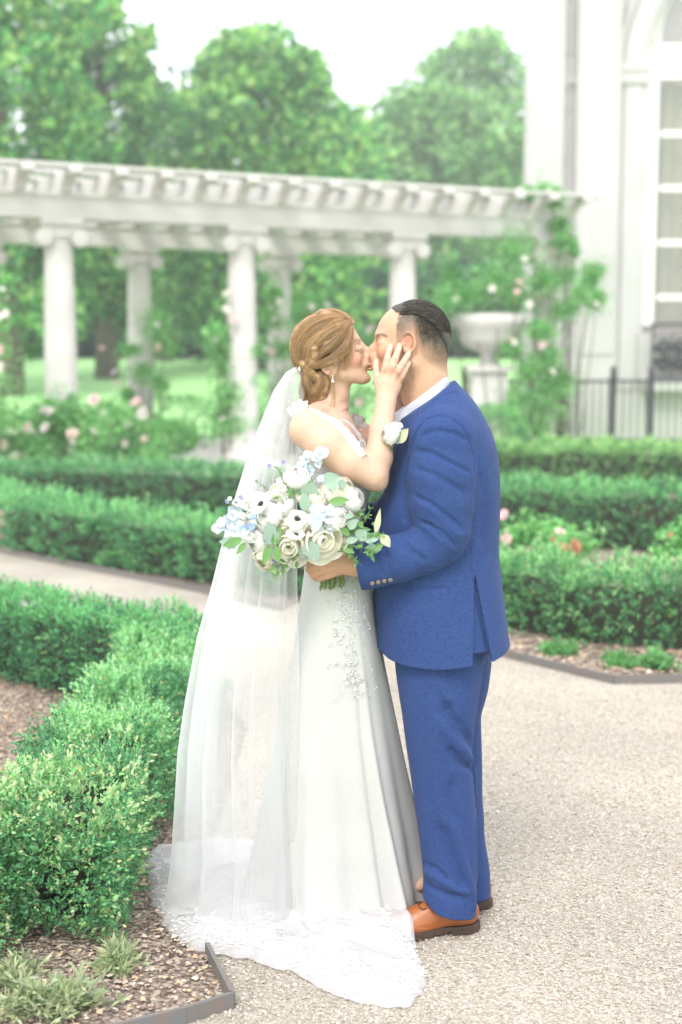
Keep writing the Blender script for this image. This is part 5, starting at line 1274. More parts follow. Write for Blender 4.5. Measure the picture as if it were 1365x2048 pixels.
C = np.tile(SKB, (len(V), 1)) * (1 + .08 * vnoise(V, 25, 1)[:, None] + .08 * vnoise(V, 90, 2)[:, None])
C = mixc(C, (.52, .15, .11), .55 * near(V, Q(706, 722, 34), .024)); C = mixc(C, (.55, .16, .1), .5 * near(V, Q(738, 713), .011)); C = mixc(C, (.52, .15, .1), .5 * near(V, Q(655, 738, 52), .016)); C = mixc(C, (.5, .17, .11), .4 * near(V, Q(735, 762), .014))
C = mixc(C, (.4, .035, .04), .95 * np.maximum(np.maximum(near(V, Q(741, 729, 4), .0052), near(V, Q(741, 739, 4), .0052)), nearline(V, np.array([Q(742, 734, 6), Q(735, 734, 13)]), .003)))
for w in (-1, 1):
    sf = lambda x, y: Q(x, y, w * surf_of(K, x, y))
    C = mixc(C, (.19, .09, .05), .8 * nearline(V, np.array([sf(720, 680), sf(714, 679), sf(706, 684)]), .0030))
    C = mixc(C, (.05, .03, .035), .95 * nearline(V, np.array([sf(723, 698), sf(718, 701), sf(711, 702)]), .0025))
    C = mixc(C, (.4, .2, .2), .35 * near(V, Q(718, 697, w * 30), .009))
    C = mixc(C, (.5, .17, .12), .35 * nearline(V, np.array([Q(771, 740, 76), Q(784, 738, 80), Q(796, 744, 80), Q(802, 755, 78)]), .010))
for tx, ty, tw in ((781, 697, 63), (799, 695, 66), (817, 709, 68), (817, 729, 65), (753, 725, 54)): C = mixc(C, (.72, .47, .42), .55 * near(V, Q(tx, ty, tw + 2), .0052))
for kx, ky, kw in ((775, 720, 75), (791, 718, 79), (806, 728, 80), (809, 743, 76)): C = mixc(C, (.5, .22, .16), .35 * near(V, Q(kx, ky, kw), .006))
attach('body', npmesh('bride_body', V, Fc, M_skin, np.clip(C, .01, .9)), bride, bo_)
for (px, py, w, rr) in ((779, 697, 64, -12), (798, 694, 67, -14)): pass
# ring and earring
r_ = MB(); c = Q(787, 731, 73.5); ax_ = unit(Q(784, 738, 74) - Q(791, 717, 71)); e1 = unit(np.cross(ax_, [0, 1, 0])); e2 = np.cross(ax_, e1)
r_.tube([c + (e1 * math.cos(a) + e2 * math.sin(a)) * .0112 for a in np.linspace(0, 2 * PI, 24)], .0011, 6); o = r_.build('ring', M_gold, bride, True); o.location = -bo_
r_ = MB(); q = Q(789, 733, 84); r_.lathe([(0, -.0022), (.002, 0), (.0015, .0012), (0, .0014)], c=q, n=8); o = r_.build('ring_stone', M_pearl, bride); o.location = -bo_
r_ = MB()
for i, (py, rad) in enumerate(((751, .0016), (755, .0016), (759, .0018), (763, .0042))):
    q = Q(666, py, 51); a = np.linspace(-PI / 2, PI / 2, 7); r_.lathe([(rad * math.cos(t), rad * math.sin(t)) for t in a], c=q, n=10)
r_.tube([Q(659, 749, 52), Q(666, 750, 51), Q(666, 763, 51)], .0005, 5); o = r_.build('earring', M_pearl, bride, True); o.location = -bo_

# --- hair: modelled mass with locks, then strands following them
lo, hi = bb((570, 735), (608, 830), 80, -75)
Hb = Field(lo, hi, .0026)
Hb.ell(Q(647, 686), R3(63, 59, 53), .0); Hb.ell(Q(622, 693), R3(40, 44, 48), .02); Hb.ell(Q(618, 716), R3(30, 34, 40), .02); Hb.ell(Q(680, 655, 0), R3(24, 28, 38), .02, rot=-25)
Hb.ell(Q(626, 758), R3(24, 34, 36), .015); Hb.ell(Q(634, 790), R3(21, 24, 32), .015); Hb.ell(Q(655, 628), R3(22, 10, 26), .012, rot=-10)
Hb.comb(*(lambda S, x, y, z: (S, np.broadcast_to(((x - float(Q(693, 690)[0])) * .9 + (np.abs(y - Y0) - 10 * s1) * .42 + (z - float(Q(690, 655)[2])) * -.12).astype(np.float32), Hb.f.shape)))(*Hb.sl(Hb.lo, Hb.lo + Hb.h * Hb.n)), .006, 'i')
for w in (-1, 1):                         # ears and cheeks stay free
    Hb.ell(Q(659, 742, w * 55), R3(15, 15, 20), .006, 's'); Hb.ell(Q(688, 722, w * 44), R3(26, 38, 26), .008, 's'); Hb.ell(Q(664, 780, w * 30), R3(26, 34, 34), .01, 's')
locks = []      # (points with depth, radius px) on the near side
LK = [([(700, 648, 30), (688, 668, 46), (668, 690, 53), (645, 703, 55), (626, 720, 52), (616, 742, 46)], 8), ([(697, 645, 24), (670, 655, 44), (640, 676, 54), (622, 700, 54), (618, 724, 50), (613, 736, 46)], 8),
      ([(690, 638, 18), (655, 642, 38), (618, 662, 46), (600, 690, 44), (598, 716, 40), (607, 738, 38)], 9), ([(680, 630, 12), (640, 634, 28), (606, 654, 34), (588, 684, 30), (589, 712, 28), (603, 732, 30)], 9),
      ([(702, 655, 32), (696, 685, 48), (684, 706, 54), (660, 722, 57), (638, 731, 55), (616, 734, 48)], 8), ([(628, 712, 57), (634, 698, 60), (628, 690, 60), (630, 706, 60), (632, 720, 58), (620, 734, 54)], 5),
      ([(700, 668, 34), (694, 700, 48), (676, 718, 56), (654, 727, 57), (640, 732, 56)], 6),
      ([(612, 738, 46), (622, 750, 42), (640, 760, 38), (650, 775, 34), (640, 790, 34)], 9), ([(610, 745, 40), (612, 765, 40), (622, 780, 40), (636, 792, 36), (646, 780, 36)], 9),
      ([(640, 745, 44), (645, 765, 42), (634, 778, 44), (620, 790, 38), (632, 806, 30)], 8), ([(620, 800, 28), (632, 810, 26), (646, 804, 28), (652, 790, 30)], 7), ([(650, 750, 40), (655, 768, 36), (648, 784, 36), (640, 800, 34)], 6),
      ([(608, 760, 30), (606, 785, 28), (612, 806, 24), (628, 814, 20)], 8), ([(594, 700, 34), (602, 724, 40), (618, 740, 46), (634, 752, 46)], 6)]
def smoothpts(P, n=26):
    P = np.array(P, float); t = np.linspace(0, 1, len(P)); tt = np.linspace(0, 1, n); o = np.stack([np.interp(tt, t, P[:, i]) for i in range(P.shape[1])], -1)
    for _ in range(4): o[1:-1] = (o[:-2] + 2 * o[1:-1] + o[2:]) / 4
    return o
for pts, r in LK:
    P = smoothpts(pts, 14); P3 = np.array([Q(*p) for p in P]); rr = r * s1 * np.interp(np.linspace(0, 1, 14), [0, .3, .8, 1], [.6, 1, .9, .5])
    Hb.chain(P3, rr * .7, .009); locks.append((P3, rr))
    Pf = P.copy(); Pf[:, 2] *= -1; Hb.chain(np.array([Q(*p) for p in Pf]), rr * .8, .005)
for i in range(0, 6): a, b = LK[i][0], LK[min(i + 1, 4)][0]; 
Hb.noise(.003, 90, 4, (.4, 1, .6))
V, Fc = Hb.surface()
HC1, HC2 = np.array([.24, .12, .052]), np.array([.62, .38, .19])
C = HC1 + (HC2 - HC1) * np.clip(.3 + 1.3 * vnoise(V * [.5, 1, 1], 160, 1), 0, 1)[:, None]; C *= .75
attach('hair', npmesh('bride_hair', V, Fc, M_hair_b, C), bride, bo_)
# strand bundles along each lock
roots = []; paths = []; cols = []
for (P3, rr) in locks:
    T3 = unit(np.gradient(P3, axis=0)); n = int(240 * rr.max() / (8 * s1)); base_c = HC1 + (HC2 - HC1) * rng.random()
    for _ in range(n):
        a = rng.random() * 2 * PI; rad = rng.random() ** .4; tw = rng.uniform(-1.5, 1.5); out_ = []
        for j, (p, t, r) in enumerate(zip(P3, T3, rr)):
            e1 = unit(np.cross(t, [0, 1, 0])); e2 = np.cross(t, e1); an = a + tw * j / 13
            out_.append(p + (e1 * math.cos(an) + e2 * math.sin(an)) * r * (.5 + .72 * rad) )
        paths.append(out_); cols.append(base_c * (1 - .5 * rng.random()) + (HC2 - base_c) * rng.random() * .6)
paths = np.array(paths)
strands('lock_strands', paths, lambda r: r, .0004, M_hair_b, np.clip(np.array(cols), .02, .6), bride, bo_)
# smooth combed-over strands from the hairline to the twist
def comb_path(n):
    out_ = []; cc_ = []
    for _ in range(n):
        w0 = rng.uniform(-1, 1); h = rng.random()
        a = smoothpts([(702 - 18 * h - 6 * abs(w0), 650 - 26 * h + 22 * abs(w0) * (1 - h), 34 * w0), (672 - 22 * h, 652 - 26 * h + 25 * abs(w0), 50 * w0 * (1 - .25 * h)), (632 - 12 * h, 668 - 30 * h + 20 * abs(w0), 56 * w0), (604 - 10 * h, 700 - 22 * h, 50 * w0), (598 - 2 * h + 6 * abs(w0), 728 - 8 * h, 40 * w0), (612, 744, 38 * w0)], 14)
        P3 = np.array([Q(*p) for p in a]); out_.append(P3); cc_.append(HC1 + (HC2 - HC1) * rng.random() ** 1.2)
    return np.array(out_), np.array(cc_)
CP, CC = comb_path(4200)
# push strands to the surface of the mass
def project(CP):
    sh = CP.shape; P = CP.reshape(-1, 3).copy(); gx, gy, gz = np.gradient(Hb.f, Hb.h)
    for _ in range(4):
        i = np.clip(np.round((P - Hb.lo) / Hb.h).astype(int), 0, np.array(Hb.n) - 1); f = Hb.f[i[:, 0], i[:, 1], i[:, 2]]
        g_ = np.stack([gx[i[:, 0], i[:, 1], i[:, 2]], gy[i[:, 0], i[:, 1], i[:, 2]], gz[i[:, 0], i[:, 1], i[:, 2]]], -1); g_ = unit(g_); P -= g_ * np.clip(f - .0008, -.008, .008)[:, None]
    P = P.reshape(sh)
    for _ in range(2): P[:, 1:-1] = (P[:, :-2] + 2 * P[:, 1:-1] + P[:, 2:]) / 4
    return P
CP = project(CP) + .0012 * rng.standard_normal((len(CP), 1, 3))
strands('combed_strands', CP, lambda r: r, .00045, M_hair_b, np.clip(CC, .02, .6), bride, bo_)
# loose wisps round face and neck
W_ = [[(703, 652, 34), (704, 680, 40), (702, 705, 42), (694, 728, 42), (689, 742, 40)], [(700, 655, 38), (698, 690, 44), (696, 715, 44), (690, 735, 44)], [(690, 690, 48), (684, 715, 48), (680, 740, 46), (668, 765, 44), (664, 800, 40)],
      [(660, 742, 48), (663, 760, 50), (668, 800, 42), (655, 825, 60), (625, 835, 88)], [(668, 765, 40), (670, 805, 42), (668, 822, 50), (648, 830, 70)], [(705, 648, 26), (690, 628, 16), (668, 618, 8), (640, 622, 6), (628, 634, 10)],
      [(700, 640, 20), (680, 622, 10), (655, 618, 0), (635, 632, 0)], [(606, 652, 10), (597, 648, 12), (590, 656, 14), (583, 668, 16)], [(590, 700, 20), (582, 715, 20), (579, 728, 20)], [(704, 646, 10), (712, 640, 8), (706, 630, 4), (690, 622, 0)]]
wp = []; wc = []
for i, pts in enumerate(W_):
    for _ in range((42, 30, 16, 6, 5, 40, 36, 6, 5, 5)[i]):
        sp = (3.2, 2.4, 1.6, .8, .8, 3, 3, 2, 2, 2)[i]; P = np.array(pts, float) + rng.standard_normal((1, 3)) * sp * [1, .5, 1] + rng.standard_normal((len(pts), 3)) * .5
        P = smoothpts(P, 14); wp.append([Q(*p) for p in P]); wc.append(HC1 * .9 + (HC2 - HC1) * (.3 + .7 * rng.random()))
strands('loose_strands', np.array(wp), lambda r: r, .00045, M_hair_b, np.clip(np.array(wc), .02, .6), bride, bo_)

# --- dress: bodice shell, straps, sleeves, skirt
DF = Field(*bb((575, 765), (800, 1210), 130, -125), .0028)
i = np.round((DF.lo - K.lo) / K.h)
def trunk(fd, g):
    r = [(835, 606, 702, 95, 0), (860, 596, 716, 112, 0), (900, 600, 738, 104, 0), (930, 604, 746, 98, 0), (980, 612, 738, 90, 0), (1040, 622, 722, 82, 0), (1100, 616, 728, 87, 0), (1146, 613, 733, 92, 0)]
    fd.loft(*stack([(a, b - g, c + g, d + g, e) for a, b, c, d, e in r]), k=0, e=2.1)
trunk(DF, 4.0)
# neckline: lowered in front and scooped at the back under the arm
DF.half(Q(650, 868), Q(590, 850, 0) * 0 + [.15, 0, 1], .004)
for w in (-1, 1): DF.cap(Q(620, 850, w * 105), Q(690, 905, w * 110), 46 * s3, 34 * s3, .004, 's')
DF.cap(Q(700, 830, 0), Q(738, 920, 0), 42 * s3, 12 * s3, .01, 's')
DF.noise(.0022, 120, 7)
V, Fc = DF.surface()
def lace_mat(name, base, sc=95, holes=.0, bumpd=.003, tint=(.38, .36, .34)):
    m = bpy.data.materials.new(name); m.use_nodes = True; t = m.node_tree; N = t.nodes; L = t.links; p = N['Principled BSDF']; p.inputs['Roughness'].default_value = .7
    tc = N.new('ShaderNodeTexCoord'); v = N.new('ShaderNodeTexVoronoi'); v.feature = 'DISTANCE_TO_EDGE'; v.inputs['Scale'].default_value = sc
    n = N.new('ShaderNodeTexNoise'); n.inputs['Scale'].default_value = sc * .5; L.new(tc.outputs['Object'], n.inputs['Vector'])
    ad = N.new('ShaderNodeMixRGB'); ad.inputs[0].default_value = .04; L.new(tc.outputs['Object'], ad.inputs[1]); L.new(n.outputs['Color'], ad.inputs[2]); L.new(ad.outputs[0], v.inputs['Vector'])
    mr = N.new('ShaderNodeMapRange'); mr.inputs[1].default_value = .0; mr.inputs[2].default_value = .18; L.new(v.outputs['Distance'], mr.inputs[0])
    x = N.new('ShaderNodeMixRGB'); x.inputs[1].default_value = (*base, 1); x.inputs[2].default_value = (*tint, 1); L.new(mr.outputs[0], x.inputs[0]); L.new(x.outputs[0], p.inputs['Base Color'])
    b = N.new('ShaderNodeBump'); b.invert = True; b.inputs['Distance'].default_value = bumpd; b.inputs['Strength'].default_value = .6; L.new(mr.outputs[0], b.inputs['Height']); L.new(b.outputs[0], p.inputs['Normal'])
    return m
M_lace = lace_mat('white_lace', (.6, .59, .58), tint=(.48, .465, .45), bumpd=.0015); M_lace2 = lace_mat('strap_lace', (.72, .71, .7), 160, tint=(.6, .59, .58), bumpd=.0012)
dress = attach('dress', npmesh('bodice', V, Fc, M_lace), bride, bo_)
def ribbon(path, width, up, mat, name, parent, ruffle=0, seed=0, thick=.0025, n=40, off=3, far=False):
    path = [(a, b, max(c, surf_of(K, a, b) + off) if not far else c) for a, b, c in path]
    """band of cloth along a path (photo measures), width in px, scalloped edges"""
    P = smoothpts(path, n); P3 = np.array([Q(*p) for p in P]); T = unit(np.gradient(P3, axis=0)); U = np.array(up, float)[None] * np.ones((n, 1)); Wv = unit(np.cross(T, U)); Nn = unit(np.cross(Wv, T)); m = 9
    wd = np.interp(np.linspace(0, 1, n), np.linspace(0, 1, len(width)), width) * s1; V = []
    for i in range(n):
        sc_ = 1 + .16 * abs(math.sin(i * .9 + seed))
        for j in range(m): u = (j / (m - 1) - .5) * 2; V.append(P3[i] + Wv[i] * wd[i] * .5 * u * sc_ + Nn[i] * ruffle * math.sin(i * .9 + seed + u) * abs(u) * .5)
    V = np.array(V); Nv = np.repeat(Nn, m, 0); V2 = V - Nv * thick; a = np.arange(n - 1)[:, None] * m + np.arange(m - 1); a = a.ravel()
    F1 = np.stack([a, a + 1, a + m + 1, a + m], 1); N_ = len(V); rim = [i * m for i in range(n)] + [(n - 1) * m + j for j in range(1, m)] + [i * m + m - 1 for i in range(n - 2, -1, -1)] + [j for j in range(m - 2, 0, -1)]
    rim = np.array(rim); r2 = np.roll(rim, -1); F3 = np.stack([rim, rim + N_, r2 + N_, r2], 1)
    me = npmesh(name, np.concatenate([V, V2]), np.concatenate([F1, F1[:, ::-1] + N_, F3]), mat); me.transform(Matrix.Translation(-bo_)); return link(name, me, parent)
ribbon([(600, 808, 30), (618, 818, 30), (640, 831, 30), (664, 848, 30), (690, 872, 30), (708, 894, 30), (722, 915, 30)], [5, 6, 14, 28, 26, 24, 20], (0, -1, .25), M_lace2, 'strap', dress, .006, 1)
ribbon([(684, 838, -30), (700, 850, -30), (714, 868, -24), (726, 890, -14), (738, 914, -4)], [8, 14, 18, 18, 16], (.75, -.6, .3), M_lace2, 'strap', dress, .002, 2, off=4)
ribbon([(578, 826, 96), (592, 816, 102), (606, 808, 100), (616, 808, 92)], [16, 24, 20, 8], (.1, -1, .5), M_lace2, 'cap_sleeve', dress, .012, 3, n=22, off=2)
ribbon([(692, 832, -66), (708, 838, -62), (722, 848, -62), (733, 862, -66)], [10, 24, 28, 10], (.3, -1, .3), M_lace2, 'cap_sleeve', dress, .014, 4, n=22, far=True)

# skirt: a tube of cloth with falling folds, rows down its height
def cloth_tube(rows, nth, nz, fn, name, mat, parent, org, closed=True):
    pass
def skirt():
    nth, nz = 260, 120
    py = np.linspace(1120, 1806, nz); th = np.linspace(0, 2 * PI, nth, endpoint=False)
    R = lambda k: np.interp(py, [1120, 1180, 1240, 1300, 1380, 1450, 1520, 1600, 1700, 1760, 1806], k)
    xr = R([735, 745, 753, 765, 781, 794, 807, 824, 846, 862, 872]); xl = R([612, 604, 596, 586, 570, 558, 545, 530, 512, 500, 488]); rw = R([88, 100, 106, 106, 108, 112, 118, 126, 140, 150, 160]); w0 = R([0, 0, 0, 0, -6, -12, -20, -34, -52, -62, -70])
    V = np.zeros((nz, nth, 3))
    for i in range(nz):
        a = Q(xl[i], py[i], w0[i]); b = Q(xr[i], py[i], w0[i]); c = (a + b) / 2; rx = (b[0] - a[0]) / 2; ry = rw[i] * mpp(py[i]); g = i / nz
        amp = max(0, g - .10) * .19
        # folds: sharp pleats at chosen bearings
        f = 0
        for (ang, wd, am) in ((-1.02, .065, 1.1), (-1.16, .05, -.7), (-1.50, .16, -.9), (-1.95, .13, .9), (-.55, .16, -.8), (-.2, .1, .6), (-2.5, .15, -.8), (-2.9, .12, .7), (.6, .2, .8), (1.4, .25, -.7), (2.2, .2, .8), (.2, .14, -.5)):
            d = (th - ang - .12 * math.sin(g * 3 + ang) * g + PI) % (2 * PI) - PI; f = f + am * np.exp(-(d / wd) ** 2) * .42
        k = 1 + amp * f * (1 + .8 * g)
        V[i, :, 0] = c[0] + rx * k * np.cos(th); V[i, :, 1] = c[1] + ry * k * np.sin(th); V[i, :, 2] = c[2]
    # the hem settles on the ground
    zmin = V[-1, 0, 2]; V[..., 2] = np.maximum(V[..., 2], .006)
    V = V.reshape(-1, 3); V[:, 1] += .004 * vnoise(V, 9, 3); V[:, 0] += .003 * vnoise(V, 9, 5)
    a = (np.arange(nz - 1)[:, None] * nth + np.arange(nth)).ravel(); j = (np.arange(nz - 1)[:, None] * nth + (np.arange(nth) + 1) % nth).ravel()
    Qd = np.stack([a, j, j + nth, a + nth], 1)
    me = npmesh('skirt', V, Qd, M_crepe); me.transform(Matrix.Translation(-bo_)); return link('skirt', me, dress)
sk = skirt()
# lace appliqué over the hip, fading down the skirt
def applique():
    parts = []; n = 0
    for _ in range(480):
        py = 1125 + 270 * rng.random() ** 1.5; px = rng.uniform(612, 752); hx_ = 655 + (py - 1120) * .12 + 18 * rng.standard_normal()
        if px < hx_ or rng.random() < ((px - 700) / 60) ** 2: continue
        g = (py - 1120) / 686; rw = np.interp(py, [1120, 1180, 1240, 1400], [88, 100, 106, 109]); xl, xr = np.interp(py, [1120, 1400], [612, 568]), np.interp(py, [1120, 1240, 1400], [735, 752, 777])
        u = (px - (xl + xr) / 2) / ((xr - xl) / 2)
        if abs(u) > .96: continue
        w = rw * math.sqrt(1 - u * u) + 1.3; c = Q(px, py, w); k = rng.integers(4, 7); a0 = rng.random() * 6
        nrm = unit(np.array([u * .9, -math.sqrt(1 - u * u), 0])); e1 = unit(np.cross(nrm, [0, 0, 1.])); e2 = np.cross(nrm, e1)
        for j in range(k):
            a = a0 + 2 * PI * j / k; d = e1 * math.cos(a) + e2 * math.sin(a); parts.append((c, d + nrm * .04))
    P = np.array([p[0] for p in parts]); D = np.array([p[1] for p in parts])
    V, T, C = leaves(P, D, .007 + .005 * rng.random(len(P)), .0018, np.full((len(P), 3), .6), fold=.05, gain=False)
    me = npmesh('lace_applique', V, T, material('lace_thread', (.62, .615, .6), .9, spec=.1)); me.transform(Matrix.Translation(-bo_)); o = link('lace_applique', me, dress); o['kind'] = 'stuff'
applique()
# foot peeping from the hem
ft = Field(*bb((835, 875), (1725, 1790), 30, -30), .003); ft.cap(Q(862, 1752, -8), Q(840, 1772, -12), 9 * s1, 11 * s1, .005); ft.cap(Q(862, 1752, -8), Q(866, 1730, -8), 9 * s1, 11 * s1, .005); V, Fc = ft.surface()
attach('foot', npmesh('foot', V, Fc, M_skin, np.tile(SKB, (len(V), 1))), bride, bo_)

# --- train spread on the gravel
def tulle(name, col=(.62, .62, .63), alpha=.5, edge=False):
    m = bpy.data.materials.new(name); m.use_nodes = True; t = m.node_tree; N = t.nodes; L = t.links; t.nodes.remove(N['Principled BSDF'])
    d = N.new('ShaderNodeBsdfDiffuse'); d.inputs[0].default_value = (*col, 1); tr = N.new('ShaderNodeBsdfTranslucent'); tr.inputs[0].default_value = (*col, 1); a = N.new('ShaderNodeMixShader'); a.inputs[0].default_value = .5
    L.new(d.outputs[0], a.inputs[1]); L.new(tr.outputs[0], a.inputs[2]); tp = N.new('ShaderNodeBsdfTransparent'); b = N.new('ShaderNodeMixShader'); L.new(tp.outputs[0], b.inputs[1]); L.new(a.outputs[0], b.inputs[2])
    lw = N.new('ShaderNodeLayerWeight'); lw.inputs[0].default_value = .35; mr = N.new('ShaderNodeMapRange'); mr.inputs[3].default_value = alpha; mr.inputs[4].default_value = min(1, alpha + .6); L.new(lw.outputs['Facing'], mr.inputs[0]); L.new(mr.outputs[0], b.inputs[0])
    if edge:
        at_ = N.new('ShaderNodeAttribute'); at_.attribute_name = 'Col'; mu = N.new('ShaderNodeMath'); mu.operation = 'MULTIPLY'; L.new(mr.outputs[0], mu.inputs[0]); L.new(at_.outputs['Fac'], mu.inputs[1]); L.new(mu.outputs[0], b.inputs[0])
    L.new(b.outputs[0], N['Material Output'].inputs[0]); return m
M_tulle = tulle('tulle', (.82, .82, .83), alpha=.23); M_train = tulle('train_cloth', (.8, .8, .81), alpha=.97, edge=True)
poly = [(290, 1712), (296, 1745), (300, 1790), (312, 1828), (330, 1856), (352, 1884), (385, 1905), (430, 1915), (480, 1920), (530, 1938), (585, 1950), (622, 1968), (660, 1992), (700, 2006), (750, 2014), (800, 2020), (826, 2018), (840, 1990), (856, 1958), (834, 1930), (832, 1905), (822, 1875), (802, 1852), (776, 1832), (800, 1800), (830, 1770), (800, 1725), (700, 1700), (560, 1690), (430, 1686), (365, 1690), (330, 1700)]
gp = np.array([G(*p)[:2] for p in poly])
def train():
    P = gp.copy()
    for _ in range(3): Pn = np.roll(P, -1, 0); P = np.stack([P * .75 + Pn * .25, P * .25 + Pn * .75], 1).reshape(-1, 2)
    L_ = np.concatenate([[0], np.cumsum(np.linalg.norm(np.diff(np.concatenate([P, P[:1]]), axis=0), axis=1))]); n = 520; t = np.linspace(0, L_[-1], n, endpoint=False); Pc = np.concatenate([P, P[:1]])
    Bd = np.stack([np.interp(t, L_, Pc[:, 0]), np.interp(t, L_, Pc[:, 1])], -1); ctr = G(620, 1800)[:2]
    out = unit(Bd - ctr); s_ = t * 38; Bd = Bd + out * (.006 * np.sin(s_ + 2 * np.sin(t * 7)) + .004 * np.sin(s_ * 2.3))[:, None]
    m = 90; rr = (np.linspace(0.02, 1, m)) ** .8; X = ctr[0] + (Bd[:, 0] - ctr[0])[None] * rr[:, None]; Y = ctr[1] + (Bd[:, 1] - ctr[1])[None] * rr[:, None]
    xf, yf = X.ravel(), Y.ravel(); Lb = np.linalg.norm(Bd - ctr, axis=1); d = ((1 - rr)[:, None] * Lb[None]).ravel(); P2 = np.stack([xf, yf], -1)
    c = np.array(Q(680, 1760, -62)[:2]); rad = np.linalg.norm(P2 - c, axis=1); ang = np.arctan2(P2[:, 1] - c[1], P2[:, 0] - c[0]); p3 = np.stack([xf, yf, xf * 0], -1)
    f1 = 1 - 2 * np.abs(vnoise(np.stack([ang * 2.6, rad * 1.6, rad * 0], -1), 2.2, 5)); f2 = vnoise(np.stack([xf * .9 + yf * .7, yf * 2.0 - xf * .4, xf * 0], -1), 4.5, 9); f3 = 1 - 2 * np.abs(vnoise(np.stack([xf + yf * .5, yf * 2, xf * 0], -1), 8, 11)); f4 = 1 - 2.6 * np.abs(vnoise(np.stack([xf * 1.5 - yf, yf * 1.2 + xf, xf * 0], -1), 13, 21))
    edge = np.clip(d / .1, 0, 1) ** .6; z = .005 + edge * (.006 + .016 * f1.clip(0, 1) ** 3 + .020 * (f2 + .5) + .014 * f3.clip(0, 1) ** 3 + .010 * f4.clip(0, 1) ** 2) + .07 * np.clip(1 - rad / .55, 0, 1) ** 1.5
    tA, tB = G(750, 1880)[:2], G(830, 1872)[:2]; e_ = tB - tA; tt_ = np.clip(((P2 - tA) @ e_) / (e_ @ e_), 0, 1); z = np.maximum(z, .075 * np.exp(-(np.linalg.norm(P2 - tA - tt_[:, None] * e_, axis=1) / .075) ** 4))
    z = z + .012 * np.exp(-((d - .02) / .014) ** 2) * (.6 + 1.6 * vnoise(p3, 14, 2)); z = np.maximum(z, .004)
    a = (np.arange(m - 1)[:, None] * n + np.arange(n)).ravel(); j = (np.arange(m - 1)[:, None] * n + (np.arange(n) + 1) % n).ravel()
    V = np.stack([xf, yf, z], -1); Qd = np.stack([a, a + n, j + n, j], 1)
    al = np.clip(.8 + d / .2, 0, 1) * (.93 + .3 * vnoise(p3, 9, 31)); me = npmesh('train', V, Qd, M_train, np.repeat(al[:, None], 3, 1)); me.transform(Matrix.Translation(-bo_)); return link('train', me, dress)
def train_lace():
    P = []; B_ = gp; N_ = []
    for _ in range(1100):
        i = rng.integers(0, 20); a, b = gp[i], gp[i + 1]; q = a + (b - a) * rng.random(); c = G(620, 1800)[:2]; q = q + unit(c - q) * abs(rng.normal()) * .09; P.append((*q, 0))
    P = np.array(P); zt = {}
    tv = np.array([tuple(v.co) for v in tr.data.vertices]) + np.array(bo_); z = np.zeros(len(P))
    for i in range(0, len(P), 200): dd = ((P[i:i + 200, None, :2] - tv[None, ::3, :2]) ** 2).sum(-1); z[i:i + 200] = tv[::3][dd.argmin(1), 2]
    P[:, 2] = z + .003; n = len(P); an = rng.random(n) * 2 * PI
    Pk = np.repeat(P, 4, 0); a4 = (an[:, None] + np.arange(4) * PI / 2).ravel(); D = np.stack([np.cos(a4), np.sin(a4), np.full(4 * n, .1)], -1)
    V, T, C = leaves(Pk, D, .007, .0018, np.full((4 * n, 3), .7), fold=.02, gain=False); me = npmesh('train_lace', V, T, material('train_lace_thread', (.74, .74, .74), .9, spec=.1)); me.transform(Matrix.Translation(-bo_)); o = link('train_lace', me, dress); o['kind'] = 'stuff'
def inside_np(poly, x, y):
    c = np.zeros(len(x), bool); n = len(poly)
    for i in range(n):
        x1, y1 = poly[i]; x2, y2 = poly[(i + 1) % n]; c ^= ((y1 > y) != (y2 > y)) & (x < (x2 - x1) * (y - y1) / (y2 - y1 + 1e-12) + x1)
    return c
tr = train(); train_lace()

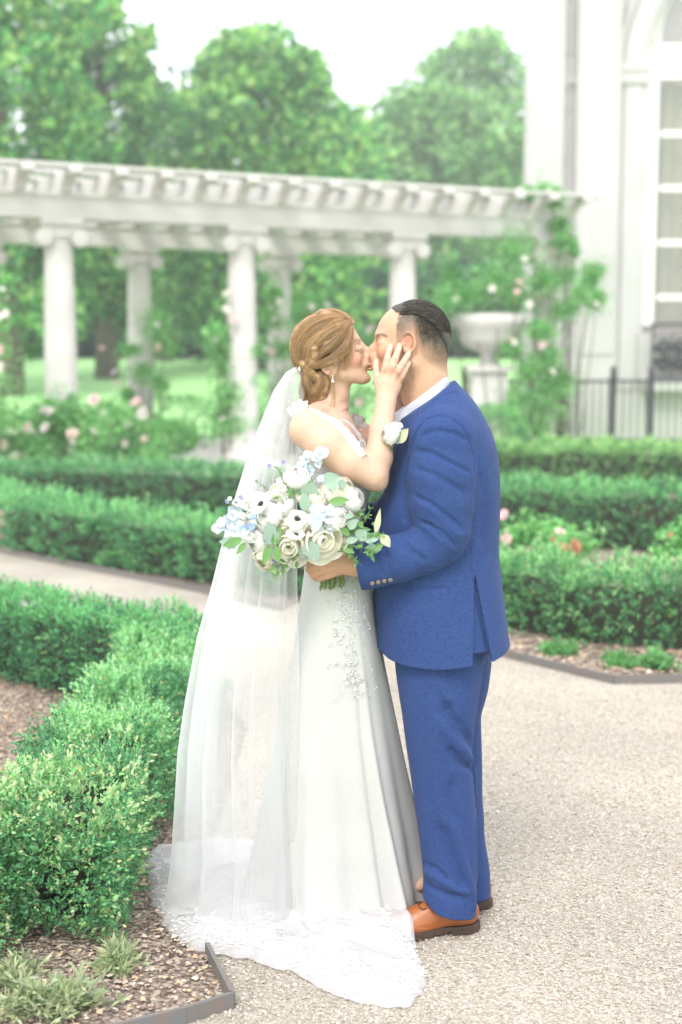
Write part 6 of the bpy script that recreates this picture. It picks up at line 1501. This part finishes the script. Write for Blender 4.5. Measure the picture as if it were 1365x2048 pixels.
# --- veil: thin tulle from the comb behind the head, falling round her back to the ground
def veil(layer, seed, a0, a1, grow, xr_k, name, mat):
    nu, nv = 300, 130; py = np.concatenate([np.linspace(728, 900, 40), np.linspace(905, 1850, nv - 40)])
    R = lambda k: np.interp(py, [728, 745, 780, 840, 900, 1040, 1170, 1270, 1400, 1500, 1600, 1700, 1850], k)
    xl = R([600, 572, 548, 524, 500, 458, 428, 402, 380, 368, 364, 360, 345]); xr = R(xr_k); rw = R([8, 22, 40, 74, 96, 112, 116, 120, 124, 130, 138, 150, 210]) * grow; w0 = R([10, 12, 12, 8, 4, 2, 0, 0, -6, -14, -28, -46, -60])
    th0 = np.linspace(a0, a1, nu); V = np.zeros((nv, nu, 3)); r_ = np.random.default_rng(seed); K_ = 7; ph = r_.random(K_) * 6; fr = r_.uniform(2.5, 17, K_); dr = r_.uniform(-1.1, 1.1, K_)
    for i in range(nv):
        a = Q(xl[i], py[i], w0[i]); b = Q(xr[i], py[i], w0[i]); c = (a + b) / 2; rx = (b[0] - a[0]) / 2 * grow; ry = rw[i] * mpp(py[i]); g = i / nv
        sh = sum(np.sin(fr[j] * th0 + ph[j] + dr[j] * 5 * g * (1 - .4 * g)) / fr[j] for j in range(K_)); th = th0 + .34 * sh * min(1, .3 + g * 2) * np.clip((th0 - a0) * 4, 0, 1) * np.clip((a1 - th0) * 4, 0, 1)
        f = sum(np.cos(fr[j] * th0 + ph[j] + dr[j] * 5 * g * (1 - .4 * g) + .6) / (1 + fr[j] * .12) for j in range(K_)) / 2.4
        amp = (.05 + .14 * g) * min(1, .25 + g * 3); k = 1 + amp * (f - .5)
        V[i, :, 0] = c[0] + rx * k * np.cos(th); V[i, :, 1] = c[1] + ry * k * np.sin(th); V[i, :, 2] = c[2]
    V[..., 2] = np.maximum(V[..., 2], .045 + .05 * vnoise(V * [1, 1, .2], 7, seed)); V = V.reshape(-1, 3)
    a = (np.arange(nv - 1)[:, None] * nu + np.arange(nu - 1)).ravel(); Qd = np.stack([a, a + 1, a + nu + 1, a + nu], 1)
    me = npmesh(name, V, Qd, mat); me.transform(Matrix.Translation(-bo_)); return link(name, me, bride)
# angles: pi = her back; -pi/2 = towards the camera
vl = veil(0, 3, PI * .62, PI * 1.80, 1.0, [612, 616, 618, 612, 612, 616, 622, 630, 640, 650, 660, 680, 690], 'veil', M_tulle)
v2 = veil(1, 8, PI * .75, PI * 1.66, .93, [612, 614, 616, 610, 608, 612, 616, 622, 630, 640, 650, 660, 670], 'veil_underlayer', M_tulle); v2.parent = vl
cb_ = MB(); cb_.tube([Q(*p) for p in ((600, 738, 40), (604, 732, 20), (606, 731, 0), (604, 732, -20))], .004, 8, flat=2); o = cb_.build('comb', M_pearl, vl, True); o.location = -bo_
# ================================================================== BOUQUET
M_ivory = material('ivory_petal', (.93, .9, .8), .6, trans=.5); M_white_p = material('clean_white_petal', (.93, .92, .9), .6, trans=.5)
M_blue_p = material('pale_blue_petal', (.68, .74, .82), .6, trans=.3); M_blue_d = material('blue_petal', (.42, .56, .77), .6, trans=.3); M_dark_c = material('anemone_centre', (.012, .01, .02), .6)
M_purple = material('purple_floret', (.4, .38, .6), .6, trans=.3)
M_euc = material('eucalyptus_leaf', (.3, .41, .33), .55, trans=.2); M_grn = material('fresh_leaf', (.16, .32, .1), .45, trans=.3); M_dusty = material('dusty_leaf', (.27, .36, .31), .7, trans=.15); M_pale = material('pale_bud', (.6, .62, .42), .6, trans=.3)
M_stem = material('flower_stem', (.13, .2, .05), .5)
def petal_flower(name, mat, rings, seed=0, g=5):
    """rings: (count, radius, lift angle, width, cup, z)"""
    r_ = np.random.default_rng(seed); mb = MB()
    for (k, r, tilt, wd, cup, z0) in rings:
        o = r_.random() * 6
        for i in range(k):
            a = 2 * PI * i / k + o + r_.normal() * .12; ca, sa = math.cos(a), math.sin(a); rr = r * (1 + .1 * r_.normal()); tl = tilt + .1 * r_.normal(); V = []
            for u in np.linspace(0, 1, g):
                for v in np.linspace(-1, 1, g):
                    w = wd * math.sin(PI * (.12 + .72 * u) ** .8) * v * rr; t_ = tl + cup * u ** 1.6; x = rr * (u * math.cos(t_)) ; zz = z0 + rr * u * math.sin(t_) + cup * .22 * rr * v * v + .05 * rr * math.sin(6 * v + i) * u ** 3
                    x += -.10 * rr * v * v * u
                    V.append((ca * x - sa * w, sa * x + ca * w, zz))
            mb.add(V, [[p * g + q, (p + 1) * g + q, (p + 1) * g + q + 1, p * g + q + 1] for p in range(g - 1) for q in range(g - 1)])
    return mb.mesh(name, mat, True)
def cup_flower(name, mat, shells, seed=0, g=6, J_=.07):
    """overlapping petals, each a patch of a round cup: (count, radius, opening angle from the top in degrees, half width in degrees, flare, drop)"""
    r_ = np.random.default_rng(seed); mb = MB()
    for (k, R, op, hw, fl, z0) in shells:
        o = r_.random() * 6
        for i in range(k):
            a0 = 2 * PI * i / k + o + r_.normal() * .1; R2 = R * (1 + J_ * r_.normal() + J_ * (i % 2)); z1_ = z0 + (J_ - .07) * r_.normal(); opn = math.radians(op * (1 + .08 * r_.normal())); V = []; lo_ = math.radians(150)
            for u in np.linspace(0, 1, g):
                for v in np.linspace(-1, 1, g):
                    th = lo_ + (opn - lo_) * u; wv_ = math.radians(hw) * (.35 + .65 * math.sin(PI * (.2 + .55 * u))) * v; rr = R2 * (1 + fl * u ** 3 * (1 - .3 * v * v)); edge = -.10 * R2 * v * v * u * u
                    x = rr * math.sin(th); z = z1_ + R2 * .82 * math.cos(th) + edge + .25 * J_ * R2 * math.sin(5 * v + i * 2) * u
                    an = a0 + wv_ + .03 * u; V.append((x * math.cos(an), x * math.sin(an), z))
            mb.add(V, [[p * g + q, (p + 1) * g + q, (p + 1) * g + q + 1, p * g + q + 1] for p in range(g - 1) for q in range(g - 1)])
    return mb.mesh(name, mat, True)
def flower_rose(n, mat, s): return cup_flower(n, mat, [(5, .98, 92, 46, .34, -.2), (5, .86, 74, 52, .32, -.12), (4, .7, 58, 58, .26, -.05), (3, .52, 48, 72, .2, .02), (3, .34, 38, 76, .14, .1)], s, 8, .16)
def flower_ran(n, mat, s): return cup_flower(n, mat, [(6, 1.0, 62, 44, .05, -.1), (6, .93, 50, 46, .04, -.06), (6, .85, 42, 48, .03, -.02), (5, .76, 36, 54, .03, .03), (5, .66, 32, 56, .02, .09), (4, .54, 30, 64, .02, .16), (4, .42, 28, 70, .02, .22), (3, .3, 26, 84, 0, .28), (3, .18, 24, 90, 0, .34)], s)
ROSES = [flower_rose('garden_rose', M_ivory, 1), flower_rose('garden_rose', M_white_p, 2)]; RANS = [flower_ran('ranunculus', M_white_p, 3), flower_ran('ranunculus', M_ivory, 4)]
ANEM = petal_flower('anemone', M_white_p, [(6, 1.0, .1, .62, .3, 0), (6, .86, .3, .6, .3, .02)], 5)
cm = MB(); cm.lathe([(.0, .2), (.12, .18), (.2, .08), (.2, .0)], n=12)
for i in range(26): a = i * 2 * PI / 26; cm.tube([(0, 0, .02), (.3 * math.cos(a), .3 * math.sin(a), .12)], .018, 4); cm.lathe([(0, .14), (.028, .12), (0, .1)], c=(.31 * math.cos(a), .31 * math.sin(a), 0), n=5)
CENTRE = cm.mesh('anemone_centre', M_dark_c, True)
FLB = petal_flower('blue_floret', M_blue_p, [(5, 1.0, .25, .62, .1, 0), (3, .35, 1.1, .6, .3, .02)], 6, 4); FLD = petal_flower('deep_blue_floret', M_blue_d, [(5, 1.0, .25, .5, .1, 0)], 7, 4); FLP = petal_flower('purple_floret', M_purple, [(6, 1.0, .5, .5, .2, 0)], 8, 4); FLW = petal_flower('white_floret', M_white_p, [(5, 1.0, .35, .6, .3, 0), (4, .6, 1.0, .6, .4, 0)], 9, 4)
def leaf_mesh2(name, mat, wd=.5, curl=.2, g=7, lobed=0):
    mb = MB(); V = []
    for u in np.linspace(0, 1, g):
        for v in (-1, -.5, 0, .5, 1):
            w = wd * math.sin(PI * min(1, .04 + .96 * u) ** .75) * v * (1 + (lobed * math.sin(u * 20) if abs(v) == 1 else 0)); V.append((u, w, -curl * u * u + .12 * abs(v) * wd))
    mb.add(V, [[p * 5 + q, (p + 1) * 5 + q, (p + 1) * 5 + q + 1, p * 5 + q + 1] for p in range(g - 1) for q in range(4)])
    V2 = []; return mb.mesh(name, mat, True)
L_round = leaf_mesh2('round_leaf', M_euc, .5, .1); L_long = leaf_mesh2('long_leaf', M_euc, .28, .15); L_green = leaf_mesh2('green_leaf', M_grn, .22, .2); L_dusty = leaf_mesh2('dusty_leaf', M_dusty, .36, .2, 14, .18); L_bud = leaf_mesh2('pale_bud', M_pale, .12, .0); L_gold = leaf_mesh2('pale_leaf', M_pale, .34, .15)
gq = Q(664, 1128, 122)
bq = empty('bouquet', gq, 0, 'bouquet of white roses, dark-eyed anemones, pale blue florets and eucalyptus in his hand', 'bouquet'); bqo = np.array(bq.location)
BC = Q(600, 1040, 130); s4 = mpp(1040)
def aim(d, roll=0):
    q = Vector(d).to_track_quat('Z', 'Y'); from mathutils import Quaternion
    return (q @ Quaternion((0, 0, 1), roll)).to_euler()
def put(mesh, px, py, w, r, d=None, name=None, roll=None, parent=bq):
    p = Q(px, py, w)
    if d is None: d = unit(p - BC + np.array([0, -.06, .015]))
    o = link(name or mesh.name, mesh, parent, p - bqo, aim(d, random.random() * 6 if roll is None else roll), (r * s4,) * 3); return o
stems = []
for i, (px, py, w, r, mi) in enumerate(((594, 953, 178, 25, 0), (672, 984, 172, 27, 1), (708, 998, 160, 24, 0), (635, 993, 196, 16, 1), (537, 1034, 190, 27, 0), (674, 1034, 196, 26, 0), (534, 1116, 170, 27, 1), (516, 1084, 172, 24, 0), (560, 985, 172, 20, 1), (700, 1030, 160, 22, 1), (570, 1010, 180, 20, 0), (612, 990, 176, 20, 1), (655, 1020, 176, 22, 0), (574, 1050, 182, 20, 1), (560, 1076, 180, 22, 1), (620, 1100, 176, 22, 0), (690, 975, 160, 20, 1), (505, 1040, 174, 18, 0), (640, 1000, 184, 18, 0))):
    put(RANS[mi], px, py, w, r); stems.append((px, py, w))
for (px, py, w, r, mi) in ((578, 1094, 200, 34, 0), (646, 1080, 206, 37, 0), (548, 1012, 176, 24, 1), (556, 1124, 172, 26, 1), (610, 1062, 176, 28, 0)):
    put(ROSES[mi], px, py, w, r); stems.append((px, py, w))
for (px, py, w, r, d) in ((522, 1008, 206, 23, (-.45, -.8, .35)), (596, 1038, 216, 22, (-.1, -1, .05)), (592, 1070, 214, 19, (.0, -.75, .65))):
    o = put(ANEM, px, py, w, r, d); c = link('centre', CENTRE, o); stems.append((px, py, w))
def cluster(cx, cy, w, R, n, mesh, fr):
    for _ in range(n):
        a = random.random() * 2 * PI; q = R * random.random() ** .5; put(mesh, cx + q * math.cos(a), cy + q * math.sin(a) * .9, w + (R - q) * .6 + random.uniform(-4, 4), fr * random.uniform(.8, 1.15), d=(math.cos(a) * q / R * .8, -1, -math.sin(a) * q / R * .8 + .2))
    stems.append((cx, cy, w))
cluster(640, 1036, 210, 26, 15, FLB, 11); cluster(637, 910, 172, 8, 4, FLB, 14); cluster(622, 932, 176, 14, 5, FLB, 12); cluster(613, 914, 170, 5, 2, FLW, 12); cluster(446, 1050, 178, 12, 5, FLB, 12); cluster(462, 1030, 176, 12, 5, FLB, 11)
cluster(476, 1060, 176, 10, 3, FLB, 11); cluster(497, 1052, 186, 10, 4, FLD, 10); cluster(508, 1036, 186, 6, 2, FLD, 9); cluster(529, 1078, 200, 5, 2, FLD, 9); cluster(543, 1104, 200, 7, 3, FLD, 8); cluster(490, 1004, 172, 16, 6, FLW, 9)
cluster(556, 980, 186, 22, 11, FLW, 8); cluster(470, 1010, 170, 12, 4, FLB, 8); cluster(640, 962, 184, 10, 4, FLB, 8); cluster(548, 1122, 186, 16, 5, FLP, 6); cluster(500, 1070, 184, 12, 5, FLW, 10); cluster(610, 950, 172, 8, 3, FLW, 9); cluster(656, 1056, 206, 12, 4, FLB, 10)
for (px, py) in ((548, 928), (556, 932), (578, 936), (568, 926), (540, 934), (453, 1004), (461, 998), (482, 996)): put(random.choice((FLP, FLW)), px, py, 176, 6, d=(random.uniform(-.5, .5), -1, .6)); stems.append((px, py, 172))
def leafput(mesh, px, py, w, L_, ang, tilt=.2, roll=0):
    """base at px,py; ang in the picture (deg, 0 = right, 90 = up)"""
    a = math.radians(ang); d = Vector((math.cos(a), -tilt, math.sin(a))).normalized(); up = Vector((0, -1, .15)); y = up.cross(d).normalized(); z = d.cross(y)
    M = Matrix((d, y, z)).transposed(); R = Matrix.Rotation(roll, 3, 'X'); o = link('leaf', mesh, bq, Q(px, py, w) - bqo, (M @ R).to_euler(), (L_ * s4,) * 3); return o
for a in ((650, 968, 200, 34, 30, .2), (676, 970, 176, 20, 10, .2), (612, 1022, 208, 38, 95, .2), (618, 995, 200, 34, 80, .3), (655, 1040, 200, 30, 65, .2), (716, 1078, 196, 26, 50, .3), (705, 1060, 190, 26, 80, .3)): leafput(L_round if a[3] < 36 else L_long, *a)
for a in ((660, 1004, 206, 38, 8, .2), (676, 1024, 180, 34, -20, .3), (700, 1070, 196, 30, 140, .3)): leafput(L_green, *a)
leafput(L_dusty, 616, 1084, 220, 42, -62, .15); leafput(L_dusty, 606, 1090, 208, 30, -80, .1); leafput(L_gold, 764, 1070, 196, 28, -55, .1); leafput(L_bud, 752, 1066, 190, 48, 80, .0)
for a in ((484, 1078, 188, 40, 200, .1), (474, 1088, 184, 34, 170, .1), (492, 1086, 186, 28, 230, .2), (546, 1088, 206, 44, 100, .3), (548, 1090, 206, 40, 70, .3), (540, 1092, 204, 38, 250, .2), (552, 1092, 206, 34, 280, .2)): leafput(L_green if a[1] != 1088 else L_dusty, *a[:6])
for _ in range(46):       # fine greenery: right spray, lower twigs, top tuft
    k = random.random()
    if k < .55: x = random.uniform(676, 752); y = 1040 + abs(x - 700) * .35 + random.uniform(-10, 60); leafput(random.choice((L_green, L_green, L_long)), x, y, random.uniform(176, 205), random.uniform(14, 26), random.uniform(-80, 60), .2)
    elif k < .75: leafput(L_green, random.uniform(545, 600), random.uniform(1110, 1140), 190, random.uniform(10, 20), random.uniform(180, 290), .2)
    else: leafput(L_green, random.uniform(540, 615), random.uniform(965, 1005), 190, random.uniform(12, 20), random.uniform(20, 160), .3)
# sprays of thin twigs carrying tiny leaves
def spray(pts, n, L_, mat, name='sprig'):
    P = smoothpts(pts, 12); P3 = np.array([Q(*p) for p in P]) - bqo; mb = MB(); mb.tube(P3, np.linspace(.0016, .0006, 12), 5); o = mb.build(name, M_stem, bq, True)
    t = rng.random(n) ** .7 * 11; i = np.clip(t.astype(int), 0, 10); B_ = P3[i] + (P3[i + 1] - P3[i]) * (t - i)[:, None]; T3 = unit(P3[i + 1] - P3[i]); D = unit(T3 * .6 + rng.standard_normal((n, 3)) * .8)
    V, T, C = leaves(B_, D, L_ * (.7 + .6 * rng.random(n)), L_ * .2, np.ones((n, 3)), gain=False); me = npmesh('tiny_leaves', V, T, mat); l = link('tiny_leaves', me, o); l['kind'] = 'stuff'
for pts in ([(650, 1100, 160), (690, 1070, 190), (730, 1050, 196), (742, 1018, 190)], [(660, 1100, 160), (700, 1090, 196), (735, 1096, 200), (742, 1106, 196)], [(660, 1105, 160), (690, 1100, 200), (710, 1115, 204), (716, 1128, 200)], [(655, 1090, 160), (690, 1050, 180), (710, 1040, 186), (724, 1020, 180)], [(660, 1090, 160), (710, 1076, 196), (745, 1068, 198), (776, 1076, 196)]): spray(pts, 34, .016, M_grn)
for pts in ([(600, 1100, 180), (570, 1120, 196), (552, 1140, 196), (546, 1156, 190)], [(610, 1100, 180), (580, 1118, 198), (570, 1134, 198), (556, 1150, 190)], [(600, 1095, 180), (580, 1116, 198), (592, 1118, 200)]): spray(pts, 16, .011, M_grn)
for pts in ([(590, 1050, 160), (545, 990, 176), (520, 966, 176), (512, 962, 172)], [(590, 1050, 160), (566, 960, 180), (560, 940, 178), (548, 930, 176)], [(590, 1050, 160), (585, 975, 188), (580, 950, 182)], [(560, 1060, 160), (500, 1010, 176), (470, 1004, 176), (455, 1000, 172)]): spray(pts, 24, .009, M_grn)
# stems: through the hand, cut ends below
random.seed(3)
for k in range(34):
    a = random.random() * 2 * PI; q = random.random() ** .5; top = random.choice(stems)
    mid = Q(664 + 13 * q * math.cos(a), 1130, 118 + 12 * q * math.sin(a)); end = Q(664 + 30 * q * math.cos(a), 1172 + random.uniform(-6, 8) - 3 * math.cos(a) * q, 118 + 22 * q * math.sin(a)); t3 = Q(*top) * .35 + mid * .65 ; top3 = Q(*top) + np.array([0, .012, 0])
    mb = MB(); mb.tube(np.array([top3, t3 + np.array([0, .008, 0]), mid, end]) - bqo, [.0016, .0019, .0021, .0021], 6); mb.build('stem', M_stem, bq, True)

# ------------------------------------------------------------------ boutonniere on his lapel
q0 = Q(792, 868, 112)
wv = max(surf_of(J, 800, 868) + 6, surf_of(J, 792, 868) + 6, 118)
bt_ = empty('boutonniere', Q(792, 868, wv), 0, 'small white ranunculus bud with green leaves pinned to his lapel', 'boutonniere'); bto = np.array(bt_.location)
def putb(mesh, px, py, w, r, d, name):
    return link(name, mesh, bt_, Q(px, py, w) - bto, aim(d, 1.0), (r * s1,) * 3)
putb(RANS[0], 778, 868, wv + 8, 20, (-.75, -.5, .1), 'ranunculus'); putb(FLB, 790, 852, wv + 6, 9, (-.2, -1, .4), 'blue_floret'); putb(FLW, 800, 852, wv + 4, 8, (.2, -1, .4), 'white_floret'); putb(FLB, 796, 858, wv + 9, 6, (.1, -1, .2), 'blue_floret')
for px, py, L_, ang, m in ((786, 884, 30, 60, L_green), (790, 884, 34, 75, L_green), (792, 884, 36, 48, L_gold), (788, 882, 26, 95, L_green), (784, 884, 22, 30, L_dusty)):
    a = math.radians(ang); d = Vector((math.cos(a), -.15, math.sin(a))).normalized(); y = Vector((0, -1, .15)).cross(d).normalized(); z = d.cross(y); link('leaf', m, bt_, Q(px, py, wv + 5) - bto, Matrix((d, y, z)).transposed().to_euler(), (L_ * s1,) * 3)
mb = MB(); mb.tube([Q(786, 878, wv + 5) - bto, Q(785, 890, wv + 3) - bto, Q(784, 900, wv) - bto], .003, 8); mb.build('stem', M_stem, bt_, True)
mb = MB(); mb.lathe([(0, .0022), (.0022, 0), (0, -.0022)], c=Q(783, 891, wv + 7) - bto, n=10); mb.build('pin', M_pearl, bt_, True)
